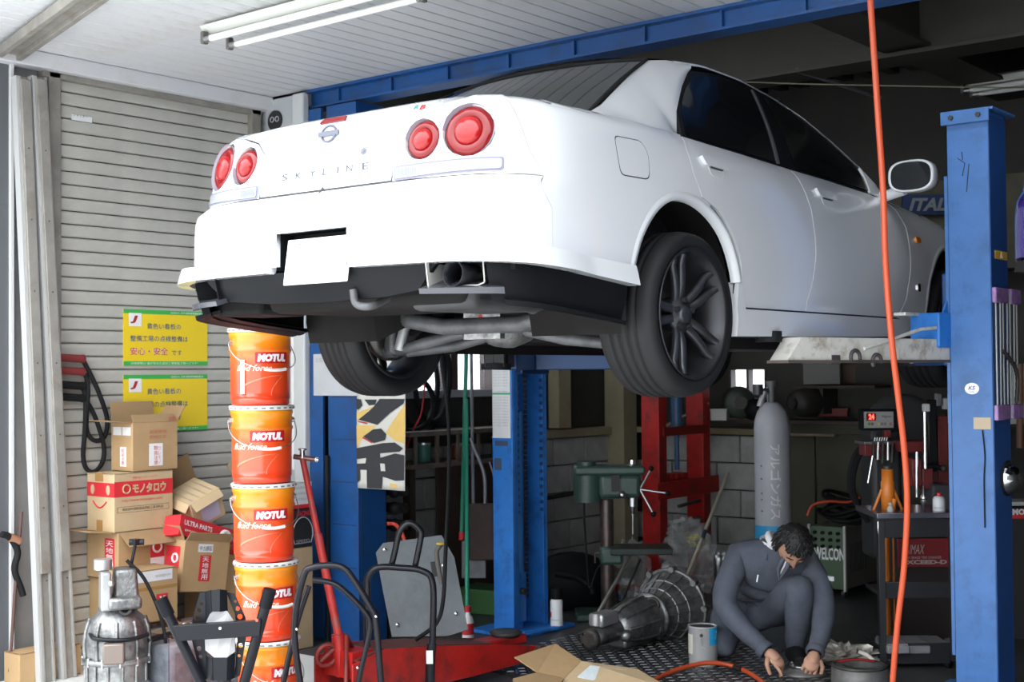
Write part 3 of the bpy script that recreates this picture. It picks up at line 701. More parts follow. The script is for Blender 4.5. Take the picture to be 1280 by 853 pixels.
    part('windscreen', MB().sheet(wsc, 12, 14), M('smoked_glass', (.008, .009, .010), .03), root)
    def hood(a, b):
        x = 2*b-1; v = 2.05+a*1.62; q = surf(vs_(min(v, 3.7)), interp(v, [(2.05, .905), (2.7, .855), (3.3, .765), (3.7, .66)])); return (q.x*x, v, q.z+.05*(1-x*x))
    part('bonnet', MB().sheet(hood, 18, 10), paint, root)
    # underside: floor pan, tank, beams, exhaust, suspension
    mb = MB(); mb.bx(-.78, .78, .36, 3.3, .205, .23); mb.bx(-.60, .60, -.40, .40, .40, .43); mb.bx(-.8, .8, -1.0, -.36, .40, .44)
    part('floor_pan', mb, under_m, root)
    mb = MB(); mb.bx(-.45, .55, -.95, -.45, .30, .41); part('fuel_tank', mb, under_m, root, bevel=.04, seg=3)
    mb = MB()
    mb.box((.42, -.72, .335), (.30, .42, .10))
    part('bumper_box', MB().box((-.62, -.82, .36), (.28, .26, .12)), under_m, root, bevel=.02)
    part('muffler', mb, M('underbody_grey', (.05, .05, .052), .6, .3, var=.4), root, bevel=.03, seg=3)
    sus = M('suspension_steel', (.11, .11, .115), .55, .4, var=.4, vs=12)
    mb = MB()
    mb.tube([(-.42, .26, .30), (-.2, .22, .27), (.2, .22, .27), (.42, .26, .30)], .035, 8); mb.tube([(-.42, -.22, .30), (-.2, -.20, .26), (.2, -.20, .26), (.42, -.22, .30)], .035, 8)
    for s in (-1, 1): mb.tube([(.42*s, -.25, .31), (.40*s, 0, .28), (.42*s, .3, .31)], .035, 8)
    part('rear_subframe', mb, sus, root)
    mb = MB(); mb.lathe([(.0, -.16), (.07, -.15), (.115, -.08), (.12, .0), (.10, .08), (.06, .14), (.05, .2)], (.0, -.02, .29), (0, 1, 0), 20)
    mb.box((0, -.19, .29), (.19, .03, .17))
    df = part('differential', mb, alu, root)
    lettering('A', MATS['red_sticker_print'], df, plane_fn((-.03, -.206, .255), (1, 0, 0), (0, 0, 1)), .05, .06, bold=.03)
    for s in (-1, 1):
        mb = MB()
        mb.tube([(.16*s, -.12, .235), (.36*s, -.13, .20), (.60*s, -.06, .17)], [.022, .026, .022], 8); mb.tube([(.20*s, .16, .24), (.42*s, .12, .19), (.60*s, .0, .165)], [.022, .026, .024], 8)
        mb.tube([(.30*s, .34, .27), (.45*s, .2, .22), (.61*s, .04, .18)], .02, 8)
        part('lower_arm', mb, sus, root)
        part('drive_shaft', MB().cyl((.12*s, 0, .29), (.34*s, 0, .285), .02, n=12).cyl((.2*s, 0, .29), (.3*s, 0, .288), .045, .03, n=14).cyl((.34*s, 0, .285), (.62*s, 0, .28), .018, n=12).cyl((.5*s, 0, .283), (.58*s, 0, .28), .03, .045, n=14), under_m, root)
        part('shock_absorber', MB().cyl((.55*s, -.10, .17), (.52*s, -.07, .36), .024, n=14).cyl((.52*s, -.07, .36), (.49*s, -.04, .50), .011, n=10), M('pale_damper', (.5, .5, .5), .4, .6), root)
        part('knuckle', MB().box((.62*s, -.02, .25), (.06, .16, .20)).cyl((.60*s, -.07, .165), (.66*s, -.07, .165), .026, n=12), sus, root, bevel=.02)
    mb = MB(); mb.tube(bez([(.12, 3.0, .22), (.12, 1.8, .2), (.15, .8, .2), (.35, .3, .25), (.42, -.1, .28), (.42, -.52, .33)], 6), .032, 10)
    part('exhaust_pipe', mb, sus, root)
    mb = MB(); mb.cyl((.62, -1.0, .385), (.62, -1.10, .39), .045, n=20, cap=False); part('exhaust_tip', mb, black_steel, root, solid=.004)
    mb = MB(); mb.tube(bez([(.16, -1.09, .36), (.17, -1.085, .31), (.22, -1.07, .30), (.22, -.98, .33)], 6), .014, 8); part('tow_hook', mb, sus, root)
    for s in (-1, 1): part('jack_rail', MB().bx(.66*s, .72*s, .4, 2.2, .16, .21), under_m, root)
    # cabin
    mb = MB()
    for x in (-.38, .38):
        mb.box((x, 1.05, .62), (.48, .5, .18)); mb.box((x, .78, .95), (.46, .14, .55), Rx(.25)); mb.box((x, .70, 1.24), (.24, .09, .14), Rx(.2))
    mb.box((0, .35, .62), (1.2, .5, .18)); mb.box((0, .10, .84), (1.1, .14, .46), Rx(.3)); mb.bx(-.7, .7, 1.75, 2.1, .6, .92)
    part('seats', mb, dark_cab, root, bevel=.03)
    # wheels
    def wheel(x, y, side, drum=True):
        g = []
        R_ = .3125; w2 = .118
        ty = MB()
        prof = [(.236, -w2+.012), (.256, -w2-.002), (.285, -w2-.006), (.303, -w2+.010), (R_-.004, -w2+.03), (R_, -w2+.05)]
        for gx in (-.055, -.018, .018, .055): prof += [(R_, gx-.006), (R_-.008, gx-.004), (R_-.008, gx+.004), (R_, gx+.006)]
        prof += [(R_, w2-.05), (R_-.004, w2-.03), (.303, w2-.010), (.285, w2+.006), (.256, w2+.002), (.236, w2-.012)]
        ty.lathe(prof, (0, 0, 0), (1, 0, 0), 56)
        # shoulder sipes
        for i in range(56):
            a = 2*PI*i/56
            for sx in ():
                c = Vector((sx*(w2-.030), math.cos(a)*(R_-.0035), math.sin(a)*(R_-.0035))); ty.box(c, (.036, .016, .005), Rx(a-PI/2))
        T = part('tyre', ty, tyre_m, root)
        rm = MB(); rm.lathe([(.238, w2-.010), (.250, w2+.004), (.246, w2+.009), (.236, w2-.002), (.222, w2-.03), (.205, .03), (.20, -.05), (.212, -w2+.02), (.232, -w2+.004), (.236, -w2+.012)], (0, 0, 0), (1, 0, 0), 48)
        Rm = part('rim', rm, M('rim_barrel', (.035, .036, .04), .35, .6), root)
        hb_ = MB(); hb_.lathe([(.0001, .088), (.03, .088), (.034, .082), (.036, .074), (.070, .068), (.074, .05), (.06, -.02)], (0, 0, 0), (1, 0, 0), 28)
        for i in range(5):
            a = 2*PI*i/5+.3; hb_.cyl((.05, .055*math.cos(a), .055*math.sin(a)), (.086, .055*math.cos(a), .055*math.sin(a)), .011, n=8)
        Hb = part('hub', hb_, gun, root)
        objs = [T, Rm, Hb]
        for i in range(5):
            for d in (-1, 1):
                a = 2*PI*(i+.5)/5+d*.17; ca, sa = math.cos(a), math.sin(a); sp = MB()
                a0 = 2*PI*(i+.5)/5+d*.25
                P0 = (.062, .050*math.cos(a0), .050*math.sin(a0)); pts = [P0, (.082, .10*math.cos(a+.03*d), .10*math.sin(a+.03*d)), (.092, .16*ca, .16*sa), (.096, .20*ca, .20*sa), (.108, .228*math.cos(a-.02*d), .228*math.sin(a-.02*d))]
                pts = bez(pts, 4); n_ = len(pts); rows = []
                for k, p in enumerate(pts):
                    ang = math.atan2(p[2], p[1]); t = Vector((0, -math.sin(ang), math.cos(ang))); wd_ = .021-.007*k/n_
                    rows.append([p+t*wd_+Vector((-.02, 0, 0)), p+t*wd_*.7, p-t*wd_*.7, p-t*wd_+Vector((-.02, 0, 0))])
                sp.add([q for r in rows for q in r], [(k*4+j, (k+1)*4+j, (k+1)*4+(j+1) % 4, k*4+(j+1) % 4) for k in range(n_-1) for j in range(4)], True)
                objs.append(part('spoke', sp, gun, root))
        disc = MB(); disc.lathe([(.05, -.03), (.155, -.03), (.155, -.055), (.05, -.055)], (0, 0, 0), (1, 0, 0), 36); objs.append(part('brake_disc', disc, M('brake_disc_steel', (.16, .15, .14), .4, .8), root))
        objs.append(part('brake_caliper', MB().box((-.045, -.13, .03), (.07, .07, .15)), dark_metal, root, bevel=.015))
        for o in objs: o.location = (x*side, y, .2825); o.rotation_euler = (random.choice([0.]), 0, 0) if side > 0 else (0, 0, PI)
        return objs
    W1 = wheel(.745, 0, 1)
    def cpw(x, y, rz):
        for o in W1:
            c = o.copy(); COL.objects.link(c); c.location = (x, y, .2825); c.rotation_euler = (0, 0, rz)
    cpw(-.745, 0, PI); cpw(.745, 2.68, 0); cpw(-.745, 2.68, PI)

car = thing('car', 'white four door sedan with round red tail lamps raised on the blue lift', 'car', (-3.553, 4.369, 1.4388), .0149)
build_car(car, white_paint)
car2 = copy_tree(car)
tag(car2, 'purple blue car raised at the right edge of the photo, mostly out of frame', 'car')
purple = M('purple_blue_car_paint', (.035, .02, .17), .2, 0, coat=1.)
for ch in car2.children:
    for i, sl in enumerate(ch.material_slots):
        if sl.material == white_paint: sl.link = 'OBJECT'; sl.material = purple
car2.location = (-.985, 6.2, 1.47)
for ch in list(car2.children):
    if ch.name.split('.')[0] in ('bumper_lip', 'corner_skirt', 'skirt_blade', 'splitter_blade', 'exhaust_opening', 'valance'): bpy.data.objects.remove(ch)
# ------------------------------------------------------------------ blue column, posters, boxes, pails and stands on the left
y_ = YB-.06
def cx(px): return ony(px, 480, y_).x
co = thing('blue_column', 'blue steel column carrying the lintel, with a grey notice taped to it', 'column', (0, y_, 0))
x0, x1, x2, x3 = cx(387.5), cx(403), cx(410), cx(447)
part('flange', MB().bx(x0, x1, 0, .02, 0, ZC-.12), blue_paint, co, bevel=.002)
part('web', MB().bx(x1-.02, x2+.02, .10, .13, 0, ZC-.12), M('dark_column_gap', (.02, .025, .035), .6), co)
mb = MB(); mb.bx(x2, x3, 0, .02, 0, ZC-.12); mb.bx(x3-.02, x3, .02, .22, 0, ZC-.12); mb.bx(x2, x2+.02, .02, .12, 0, ZC-.12)
fl = part('face_plate', mb, blue_paint, co, bevel=.002)
for k in range(6):
    part('seam', MB().bx(x2+.03, x3-.02, -.0015, .0, .42+k*.24, .426+k*.24), M('dark_seam_line', (.01, .03, .10), .6), co)
part('pipe', MB().cyl((x2+.01, -.02, 0), (x2+.01, -.02, 1.05), .012), black_rubber, co)
a = ony(391, 443, y_-.01); b = ony(447, 495, y_-.01)
nt = part('notice', MB().bx(a.x, b.x+.01, -.006, -.002, b.z, a.z), M('grey_notice_paper', (.46, .47, .50), .7, var=.08), co, 'grey paper notice')
lettering('お知らせ', M('grey_pencil', (.28, .28, .30), .7), nt, plane_fn((a.x+.02, -.0065, a.z-.05), (1, 0, 0), (0, 0, 1)), .12)
a = ony(366, 425, y_-.03); b = ony(376, 600, y_-.03)
wl = thing('wall_notice', 'white vertical notice strip with a column of characters behind the oil pails', 'notice', (0, 0, 0))
part('sheet', MB().box(((a.x+b.x)/2+.0, a.y, (a.z+b.z)/2+.1), (.09, .006, .9)), paper, wl, bevel=.001)
for k, ch in enumerate('技術工場検査工'):
    lettering(ch, black_print, wl, plane_fn(((a.x+b.x)/2-.0, a.y-.0035, a.z-.10-k*.062), (1, 0, 0), (0, 0, 1)), .035)
# cloth banner
a = ony(446.5, 495, y_-.02); b = ony(507, 614, y_-.02); BW, BH = b.x-a.x, a.z-b.z+.22
bn = thing('banner', 'cream cloth banner with bold black brush characters hanging beside the blue column', 'banner', (a.x, a.y, b.z))
def bpt(x, y, d=0.): return Vector((x, -.004*math.sin(x*22+y*6)-d, y))
mb = MB(); mb.sheet(lambda u, v: bpt(u*BW, v*BH), 10, 20); part('cloth', mb, M('cream_cloth', (.55, .54, .50), .85, var=.1), bn, solid=.002)
def bz(p): return ((p[0]-82)/305*BW, (725-p[1])/625*(BH-.22))
def bprint(poly, mat, nm, d):
    v, f, n = fill([bz(p) for p in poly], .04); mb = MB(); mb.add([bpt(x, y, d) for x, y in v], f); part(nm, mb, mat, bn, fix=False)
yel = M('yellow_dye', (.62, .42, .13), .85, var=.15); ink = M('black_ink', (.028, .028, .032), .85)
for q in ([(82, 215), (200, 165), (160, 195), (100, 255), (82, 262)], [(82, 300), (205, 300), (130, 370), (83, 452)], [(387, 150), (270, 345), (330, 398), (387, 415)], [(290, 680), (340, 685), (340, 710), (290, 708)]): bprint(q, yel, 'yellow_patch', .003)
for q in ([(95, 262), (190, 175), (235, 120), (387, 120), (380, 150), (300, 215), (215, 295)], [(83, 120), (110, 125), (120, 165), (95, 195), (83, 190)], [(130, 125), (215, 125), (200, 160), (160, 165)], [(125, 375), (185, 325), (240, 318), (275, 355), (265, 395), (190, 418)],
          [(83, 455), (250, 415), (330, 408), (378, 445), (360, 468), (230, 485), (230, 515), (330, 480), (386, 490), (386, 655), (330, 662), (245, 640), (240, 722), (150, 722), (148, 600), (105, 600), (105, 670), (85, 690), (83, 560), (140, 555), (145, 520), (83, 530)]): bprint(q, ink, 'brush_stroke', .006)
bprint([(232, 552), (262, 552), (265, 602), (236, 602)], MATS['cream_cloth'], 'stroke_gap', .009)
for q in ([(90, 268), (152, 282), (150, 292), (95, 276)], [(125, 378), (185, 412), (180, 420), (122, 386)]): bprint(q, MATS['red_sticker_print'], 'red_edge', .008)

# yellow inspection posters on the shutter
yb = M('poster_yellow', (.86, .62, .02), .45); gb = M('poster_green', (.05, .42, .08), .45); wpr = white_print
def poster(y0, y1, label):
    a = onx(152, y0, XS); b = onx(257, y1, XS); Z = (a.z+onx(257, y0+5, XS).z)/2; Hh = Z-(b.z); Wd = b.y-a.y
    t = thing('poster', label, 'poster', (XS+.0125, a.y, b.z), 0, 'yellow posters on the shutter')
    part('sheet', MB().bx(0, .004, 0, Wd, 0, Hh), yb, t)
    part('green_band', MB().bx(.004, .0046, 0, Wd, Hh*.925, Hh), gb, t); part('green_band', MB().bx(.004, .0046, 0, Wd, 0, Hh*.075), gb, t)
    part('logo_patch', MB().bx(.004, .0048, Wd*.06, Wd*.205, Hh*.70, Hh*.935), wpr, t)
    F = lambda x, z, d=.0052: plane_fn((d, x*Wd, z*Hh), (0, 1, 0), (0, 0, 1))
    lettering('J', MATS['red_sticker_print'], t, F(.08, .75), Wd*.085, Hh*.14, bold=.06, shear=.2)
    for d, s, m in ((.0050, .02, wpr), (.0056, .0, black_print)):
        lettering('黄色い看板の', m, t, F(.27, .655, d), Wd*.40, Hh*.105, bold=.004+s*.8)
        lettering('整備工場の点検整備は', m, t, F(.075, .43, d), Wd*.68, Hh*.105, bold=.004+s*.8)
        lettering('です', m, t, F(.56, .185, d), Wd*.12, Hh*.09, bold=.004+s*.8)
    for d, s, m in ((.0050, .025, wpr), (.0056, .0, red_print)):
        lettering('安心・安全', m, t, F(.075, .185, d), Wd*.44, Hh*.14, bold=.012+s)
    lettering('点検整備は 国が定めた認証工場整備工場へどうぞ！', wpr, t, F(.08, .015), Wd*.80, Hh*.045)
    lettering('社団法人 日本自動車整備振興会', wpr, t, F(.55, .94), Wd*.40, Hh*.04)
poster(386, 457, 'yellow inspection poster with green bands, upper of the two on the shutter')
poster(466, 537, 'yellow inspection poster half hidden behind the open top box, lower of the two')

# jumper cables hung on the shutter
def cable(label, grips, pts, gm, nm):
    t = thing(nm, label, 'cable', (0, 0, 0))
    for g in grips:
        a = onx(g[0]-30, g[1]-2, XS+.05); b = onx(g[0], g[1], XS+.05)
        part('grip', MB().cyl(a, b, .021, n=12).cyl(b-(b-a)*.06, b+(b-a)*.02, .023, n=12), gm, t)
    part('lead', MB().tube(bez([onx(x, y, XS+.05+.006*(i % 3)) for i, (x, y) in enumerate(pts)], 8), .0125, 8), black_rubber, t)
cable('jumper cable with two red grips looped on the shutter', [(104, 449), (104, 465)], [(104, 451), (114, 470), (125, 495), (134, 525), (130, 547), (118, 551), (109, 540), (108, 520), (110, 490), (108, 472), (104, 466)], M('dark_red_grip', (.20, .025, .025), .6), 'jumper_cable')
cable('jumper cable with two black grips looped below the red ones', [(104, 483), (104, 498)], [(104, 484), (107, 500), (106, 540), (104, 570), (108, 586), (118, 590), (128, 578), (130, 560), (124, 536), (116, 515), (108, 502), (104, 498)], black_rubber, 'jumper_cable')
# leaning shutter mullions
def mullion(t0, b0, w, label):
    a = onx(t0[0], t0[1], XS+.08); b = onx(b0[0], b0[1], XS+.22); d = (a-b)
    t = thing('shutter_post', label, 'post', (0, 0, 0), 0)
    ax = d.normalized(); b = b-ax*((b.z)/ax.z); L_ = (a-b).length; ey = Vector((0, 1, 0)); ey = (ey-ax*ey.dot(ax)).normalized(); ex = ey.cross(ax)
    R = Matrix((ex, ey, ax)).transposed()
    part('channel', MB().box(b+ax*L_/2, (.035, w, L_), R), frame_m, t, bevel=.003)
    for s in (-1, 1): part('rib', MB().box(b+ax*L_/2+ey*s*w*.33+ex*.02, (.02, w*.16, L_), R), M('pale_worn_aluminium', (.43, .415, .39), .45, .3, var=.2, vs=6), t, bevel=.002)
    part('cover', MB().box(b+ax*(L_*.5+.26)+ex*.032-ey*.0, (.014, w*.62, L_-.55), R), frame_m, t, bevel=.003)
    for k in range(7): part('rivet', MB().ball(b+ax*(.5+k*.36)+ex*.040, .004, 8, 6), dark_metal, t)
    part('lip', MB().box(b+ax*L_/2-ey*w*.5+ex*.006, (.045, .012, L_), R), M('pale_lip_aluminium', (.46, .455, .45), .4), t)
mullion((27, 97), (58, 853), .085, 'tall weathered aluminium shutter post leaning, left of the pair')
mullion((47, 97), (85, 853), .085, 'tall weathered aluminium shutter post leaning, right of the pair')
# things at the far left edge
t = thing('black_strap_tool', 'black strapped tool with a copper end hanging on a thin rod at the left edge', 'tool', (0, 0, 0))
P = lambda x, y, o=.10: onx(x, y, XS+o)
part('rod', MB().tube([P(27, 640), P(20, 720), P(12, 840)], .008), M('rusty_rod', (.10, .05, .04), .7), t)
part('strap', MB().tube(bez([P(2, 668), P(12, 672), P(22, 690), P(18, 712), P(26, 735), P(29, 745)], 6), [.017]*31, 8), black_rubber, t)
part('copper_end', MB().cyl(P(12, 672), P(24, 677), .022, n=12), M('copper', (.55, .27, .17), .4, .6), t)

# ---- cardboard boxes
def orient(ex, ey):
    ex = Vector(ex).normalized(); ey = Vector(ey); ey = (ey-ex*ey.dot(ex)).normalized(); return Matrix((ex, ey, ex.cross(ey))).transposed()
def carton(label, c, R, dims, flaps=(), closed=False, mat=card, name='cardboard_box', group=None):
    """open carton: c centre of the bottom, R columns x (out of the front), y (along the front), z up; flaps = (side, angle)"""
    t = thing(name, label, 'box', c); t.rotation_mode = 'QUATERNION'; t.rotation_quaternion = R.to_quaternion()
    X_, Y_, Z_ = dims; th = .006
    bd = MB()
    for s in (-1, 1): bd.box((s*(X_/2-th/2), 0, Z_/2), (th, Y_, Z_)); bd.box((0, s*(Y_/2-th/2), Z_/2), (X_-2*th, th, Z_))
    bd.bx(-X_/2, X_/2, -Y_/2, Y_/2, 0, th)
    if closed: bd.bx(-X_/2, X_/2, -Y_/2, Y_/2, Z_-th, Z_)
    body = part('body', bd, mat, t, bevel=.002)
    for side, ang, ln in flaps:
        ax = {'f': (1, 0), 'b': (-1, 0), 'l': (0, -1), 'r': (0, 1)}[side]; w = (Y_ if ax[0] else X_)-.01
        hinge = Vector((ax[0]*X_/2, ax[1]*Y_/2, Z_)); d = Vector((ax[0]*math.cos(ang), ax[1]*math.cos(ang), math.sin(ang))); e = Vector((ax[1], ax[0], 0)) if ax[0] == 0 else Vector((0, 1, 0))
        n_ = d.cross(e).normalized()
        mb = MB(); pts = [hinge-e*w/2, hinge+e*w/2, hinge+e*w/2*.97+d*ln, hinge-e*w/2*.97+d*ln]
        mb.add([p+n_*.002 for p in pts]+[p-n_*.002 for p in pts], [(0, 1, 2, 3), (7, 6, 5, 4), (0, 4, 5, 1), (1, 5, 6, 2), (2, 6, 7, 3), (3, 7, 4, 0)]); part('flap', mb, card_in if mat is card else mat, t)
    return t
def face(t, dims, side, x, z, w, h, mat, name='label', d=.0012, depth=.0008):
    X_, Y_, Z_ = dims
    if side == 'f': mb = MB().bx(X_/2, X_/2+d, -Y_/2+x*Y_, -Y_/2+(x+w)*Y_, z*Z_, (z+h)*Z_)
    elif side == 'l': mb = MB().bx(-X_/2+x*X_, -X_/2+(x+w)*X_, -Y_/2-d, -Y_/2, z*Z_, (z+h)*Z_)
    else: mb = MB().bx(-X_/2+x*X_, -X_/2+(x+w)*X_, -Y_/2+z*Y_, -Y_/2+(z+h)*Y_, Z_, Z_+d)
    return part(name, mb, mat, t)
def wr(t, dims, side, txt, x, z, w, h, mat, bold=.0, d=.0022, vert=False, shear=0.):
    X_, Y_, Z_ = dims
    if side == 'f': o, ex, ey, sw, sh_ = (X_/2+d, -Y_/2+x*Y_, z*Z_), (0, 1, 0), (0, 0, 1), Y_, Z_
    elif side == 'l': o, ex, ey, sw, sh_ = (-X_/2+x*X_, -Y_/2-d, z*Z_), (1, 0, 0), (0, 0, 1), X_, Z_
    else: o, ex, ey, sw, sh_ = (-X_/2+x*X_, -Y_/2+z*Y_, Z_+d), (1, 0, 0), (0, 1, 0), X_, Y_
    if vert:
        n = len(txt)
        for k, ch in enumerate(txt): lettering(ch, mat, t, (lambda a, b, k=k: Vector(o)+Vector(ex)*a+Vector(ey)*(b+h*sh_*(n-1-k)/n)), w*sw, h*sh_/n*.85, bold)
    else: lettering(txt, mat, t, plane_fn(o, ex, ey), w*sw, h*sh_, bold, shear)
I3 = Matrix.Identity(3)
def front_box(xf, x0, x1, yb_, yt, dep):
    a = onx(x0, yb_, xf); b = onx(x1, yb_, xf); tp_ = onx(x0, yt, xf)
    return Vector((xf-dep/2, (a.y+b.y)/2, a.z)), (dep, b.y-a.y, tp_.z-a.z)
# lowest big box and pile supports first
c, d = front_box(-6.0, 148, 214, 727, 667, .28); C3 = c
ped_h = c.z
# box under the stack (mostly hidden by the gearbox)
cc_ = Vector((c.x, c.y+.02, 0)); dd = (.30, d[1]*1.0, c.z)
t = carton('brown box at the bottom of the stack, hidden by the standing gearbox', cc_, I3, dd, closed=True, name='cardboard_box')
t = carton('open box with a red symbol label under the red banded box', c, I3, d, [('f', -.65, .11), ('l', .12, .16)])
face(t, d, 'l', .58, .25, .30, .62, red_print); wr(t, d, 'l', '天地無用', .62, .28, .22, .56, white_print, vert=True)
face(t, d, 'f', .60, .40, .26, .42, red_print); face(t, d, 'f', .60, .22, .26, .18, white_print)
lb = MB().torus((d[0]/2+.002, -d[1]/2+.73*d[1], .62*d[2]), .026, .006, (1, 0, 0), 20, 6); part('symbol', lb, white_print, t)
wr(t, d, 'f', '古着中古部品', .40, .06, .40, .08, M('green_print', (.10, .16, .08), .6))
z3 = c.z+d[2]
c, d = front_box(-6.0, 143, 216, 665, 595, .24); c.z = z3+.002; d = (d[0], d[1], onx(143, 593, -6.0).z-c.z); z2 = c.z+d[2]
t = carton('closed box with a red band and a smiling face, under the open topmost box', c, I3, d, closed=True, mat=card2)
face(t, d, 'f', 0, .60, 1, .26, red_print, 'red_band'); face(t, d, 'l', 0, .60, 1, .24, red_print, 'red_band')
wr(t, d, 'f', 'モノタロウ', .30, .645, .58, .17, card2, bold=.05); wr(t, d, 'f', 'http://www.monotaro.com/', .12, .50, .70, .06, red_print); wr(t, d, 'f', '現場を支えるネットストア', .30, .89, .42, .045, red_print)
face(t, d, 'f', .05, .33, .88, .10, black_print, 'frame'); face(t, d, 'f', .055, .335, .87, .09, card2, 'frame_inside', d=.0016); wr(t, d, 'f', '間接資材通販部品供給工具消耗品', .13, .36, .70, .05, black_print)
part('round_mark', MB().torus((d[0]/2+.003, -d[1]/2+.20*d[1], .73*d[2]), .022, .004, (1, 0, 0), 18, 6), card2, t)
for q in (.15, .72): part('eye', MB().prism([(math.cos(a)*.016, math.sin(a)*.026) for a in np.linspace(0, 2*PI, 18, endpoint=False)], (-d[0]/2+(q+.06)*d[0], -d[1]/2-.0014, .72*d[2]), (1, 0, 0), (0, 0, 1), .0012), card2, t)
part('smile', MB().tube([(-d[0]/2+d[0]*(.22+.5*k/10), -d[1]/2-.001, d[2]*(.52-.11*math.sin(PI*k/10))) for k in range(11)], .004, 6), red_print, t)
face(t, d, 'l', .35, .02, .22, .18, tape, 'tape'); face(t, d, 'l', .30, .86, .30, .14, tape, 'tape')
c, d = front_box(-6.02, 166, 222, 594, 529, .19); c.z = z2+.002; d = (d[0], d[1], onx(166, 529, -6.02).z-c.z)
t = carton('open box with raised flaps and care labels on top of the stack', c, I3, d, [('b', 1.35, .11), ('r', .95, .10), ('l', .10, .14), ('f', 2.2, .05)])
face(t, d, 'l', .42, .10, .28, .40, white_print); wr(t, d, 'l', '取扱注意', .48, .14, .14, .33, red_print, vert=True)
for q in (.10, .53): face(t, d, 'l', q, .74, .38, .17, paper)
face(t, d, 'f', .36, .10, .30, .46, white_print); wr(t, d, 'f', '取扱注意', .46, .12, .09, .40, red_print, vert=True); wr(t, d, 'f', 'ワレモノ', .56, .14, .06, .36, M('pink_print', (.7, .2, .25), .6), vert=True)
wr(t, d, 'f', '天地無用', .36, .76, .38, .08, M('faded_red_print', (.5, .16, .10), .7)); wr(t, d, 'f', '荷物注意', .36, .66, .38, .07, MATS['faded_red_print'])
wr(t, d, 'f', '注意', .78, 1.02, .16, .08, red_print)
# box 4 with white shipping label
c, d = front_box(-5.80, 166, 222, 783, 716, .25); zb4 = c.z
t = carton('taped box with a white shipping label and a tilted red sticker, beside the gearbox', c, I3, d, closed=True)
face(t, d, 'f', .08, .78, .80, .20, paper); wr(t, d, 'f', '株式会社 部品センター', .5, .84, .34, .06, M('grey_print', (.3, .3, .32), .6)); face(t, d, 'f', 0, .62, 1, .06, tape, 'tape')
stk = face(t, d, 'f', .52, .26, .26, .26, red_print, 'sticker'); wr(t, d, 'f', 'Y', .58, .30, .14, .18, white_print, bold=.05)
# open box 5
c5, d5 = front_box(-5.70, 187, 240, 852, 790, .30); d5 = (d5[0], d5[1], d5[2])
c5.z = max(0, c5.z-.02)
t = carton('open topped box with a white label lying at the foot of the pile', Vector((c5.x, c5.y, 0)), I3, (d5[0], d5[1], zb4-.02), [('f', -1.1, .05), ('l', -.2, .1)])
d = (d5[0], d5[1], zb4-.02); face(t, d, 'f', .40, .52, .56, .32, paper); wr(t, d, 'f', '商品番号 MB-A', .44, .66, .44, .09, MATS['grey_print'])
part('packing_paper', MB().ball((0, .05, d[2]*.72), .09, 12, 8, (1, 1.2, .5)), paper, t)
# tilted box 6
rt = Rx(-.13)
c = onx(254, 741, -5.84); t6d = (.22, .30, .27)
t = carton('tilted open box with an orange red vertical label in the middle of the pile', c-Vector((.11, 0, -.0)), rt, t6d, [('f', 1.0, .05), ('b', 1.2, .10), ('l', 1.1, .08)])
face(t, t6d, 'f', .36, .22, .24, .50, red_print); wr(t, t6d, 'f', '天地無用', .41, .25, .14, .46, white_print, vert=True); face(t, t6d, 'f', .30, .78, .32, .16, paper); wr(t, t6d, 'f', '中古部品', .33, .81, .26, .09, black_print)
face(t, t6d, 'l', .30, .45, .55, .42, red_print); part('symbol', MB().torus((.04, -t6d[1]/2-.002, t6d[2]*.64), .022, .006, (0, 1, 0), 18, 6), white_print, t)
# plain pale box behind and its support
c, d = front_box(-5.98, 262, 299, 745, 684, .22)
t = carton('plain pale closed box behind the oil pails, right end of the pile', Vector((c.x, c.y, 0)), I3, (d[0], d[1], c.z+d[2]), closed=True, mat=card2)
ztop9 = c.z+d[2]
# red printed box lying on top
cR = onx(256, 668, -5.93); Rr = orient(Vector((.95, .1, .12)), Vector((-.05, .93, -.30)))
t = carton('red printed parts box with a white ring mark wedged among the cartons', cR-Vector((0, 0, .06)), Rr, (.12, .50, .11), closed=True, mat=red_print)
part('ring_mark', MB().torus((.063, .08, .055), .032, .011, (1, 0, 0), 22, 8), white_print, t)
wr(t, (.12, .50, .11), 'f', 'ULTRA PARTS', .06, .55, .40, .25, white_print, bold=.02); wr(t, (.12, .50, .11), 'f', 'genuine quality', .08, .25, .34, .15, white_print); wr(t, (.12, .50, .11), 'f', 'NET 4', .76, .35, .18, .3, white_print)
# flattened flaps of an open carton under the red one
t = thing('folded_cardboard', 'folded cardboard sheets stuffed under the red printed box', 'cardboard', (0, 0, 0))
for k in range(4):
    a = onx(225+k*3, 680-k*3, -5.90-.01*k); mb = MB(); mb.box(a+Vector((-.05, .16, .02)), (.16, .34, .004), Rx(-.28-.05*k)@Ry(.25)); part('sheet', mb, card_in if k % 2 else card2, t)
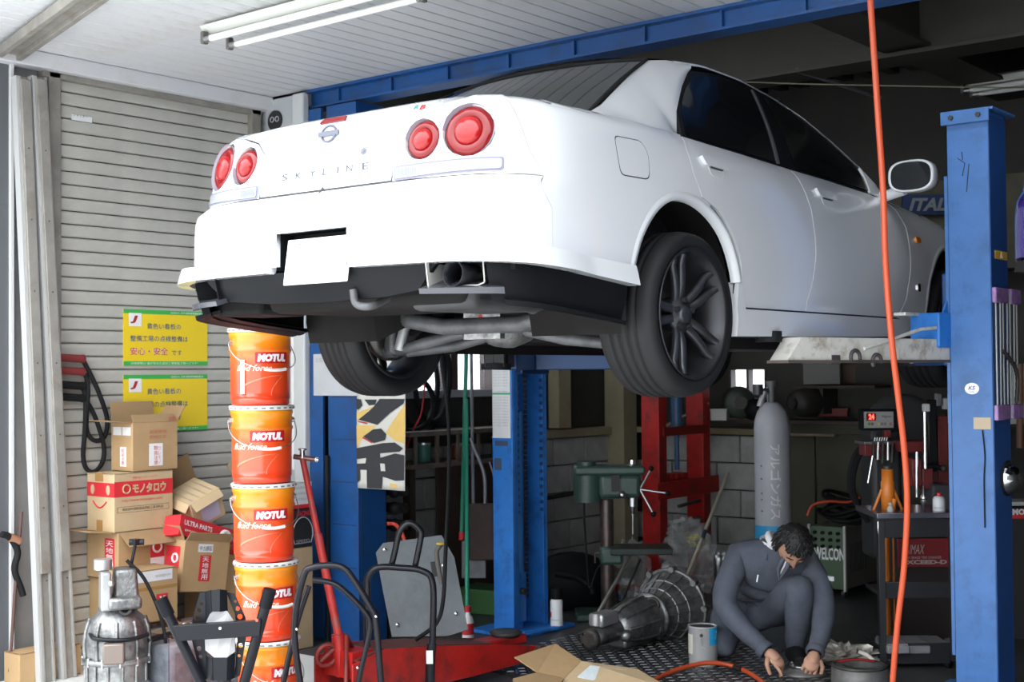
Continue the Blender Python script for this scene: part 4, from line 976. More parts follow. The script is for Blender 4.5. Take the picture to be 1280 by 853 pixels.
# tilted box 7 with printed flaps
Rt7 = orient(RIGHT*.50+UP*.06-FWD*.86, RIGHT*.80+UP*.42+FWD*.35); 
Rt7 = orient(-FWD*.62+RIGHT*.76-UP*.20, RIGHT*.55+UP*.42+FWD*.72)
c7 = onx(262, 655, -5.95)
d7 = (.22, .20, .17)
t = carton('tipped pale box with rows of small print on its flaps, top right of the pile', c7+Vector((-.09, .0, .03)), Rt7, d7, [('f', -.9, .05), ('l', -.8, .05)], closed=True, mat=card2)
for k in range(4): wr(t, d7, 't', '部品番号 取扱説明 部品', .08, .12+.22*k, .84, .06, MATS['grey_print'])
face(t, d7, 'f', .25, .12, .6, .55, M('lilac_label', (.52, .46, .60), .6))
t = thing('loose_cardboard', 'brown cardboard sheet leaning on the shutter beside the top box', 'cardboard', (0, 0, 0))
a = onx(226, 608, XS+.10); mb = MB(); mb.box(a, (.006, .22, .30), Rx(.45)@Ry(.1)); part('sheet', mb, card_in, t)
a = onx(226, 638, XS+.12); part('white_sheet', MB().box(a, (.004, .20, .12), Rx(-.35)), paper, t)
a = onx(297, 583, XS+.1); part('corner_piece', MB().box(a, (.006, .12, .10), Rx(.6)), card2, t)
c, d = front_box(-6.02, 31, 108, 852, 822, .2); t = carton('low plain brown box behind the leaning shutter posts', Vector((-6.17, c.y+.02, 0)), I3, (.14, d[1], c.z+d[2]), closed=True)
# parts cartons right of the pails
c, d = front_box(-5.66, 366, 391, 745, 686, .2); t = carton('tan box under the black carton right of the oil pails', Vector((c.x, c.y, 0)), I3, (d[0], d[1], c.z+d[2]), closed=True, mat=card2); zz = c.z+d[2]
c, d = front_box(-5.66, 367, 390, 683, 637, .18); d = (d[0], d[1], onx(367, 637, -5.66).z-zz); c.z = zz+.001
t = carton('black printed parts carton with a red flash right of the oil pails', c, I3, d, closed=True, mat=black_print, name='parts_carton')
lettering('RACING', red_print, t, plane_fn((d[0]/2+.001, -d[1]/2+.02, d[2]*.80), (0, 1, 0), (0, 0, 1)), d[1]*.8, d[2]*.13, .03, .3)
part('oval_print', MB().tube([(d[0]/2+.001, .075*math.cos(a), d[2]*.30+.10*math.sin(a)) for a in np.linspace(0, PI, 16)]+[(d[0]/2+.001, -.06, d[2]*.10), (d[0]/2+.001, .06, d[2]*.10)], .003, 6, closed=True), M('grey_oval_print', (.35, .36, .38), .5), t)
lettering('SPEED', MATS['grey_oval_print'], t, plane_fn((d[0]/2+.001, -.05, d[2]*.10), (0, 1, 0), (0, 0, 1)), .10, .02)
z9 = c.z+d[2]; c.z = z9+.001; d = (d[0], d[1], onx(367, 604, -5.66).z-z9)
t = carton('white printed carton with a red base line on the black carton', c, I3, d, closed=True, mat=paper, name='parts_carton')
face(t, d, 'f', 0, 0, 1, .14, red_print, 'red_strip')
for k in range(3): wr(t, d, 'f', 'OIL FILTER No.52', .12, .30+k*.22, .6, .09, MATS['grey_print'])

# ---- clear plastic tray with clamp
a = onz(240, 900, 0); tr = thing('plastic_tray', 'clear plastic tray holding a black wrench and a clamp in front of the boxes', 'tray', (a.x-.25, a.y+.16, 0))
mb = MB(); mb.bx(-.14, .14, -.2, .2, .0, .01); mb.bx(-.14, -.135, -.2, .2, 0, .36); mb.bx(.135, .14, -.2, .2, 0, .36); mb.bx(-.14, .14, -.2, -.195, 0, .36); mb.bx(-.14, .14, .195, .2, 0, .36)
part('tray_body', mb, glassy('milky_plastic', (.75, .76, .78), .2), tr); part('contents', MB().bx(-.12, .12, -.18, .18, .01, .30), M('pale_grey_clutter', (.5, .5, .52), .6, var=.4, vs=20), tr, bevel=.03)
wt = thing('wrench', 'black adjustable wrench lying on the plastic tray', 'wrench', (a.x-.25, a.y-.02, .32)); part('handle', MB().tube([(0, -.15, .0), (0, .10, .012)], [.012, .016], 8), black_steel, wt); part('jaw', MB().box((0, .13, .015), (.02, .06, .05)).box((0, .165, .03), (.02, .03, .02)), black_steel, wt, bevel=.004)
cpm = thing('hose_clamp', 'steel clamp standing on the plastic tray', 'clamp', (a.x-.20, a.y+.13, .33)); part('band', MB().torus((0, 0, .03), .03, .006, (1, 0, 0), 20, 6), steel, cpm); part('screw', MB().cyl((0, -.03, .065), (0, .03, .065), .008), steel, cpm)

# ---- oil pails
pa = onz(334.5, 893, 0); PH, PRr = .344, .1415
pail_m = bpy.data.materials.new('orange_red_pail'); pail_m.use_nodes = True
nt_ = pail_m.node_tree; tc = nt_.nodes.new('ShaderNodeTexCoord'); sx = nt_.nodes.new('ShaderNodeSeparateXYZ'); rp = nt_.nodes.new('ShaderNodeValToRGB')
nt_.links.new(tc.outputs['Object'], sx.inputs[0]); mp = nt_.nodes.new('ShaderNodeMath'); mp.operation = 'DIVIDE'; mp.inputs[1].default_value = PH; nt_.links.new(sx.outputs[2], mp.inputs[0]); nt_.links.new(mp.outputs[0], rp.inputs[0])
e = rp.color_ramp.elements; e[0].position = .12; e[0].color = (.78, .05, .012, 1); e[1].position = .95; e[1].color = (.90, .30, .005, 1); k_ = e.new(.55); k_.color = (.82, .085, .01, 1)
pb_ = nt_.nodes['Principled BSDF']; nt_.links.new(rp.outputs[0], pb_.inputs['Base Color']); pb_.inputs['Roughness'].default_value = .3; pb_.inputs['Coat Weight'].default_value = .5; pb_.inputs['Coat Roughness'].default_value = .08
pale_sw = M('pale_orange_swoosh', (.82, .22, .12), .4); lidm = M('pail_lid_white', (.72, .71, .69), .4, var=.1)
def pail():
    t = thing('oil_pail', '', 'pail', (0, 0, 0))
    r = PRr-.008
    pr = [(r-.012, 0), (r-.006, .004), (r-.006, .02), (r-.002, .03)]+[(r-.002+.001*k/6, .03+.03*k) for k in range(7)]+[(r, .232), (r+.005, .238), (r+.005, .246), (r, .252), (r+.001, .30), (r+.005, .306), (r+.005, .318), (r+.001, .324), (r+.001, .328)]
    part('body', MB().lathe(pr, n=48), pail_m, t)
    part('lid', MB().lathe([(.0001, .334), (r-.02, .334), (r-.018, .340), (r+.007, .342), (r+.011, .338), (r+.011, .326), (r+.006, .322)], n=48), lidm, t)
    mb = MB()
    for i in range(26):
        a = 2*PI*i/26; mb.box(((r+.011)*math.cos(a), (r+.011)*math.sin(a), .331), (.003, .018, .007), Rz(a))
    part('lid_crimps', mb, M('dark_crimp', (.2, .19, .18), .5), t, kind='stuff')
    rr = r+.0016
    def cyl_fn(x, z): a = x/rr; return Vector((rr*math.cos(a), rr*math.sin(a), z))
    def patch(x0, x1, z0, z1, d=0.): return MB().sheet(lambda a, b: Vector(((rr+d)*math.cos((x0+(x1-x0)*a)/rr), (rr+d)*math.sin((x0+(x1-x0)*a)/rr), z0+(z1-z0)*b)), 12, 1)
    logo = part('logo_patch', patch(-.060, .100, .184, .232), M('pail_logo_red', (.52, .004, .014), .35), t, fix=False)
    vs, fs, asp = text2d('MOTUL', .075, .15); mb = MB(); mb.add([cyl_fn(-.050+p[0]*.138, .1905+p[1]*.035)+Vector((math.cos((-.050+p[0]*.138)/rr), math.sin((-.050+p[0]*.138)/rr), 0))*.001 for p in vs], fs); part('lettering', mb, white_print, t, fix=False)
    lettering('fluid force', M('cream_print', (.85, .70, .58), .5), t, lambda x, y: cyl_fn(-.15+x, .150+y), .165, .028, .016, .35)
    def sw(z0, amp, x0, x1, th): return MB().sheet(lambda a, b: cyl_fn(x0+(x1-x0)*a, z0+amp*math.sin(a*PI/2)**.8+th*(1-a*.9)*(b-.5)), 24, 1)
    part('swoosh', sw(.075, .055, -.13, .06, .010), pale_sw, t, fix=False)
    part('swoosh', MB().sheet(lambda a, b: cyl_fn(.065-.055*math.sin(a*PI*.55)+.004*b, .128-.085*a), 18, 1), pale_sw, t, fix=False)
    for k in range(5): part('swoosh_line', MB().sheet(lambda a, b, k=k: cyl_fn(.012+.012*k+.05*a*a+.0012*b, .115-.075*a), 12, 1), M('faint_swoosh', (.80, .11, .05), .4), t, fix=False)
    for s in (-1, 1):
        a = .15+s*PI/2*1.04; p = Vector((r*math.cos(a), r*math.sin(a), .275)); n_ = Vector((math.cos(a), math.sin(a), 0)); part('ear', MB().cyl(p, p+n_*.012, .013, n=14).cyl(p+n_*.01, p+n_*.018, .006, n=10), steel, t)
    pts = []
    for k in range(21):
        q = k/20; a = .15-PI/2*1.04+PI*1.04*q; rr2 = r+.016+.012*math.sin(PI*q); pts.append((rr2*math.cos(a), rr2*math.sin(a), .275-.122*math.sin(PI*q)**.75))
    hn = part('handle', MB().tube(pts, .0022, 6), steel, t); part('grip', MB().tube(pts[8:13], .007, 8), M('white_grip', (.75, .73, .70), .4), hn)
    return t
face_a = math.atan2(-pa.y, -pa.x)
pl0 = pail()
words = ['orange red oil pail, topmost of the stack of five', 'orange red oil pail, second from the top of the stack', 'orange red oil pail in the middle of the stack', 'orange red oil pail, second from the bottom of the stack', 'orange red oil pail at the floor, partly hidden by the black stand']
for k in range(5):
    t = pl0 if k == 0 else copy_tree(pl0)
    px = [327, 328.5, 330.5, 333, 335][k]; q = ond(px, 800, (pa-EYE).dot(FWD))
    t.location = (q.x, q.y, (4-k)*PH); t.rotation_euler = (0, 0, face_a+[.28, .06, .12, .30, .55][k])
    tag(t, words[k], 'pail', 'stacked oil pails')
tg = part('paper_tag', MB().sheet(lambda a, b: Vector(((PRr-.004)*math.cos(-.95+.16*a), (PRr-.004)*math.sin(-.95+.16*a), .05+.15*b)), 4, 1), paper, pl0, 'white paper sticker', fix=False)

# ---- standing gearbox by the boxes (bell end down)
q = onz(133, 905, 0); gx, gy = q.x-.12, q.y+.14
def ribs(mb, prof, n, th=.008, ax=None):
    for i in range(n):
        a = 2*PI*i/n
        for (r0, z0), (r1, z1) in zip(prof, prof[1:]):
            c0 = Vector((math.cos(a)*(r0+.004), math.sin(a)*(r0+.004), z0)); c1 = Vector((math.cos(a)*(r1+.004), math.sin(a)*(r1+.004), z1)); mb.tube([c0, c1], th, 5)
    return mb
gpos = onx(146, 800, gx)
G = thing('gearbox', 'grey aluminium gearbox standing on end in front of the cardboard boxes', 'gearbox', (gx, gy, 0))
sc_ = (gpos-EYE).dot(FWD)/1700
bell = [(.14, 0), (.165, .02), (.165, .05), (.155, .07), (.15, .16), (.152, .27)]
part('bell_housing', ribs(MB().lathe([(.0001, 0)]+bell, n=36), bell[2:], 14), alu, G)
part('flange', MB().lathe([(.15, .262), (.172, .262), (.172, .288), (.15, .288)], n=36), alu, G)
cse = [(.155, .288), (.16, .36), (.150, .43), (.135, .47), (.10, .50), (.09, .53)]
part('main_case', ribs(MB().lathe(cse+[(.0001, .53)], n=36), cse[:4], 10, .010), alu2, G)
part('mounting_plate', MB().box((.12, -.10, .33), (.10, .10, .10), Rz(-.7)), M('brown_grey_plate', (.20, .16, .14), .5, .5), G, bevel=.008)
for i in range(12):
    a = 2*PI*i/12; part('bolt', MB().cyl((.166*math.cos(a), .166*math.sin(a), .255), (.166*math.cos(a), .166*math.sin(a), .298), .008, n=6), steel, G)
mb = MB(); mb.box((.02, .03, .62), (.17, .13, .20), Rz(-.5), .8); mb.box((.05, .0, .56), (.2, .16, .06), Rz(-.5)); part('tail_housing', mb, alu2, G, bevel=.015)
part('tail_cover', MB().box((.02, -.085, .62), (.12, .05, .19), Rz(-.5)).cyl((-.02, -.07, .72), (-.02, -.07, .77), .045, n=16), M('bright_aluminium', (.46, .465, .47), .4, .7, var=.3), G, bevel=.01)
part('bore', MB().lathe([(.018, 0), (.034, 0), (.034, .02), (.018, .02), (.014, -.01)], (.10, -.02, .53), (.7, -.7, .1), 18), dark_metal, G)
part('shift_lever', MB().tube([(.04, .05, .72), (.05, .07, .83)], .009, 8).box((.052, .075, .845), (.05, .05, .03)).cyl((.03, .05, .845), (.08, .10, .845), .016), black_steel, G, bevel=.003)
part('breather_hose', MB().tube(bez([(.05, .02, .76), (.10, .09, .66), (.13, .17, .45), (.14, .19, .25), (.13, .18, .05)], 6), .009, 8), black_rubber, G)
part('selector_rod', MB().tube(bez([(-.06, -.12, .42), (.06, -.165, .40), (.16, -.06, .39), (.17, .06, .40)], 6), .011, 8), black_steel, G)
part('cover_bolts', MB().ball((.08, -.09, .66), .018, 10, 8), steel, G)
part('case_cover', MB().box((.14, .02, .12), (.04, .14, .1), Rz(.1)), alu, G, bevel=.01)
s_ = (gpos-EYE).dot(FWD)
G.scale = (.9, .9, .9)

# ---- black stand with splayed arms and a perforated plate (front left)
def VP(x, y, d): return ond(x, y, d)
st = thing('service_stand', 'black steel stand with two splayed arms and a perforated plate in front of the pails', 'stand', onz(288, 940, 0))
o_ = Vector(st.location); D0 = (o_-EYE).dot(FWD)
def L(p): return Vector(p)-o_
for a, b in (((205, 757), (290, 935)), ((335, 746), (283, 935))):
    p, q = VP(*a, D0-.02), VP(*b, D0); part('arm', MB().cyl(L(p), L(q), .021, n=16), black_steel, st)
    part('end_cap', MB().cyl(L(p+(p-q).normalized()*.03), L(p-(p-q).normalized()*.045), .026, n=18), black_plastic, st, bevel=.003)
cb = [VP(218, 781, D0-.03), VP(328, 774, D0-.03), VP(326, 794, D0-.03), VP(226, 800, D0-.03)]
nrm = -FWD
mb = MB(); mb.add([L(p) for p in cb]+[L(p+nrm*.03) for p in cb], [(0, 1, 2, 3), (7, 6, 5, 4), (0, 4, 5, 1), (1, 5, 6, 2), (2, 6, 7, 3), (3, 7, 4, 0)]); part('crossbar', mb, black_steel, st, bevel=.003)
for x, y in ((275, 786), (321, 776)): p = VP(x, y, D0-.064); part('bolt', MB().cyl(L(p), L(p-nrm*.006), .006, n=10), M('red_dot' if x > 300 else 'bolt_steel', (.6, .08, .05) if x > 300 else (.5, .5, .5), .4), st)
# perforated flanges (outline with holes cut through) and folded centre plates
def flange(poly, holes, d, nm):
    pts = [Vector((x, y)) for x, y in densify(poly, 4)]; n = len(pts); ed = [(i, (i+1) % n) for i in range(n)]
    for hx, hy, hr in holes:
        k0 = len(pts); pts += [Vector((hx+hr*math.cos(t), hy+hr*math.sin(t))) for t in np.linspace(0, 2*PI, 14, endpoint=False)]; ed += [(k0+i, k0+(i+1) % 14) for i in range(14)]
    v, e_, f, *_ = delaunay_2d_cdt(pts, ed, [], 0, 1e-6)
    f = [q for q in f if inpoly(sum(v[i][0] for i in q)/3, sum(v[i][1] for i in q)/3, poly) and not any(math.hypot(sum(v[i][0] for i in q)/3-hx, sum(v[i][1] for i in q)/3-hy) < hr*.97 for hx, hy, hr in holes)]
    mb = MB(); mb.add([L(VP(p[0], p[1], d)) for p in v], f); part(nm, mb, black_steel, st, fix=True, solid=.004)
flange([(250, 741), (262, 740), (262, 775), (258, 790), (260, 850), (252, 848), (240, 800), (241, 775)], [(252, 755, 2), (249, 763, 3), (247, 773, 3.4), (247, 797, 3.6), (249, 811, 3), (251, 821, 2.2)], D0+.03, 'perforated_flange')
flange([(283, 740), (293, 742), (307, 772), (308, 795), (300, 845), (293, 848), (297, 800), (294, 768)], [(294, 752, 2), (297, 761, 3), (300, 771, 3.4), (302, 793, 3.6), (301, 807, 3), (299, 820, 2)], D0+.03, 'perforated_flange')
def quad(P, d, mat, nm):
    q = [L(VP(x, y, dd)) for (x, y, dd) in P]; mb = MB(); n_ = len(q); mb.add(q, [tuple(range(n_))]); part(nm, mb, mat, st, solid=.004)
for P in ([(257, 740, D0+.03), (264, 738, D0-.02), (265, 765, D0-.02), (258, 778, D0+.03)], [(264, 738, D0-.02), (274, 737, D0-.03), (274, 765, D0-.03), (265, 765, D0-.02)], [(274, 737, D0-.03), (283, 738, D0+.0), (284, 764, D0), (274, 765, D0-.03)]): quad(P, D0, black_steel, 'folded_plate')
for P in ([(258, 820, D0+.03), (266, 823, D0-.02), (267, 851, D0-.02), (259, 850, D0+.03)], [(266, 823, D0-.02), (284, 823, D0-.03), (283, 852, D0-.03), (267, 851, D0-.02)], [(284, 823, D0-.03), (294, 815, D0), (293, 848, D0), (283, 852, D0-.03)]): quad(P, D0, black_steel, 'folded_plate')
wp = M('pale_grey_plate', (.42, .41, .42), .5)
quad([(264, 765, D0-.012), (284, 764, D0-.012), (294, 778, D0-.0), (294, 815, D0), (285, 822, D0-.012), (268, 822, D0-.012), (257, 813, D0+.01), (256, 790, D0+.01), (257, 780, D0+.01)], D0, wp, 'pale_plate')
part('base_ring', MB().torus((0, 0, .012), .20, .012), black_steel, st); part('base_post', MB().cyl((0, 0, 0), (0, 0, .06), .03), black_steel, st)
for k in range(3): a = k*2*PI/3; part('base_foot', MB().tube([(0, 0, .02), (.2*math.cos(a), .2*math.sin(a), .012)], .012), black_steel, st)

# ---- tubular frames
bs2 = M('scuffed_black_tube', (.010, .010, .014), .2, spec=.3)
def tubeframe(name, label, paths, d, r, base):
    o2 = onz(*base, 0); t = thing(name, label, 'stand', (o2.x, o2.y, 0))
    for nm, pts, dd, rr in paths:
        P = [ond(x, y, d+dd)-Vector((o2.x, o2.y, 0)) for x, y in pts]
        for i in (0, -1):   # carry the open ends down to the floor
            pass
        part(nm, MB().tube(bez(P, 5), rr, 10), bs2, t)
    return t
D1 = 5.8
tubeframe('work_frame', 'black tubular folding frame standing between the oil pails and the red jack', [
    ('outer_tube', [(388, 925), (375, 853), (368, 782), (379, 722), (390, 710), (415, 707), (430, 711), (443, 726), (465, 762), (470, 778), (476, 853), (481, 925)], 0, .0145),
    ('inner_tube', [(391, 725), (415, 729), (432, 740), (457, 766), (463, 782), (457, 814), (449, 850), (438, 925)], .10, .0125),
    ('inner_tube', [(386, 733), (371, 780), (354, 855), (342, 925)], .10, .0125)], D1, .0145, (425, 925))
t = bpy.data.objects['work_frame']
for x, y in ((371, 787), (470, 771), (447, 835)):
    p = ond(x, y, D1-.017)-Vector(t.location); part('rivet', MB().ball(p, .007, 10, 6), chrome, t)
D2 = 6.25
tubeframe('hand_truck', 'black tubular hand truck leaning in front of the grey plastic cover', [
    ('frame_tube', [(459, 880), (459, 745), (460, 722), (472, 710), (500, 710), (528, 714), (541, 730), (541, 790), (540, 812)], 0, .0155),
    ('handle_loop', [(489, 709), (494, 688), (500, 664), (512, 654), (524, 662), (526, 672), (518, 712)], .04, .0145),
    ('leg_sleeve', [(540, 805), (538, 830), (537, 882)], 0, .022), ('leg_sleeve', [(459, 850), (459, 885)], 0, .022)], D2, .0155, (500, 889))
t = bpy.data.objects['hand_truck']
part('toe_plate', MB().bx(-.18, .18, -.16, .02, 0, .008), bs2, t)
part('pale_label', MB().box(ond(537, 822, D2-.028)-Vector(t.location), (.03, .004, .06), Rz(YAW)), paper, t)

# ---- grey plastic undertray
D3 = 6.75
gp = thing('undertray', 'grey plastic car undertray with bolts leaning against the lift behind the jack', 'undertray', (0, 0, 0))
pts = [(470, 692), (479, 680), (552, 670), (568, 698), (585, 788), (560, 796), (490, 797), (479, 740)]
bot, top_ = D3-.05, D3+.18
def gpt(x, y): return ond(x, y, bot+(top_-bot)*(797-y)/127)
v, f, n = fill(pts, 9); part('sheet', MB().add([gpt(x, y) for x, y in v], f, False), M('grey_undertray', (.13, .145, .155), .5, var=.2, vs=5, dirt=(.09, .10, .105), ds=4), gp, solid=.01)
for x, y in ((481, 687), (497, 781), (570, 767), (554, 707)): part('bolt', MB().ball(gpt(x, y)-FWD*.012, .012, 12, 8), chrome, gp)
q = [gpt(x, y)-FWD*.008 for x, y in ((538, 703), (548, 701), (550, 720), (541, 722))]; part('slot', MB().add(q, [(0, 1, 2, 3)]), black_print, gp, solid=.004)
part('crease', MB().tube([gpt(480, 743)-FWD*.006, gpt(530, 736)-FWD*.006], .002), M('tan_line', (.25, .22, .18), .6), gp)
hp = thing('black_hose', 'black hose hanging down across the grey undertray', 'hose', (0, 0, 0))
part('hose', MB().tube(bez([ond(550, 440, 7.6), ond(560, 520, 7.4), ond(561, 600, 7.0), ond(557, 690, 6.6), ond(554, 750, 6.5), ond(545, 780, 6.45), ond(520, 800, 6.5)], 8), .010, 8), black_rubber, hp)
part('loop', MB().tube(bez([ond(552, 680, 6.7), ond(546, 690, 6.7), ond(548, 710, 6.68), ond(552, 730, 6.66)], 6), .012, 8), M('grey_brown_hose', (.10, .09, .08), .6), hp)
part('yellow_tie', MB().torus(ond(551, 680, 6.68), .018, .005, (0, 0, 1), 12, 6), M('yellow_tie', (.6, .42, .03), .5), hp)

# ---- red trolley jack
A_ = onz(425, 885, 0); B_ = onz(652, 830, 0); dv = (B_-A_); Lj = dv.length; rz = math.atan2(dv.y, dv.x)
jk = thing('trolley_jack', 'long red trolley jack with its tall handle up, on the floor before the blue column', 'jack', (A_.x, A_.y, 0), rz)
for s in (-1, 1):
    part('side_plate', MB().prism([(-.05, .05), (-.05, .22), (.15, .26), (.5, .22), (Lj*.72, .17), (Lj-.05, .12), (Lj-.02, .05), (Lj*.6, .04)], (0, s*.13-.006, 0), (1, 0, 0), (0, 0, 1), .012), red_paint, jk, bevel=.003)
part('top_cover', MB().prism([(.0, .23), (.15, .258), (.5, .222), (Lj*.72, .172), (Lj*.72, .16), (.5, .21), (.0, .22)], (0, .125, 0), (1, 0, 0), (0, 0, 1), .25), M('grimy_red', (.12, .03, .025), .6, var=.5, vs=9), jk)
part('lift_arm', MB().box((Lj*.78, 0, .14), (.5, .12, .05)), red_paint, jk, bevel=.01)
part('saddle', MB().lathe([(.0001, 0), (.07, 0), (.085, .02), (.07, .03), (.0001, .022)], (Lj-.12, 0, .16), n=24), dark_metal, jk)
for x in (.05,): 
    for s in (-1, 1): part('wheel', MB().cyl((x, s*.15, .055), (x, s*.19, .055), .055, n=20), dark_metal, jk, bevel=.006)
for s in (-1, 1): part('wheel', MB().cyl((Lj-.02, s*.10, .06), (Lj-.02, s*.17, .06), .06, n=22), M('worn_wheel', (.10, .06, .05), .5, .4, var=.4), jk, bevel=.006)
h0 = Vector((.02, 0, .22)); iv = jk.matrix_basis.inverted()
tp2 = ond(378, 573, 6.2); tp2 = iv @ tp2
part('handle', MB().tube([h0, h0.lerp(tp2, .62)], .019, 12).tube([h0.lerp(tp2, .60), tp2], .014, 12), M('worn_red_handle', (.50, .035, .03), .45, var=.3, vs=12, dirt=(.14, .10, .09), ds=9), jk)
part('handle_socket', MB().tube([h0-Vector((0, 0, .08)), h0.lerp(tp2, .12)], .032, 12).box((.05, 0, .2), (.12, .2, .12)), red_paint, jk)
part('handle_links', MB().tube([(-.04, -.09, .1), (.0, -.05, .33), (.10, .02, .24)], .011).tube([(-.08, .06, .2), (.02, .0, .30)], .012).torus((-.05, .03, .24), .05, .01, (.3, 1, .2), 16, 6), M('dull_red_links', (.25, .03, .025), .55, var=.4), jk)
ca, cb_ = iv @ ond(367, 571, 6.2), iv @ ond(398, 575, 6.2)
part('tee_grip', MB().tube([ca, cb_], .012, 10), M('scuffed_grip', (.20, .10, .09), .35, .5, var=.4, vs=20), jk); part('tee_tip', MB().tube([cb_.lerp(ca, .12), cb_], .0125, 10), chrome, jk)
part('top_knob', MB().tube([tp2, tp2+Vector((0, 0, .035))], .013, 12).torus(tp2+Vector((0, 0, .04)), .016, .005, (0, 0, 1), 16, 6), chrome, jk)
# ------------------------------------------------------------------ two post lift
YL = 6.10
def cmark(c, r, n, ex, ez, mat, par):
    part('hook_hole', MB().tube([Vector(c)+Vector(ex)*r*math.cos(a)+Vector(ez)*r*math.sin(a) for a in np.linspace(-.3, PI+.7, 14)], .009, 8), mat, par)
# left post: channel open towards the car
xl0, xl1 = ony(616, 600, YL).x, ony(641, 600, YL).x
yl1 = onx(684, 600, xl1).y
lp = thing('lift_post', 'bright blue lift post with a paper chart, standing inside behind the car', 'lift post', (xl0, YL, 0))
w, dpt = xl1-xl0, yl1-YL
mb = MB(); mb.bx(0, w, 0, .012, .02, 2.6); mb.bx(0, .012, .012, dpt-.012, .02, 2.6); mb.bx(0, w, dpt-.012, dpt, .02, 2.6); mb.bx(w-.012, w, .012, .05, .02, 2.6); mb.bx(w-.012, w, dpt-.04, dpt-.012, .02, 2.6)
lift_blue = M('lift_blue', (.028, .19, .60), .4, 0, var=.2, vs=5, dirt=(.02, .09, .30), ds=6)
part('channel', mb, lift_blue, lp, bevel=.003)
part('base_plate', MB().bx(-.12, w+.12, -.08, dpt+.1, 0, .02), lift_blue, lp, bevel=.003)
part('hydraulic_cylinder', MB().cyl((w-.05, .10, .30), (w-.05, .10, 1.28), .036, n=20).cyl((w-.05, .10, .02), (w-.05, .10, .30), .028), M('cylinder_blue', (.04, .17, .47), .3, 0, var=.2), lp)
part('piston_rod', MB().cyl((w-.05, .10, 1.28), (w-.05, .10, 1.62), .013, n=14), chrome, lp)
mb = MB()
for i in range(46): mb.box((w-.04, .17, .2+i*.03), (.012, .02, .022), Rz(.0 if i % 2 else 1.57))
part('chain', mb, dark_metal, lp, kind='stuff')
part('cylinder_bracket', MB().box((w-.03, .10, .20), (.03, .09, .30)), lift_blue, lp, bevel=.02)
part('bracket_bolt', MB().cyl((w-.012, .09, .24), (w+.01, .09, .24), .02), dark_metal, lp)
mb = MB()
for i in range(22): mb.box((w-.006, dpt-.05, .7+i*.045), (.016, .012, .02)); mb.box((w-.006, .055, .7+i*.045), (.016, .012, .02))
part('latch_teeth', mb, M('dark_blue_teeth', (.012, .05, .16), .5), lp, kind='stuff')
za, zb = ony(628, 458, YL).z, ony(628, 548, YL).z
ch = part('chart', MB().bx(.006, w-.012, -.004, 0, zb, za+.06), paper, lp, 'printed white chart')
for k in range(24):
    if k != 10: lettering('あいうえ 二柱リフト 点検表 注意', M('grey_print', (.3, .3, .32), .6), ch, plane_fn((.014, -.0045, za+.03-k*.0165), (1, 0, 0), (0, 0, 1)), w*.72, .008)
part('green_rule', MB().bx(.006, w-.012, -.0046, -.004, za-.165, za-.155), M('green_rule', (.05, .40, .16), .5), ch)
for y0, y1, x0, x1 in ((551, 558, 619, 635), (573, 588, 618, 627)):
    a, b = ony(x0, y0, YL), ony(x1, y1, YL); part('tape_mark', MB().bx(a.x-xl0, b.x-xl0, -.002, 0, b.z, a.z), M('dark_blue_grey_tape', (.05, .07, .12), .6), lp)
# carriage and arms of the left post
part('carriage', MB().bx(w-.03, w+.05, .03, dpt-.03, 1.50, 1.95), M('navy_carriage', (.01, .035, .11), .4), lp, bevel=.01)
navy = M('navy_arm_paint', (.012, .055, .17), .38)
white_arm = M('chipped_white_arm', (.66, .64, .59), .5, 0, var=.15, vs=6, dirt=(.34, .29, .23), ds=11)
AZ = 1.575
def arm(par, root, p, q, zt, m1, m2, base):
    a = Vector(p)-base; b = Vector(q)-base; d = (b-a); L_ = d.length; u = d/L_; ang = math.atan2(u.y, u.x)
    mid = a+u*L_*.36; part('outer_arm', MB().box((mid.x, mid.y, zt), (L_*.72, .13, .10), Rz(ang)), m1, par, bevel=.006)
    mid = a+u*L_*.80; part('inner_arm', MB().box((mid.x, mid.y, zt), (L_*.5, .10, .075), Rz(ang)), m2, par, bevel=.004)
    part('lift_pad', MB().cyl((b.x, b.y, zt-.02), (b.x, b.y, zt+.062), .06, n=20).cyl((b.x, b.y, zt-.05), (b.x, b.y, zt-.02), .075, n=20), black_rubber, par, bevel=.005)
Bp = Vector((xl0, YL, 0))
arm(lp, None, (xl1+.04, YL+.18, 0), (-4.22, 6.75, 0), AZ, navy, white_arm, Bp)
pr = onx(620, 455, -4.30)
arm(lp, None, (xl1+.04, YL+.06, 0), (pr.x, pr.y, 0), AZ, navy, M('black_arm', (.02, .02, .022), .5), Bp)
# right post
xr0, xr1 = ony(1189, 500, YL).x, ony(1241, 500, YL).x
yr1 = onx(1262, 500, xr1).y
zt = ony(1215, 140, YL).z
rp = thing('lift_post', 'light blue lift post in the right foreground with an oval sticker and beige tape', 'lift post', (xr0, YL, 0))
w, dpt = xr1-xr0, yr1-YL
mb = MB(); mb.bx(0, w, 0, .012, .02, zt); mb.bx(w-.012, w, .012, dpt-.012, .02, zt); mb.bx(0, w, dpt-.012, dpt, .02, zt); mb.bx(0, .012, .012, .05, .02, zt-.3); mb.bx(0, .012, dpt-.05, dpt-.012, .02, zt)
part('channel', mb, blue_post, rp, bevel=.003)
part('side_shade_sheet', MB().bx(w, w+.002, .004, dpt, .02, zt-.02), M('blue_with_side_shade', (.018, .075, .27), .4, 0, var=.2), rp)  # shade on the post's side face, put into a darker blue sheet
part('base_plate', MB().bx(-.15, w+.12, -.1, dpt+.1, 0, .02), blue_post, rp, bevel=.003)
part('top_plate', MB().bx(-.02, w+.03, -.02, dpt+.06, zt-.0, zt+.012).bx(-.02, w+.012, -.022, -.010, zt-.05, zt+.012), blue_post, rp, bevel=.002)
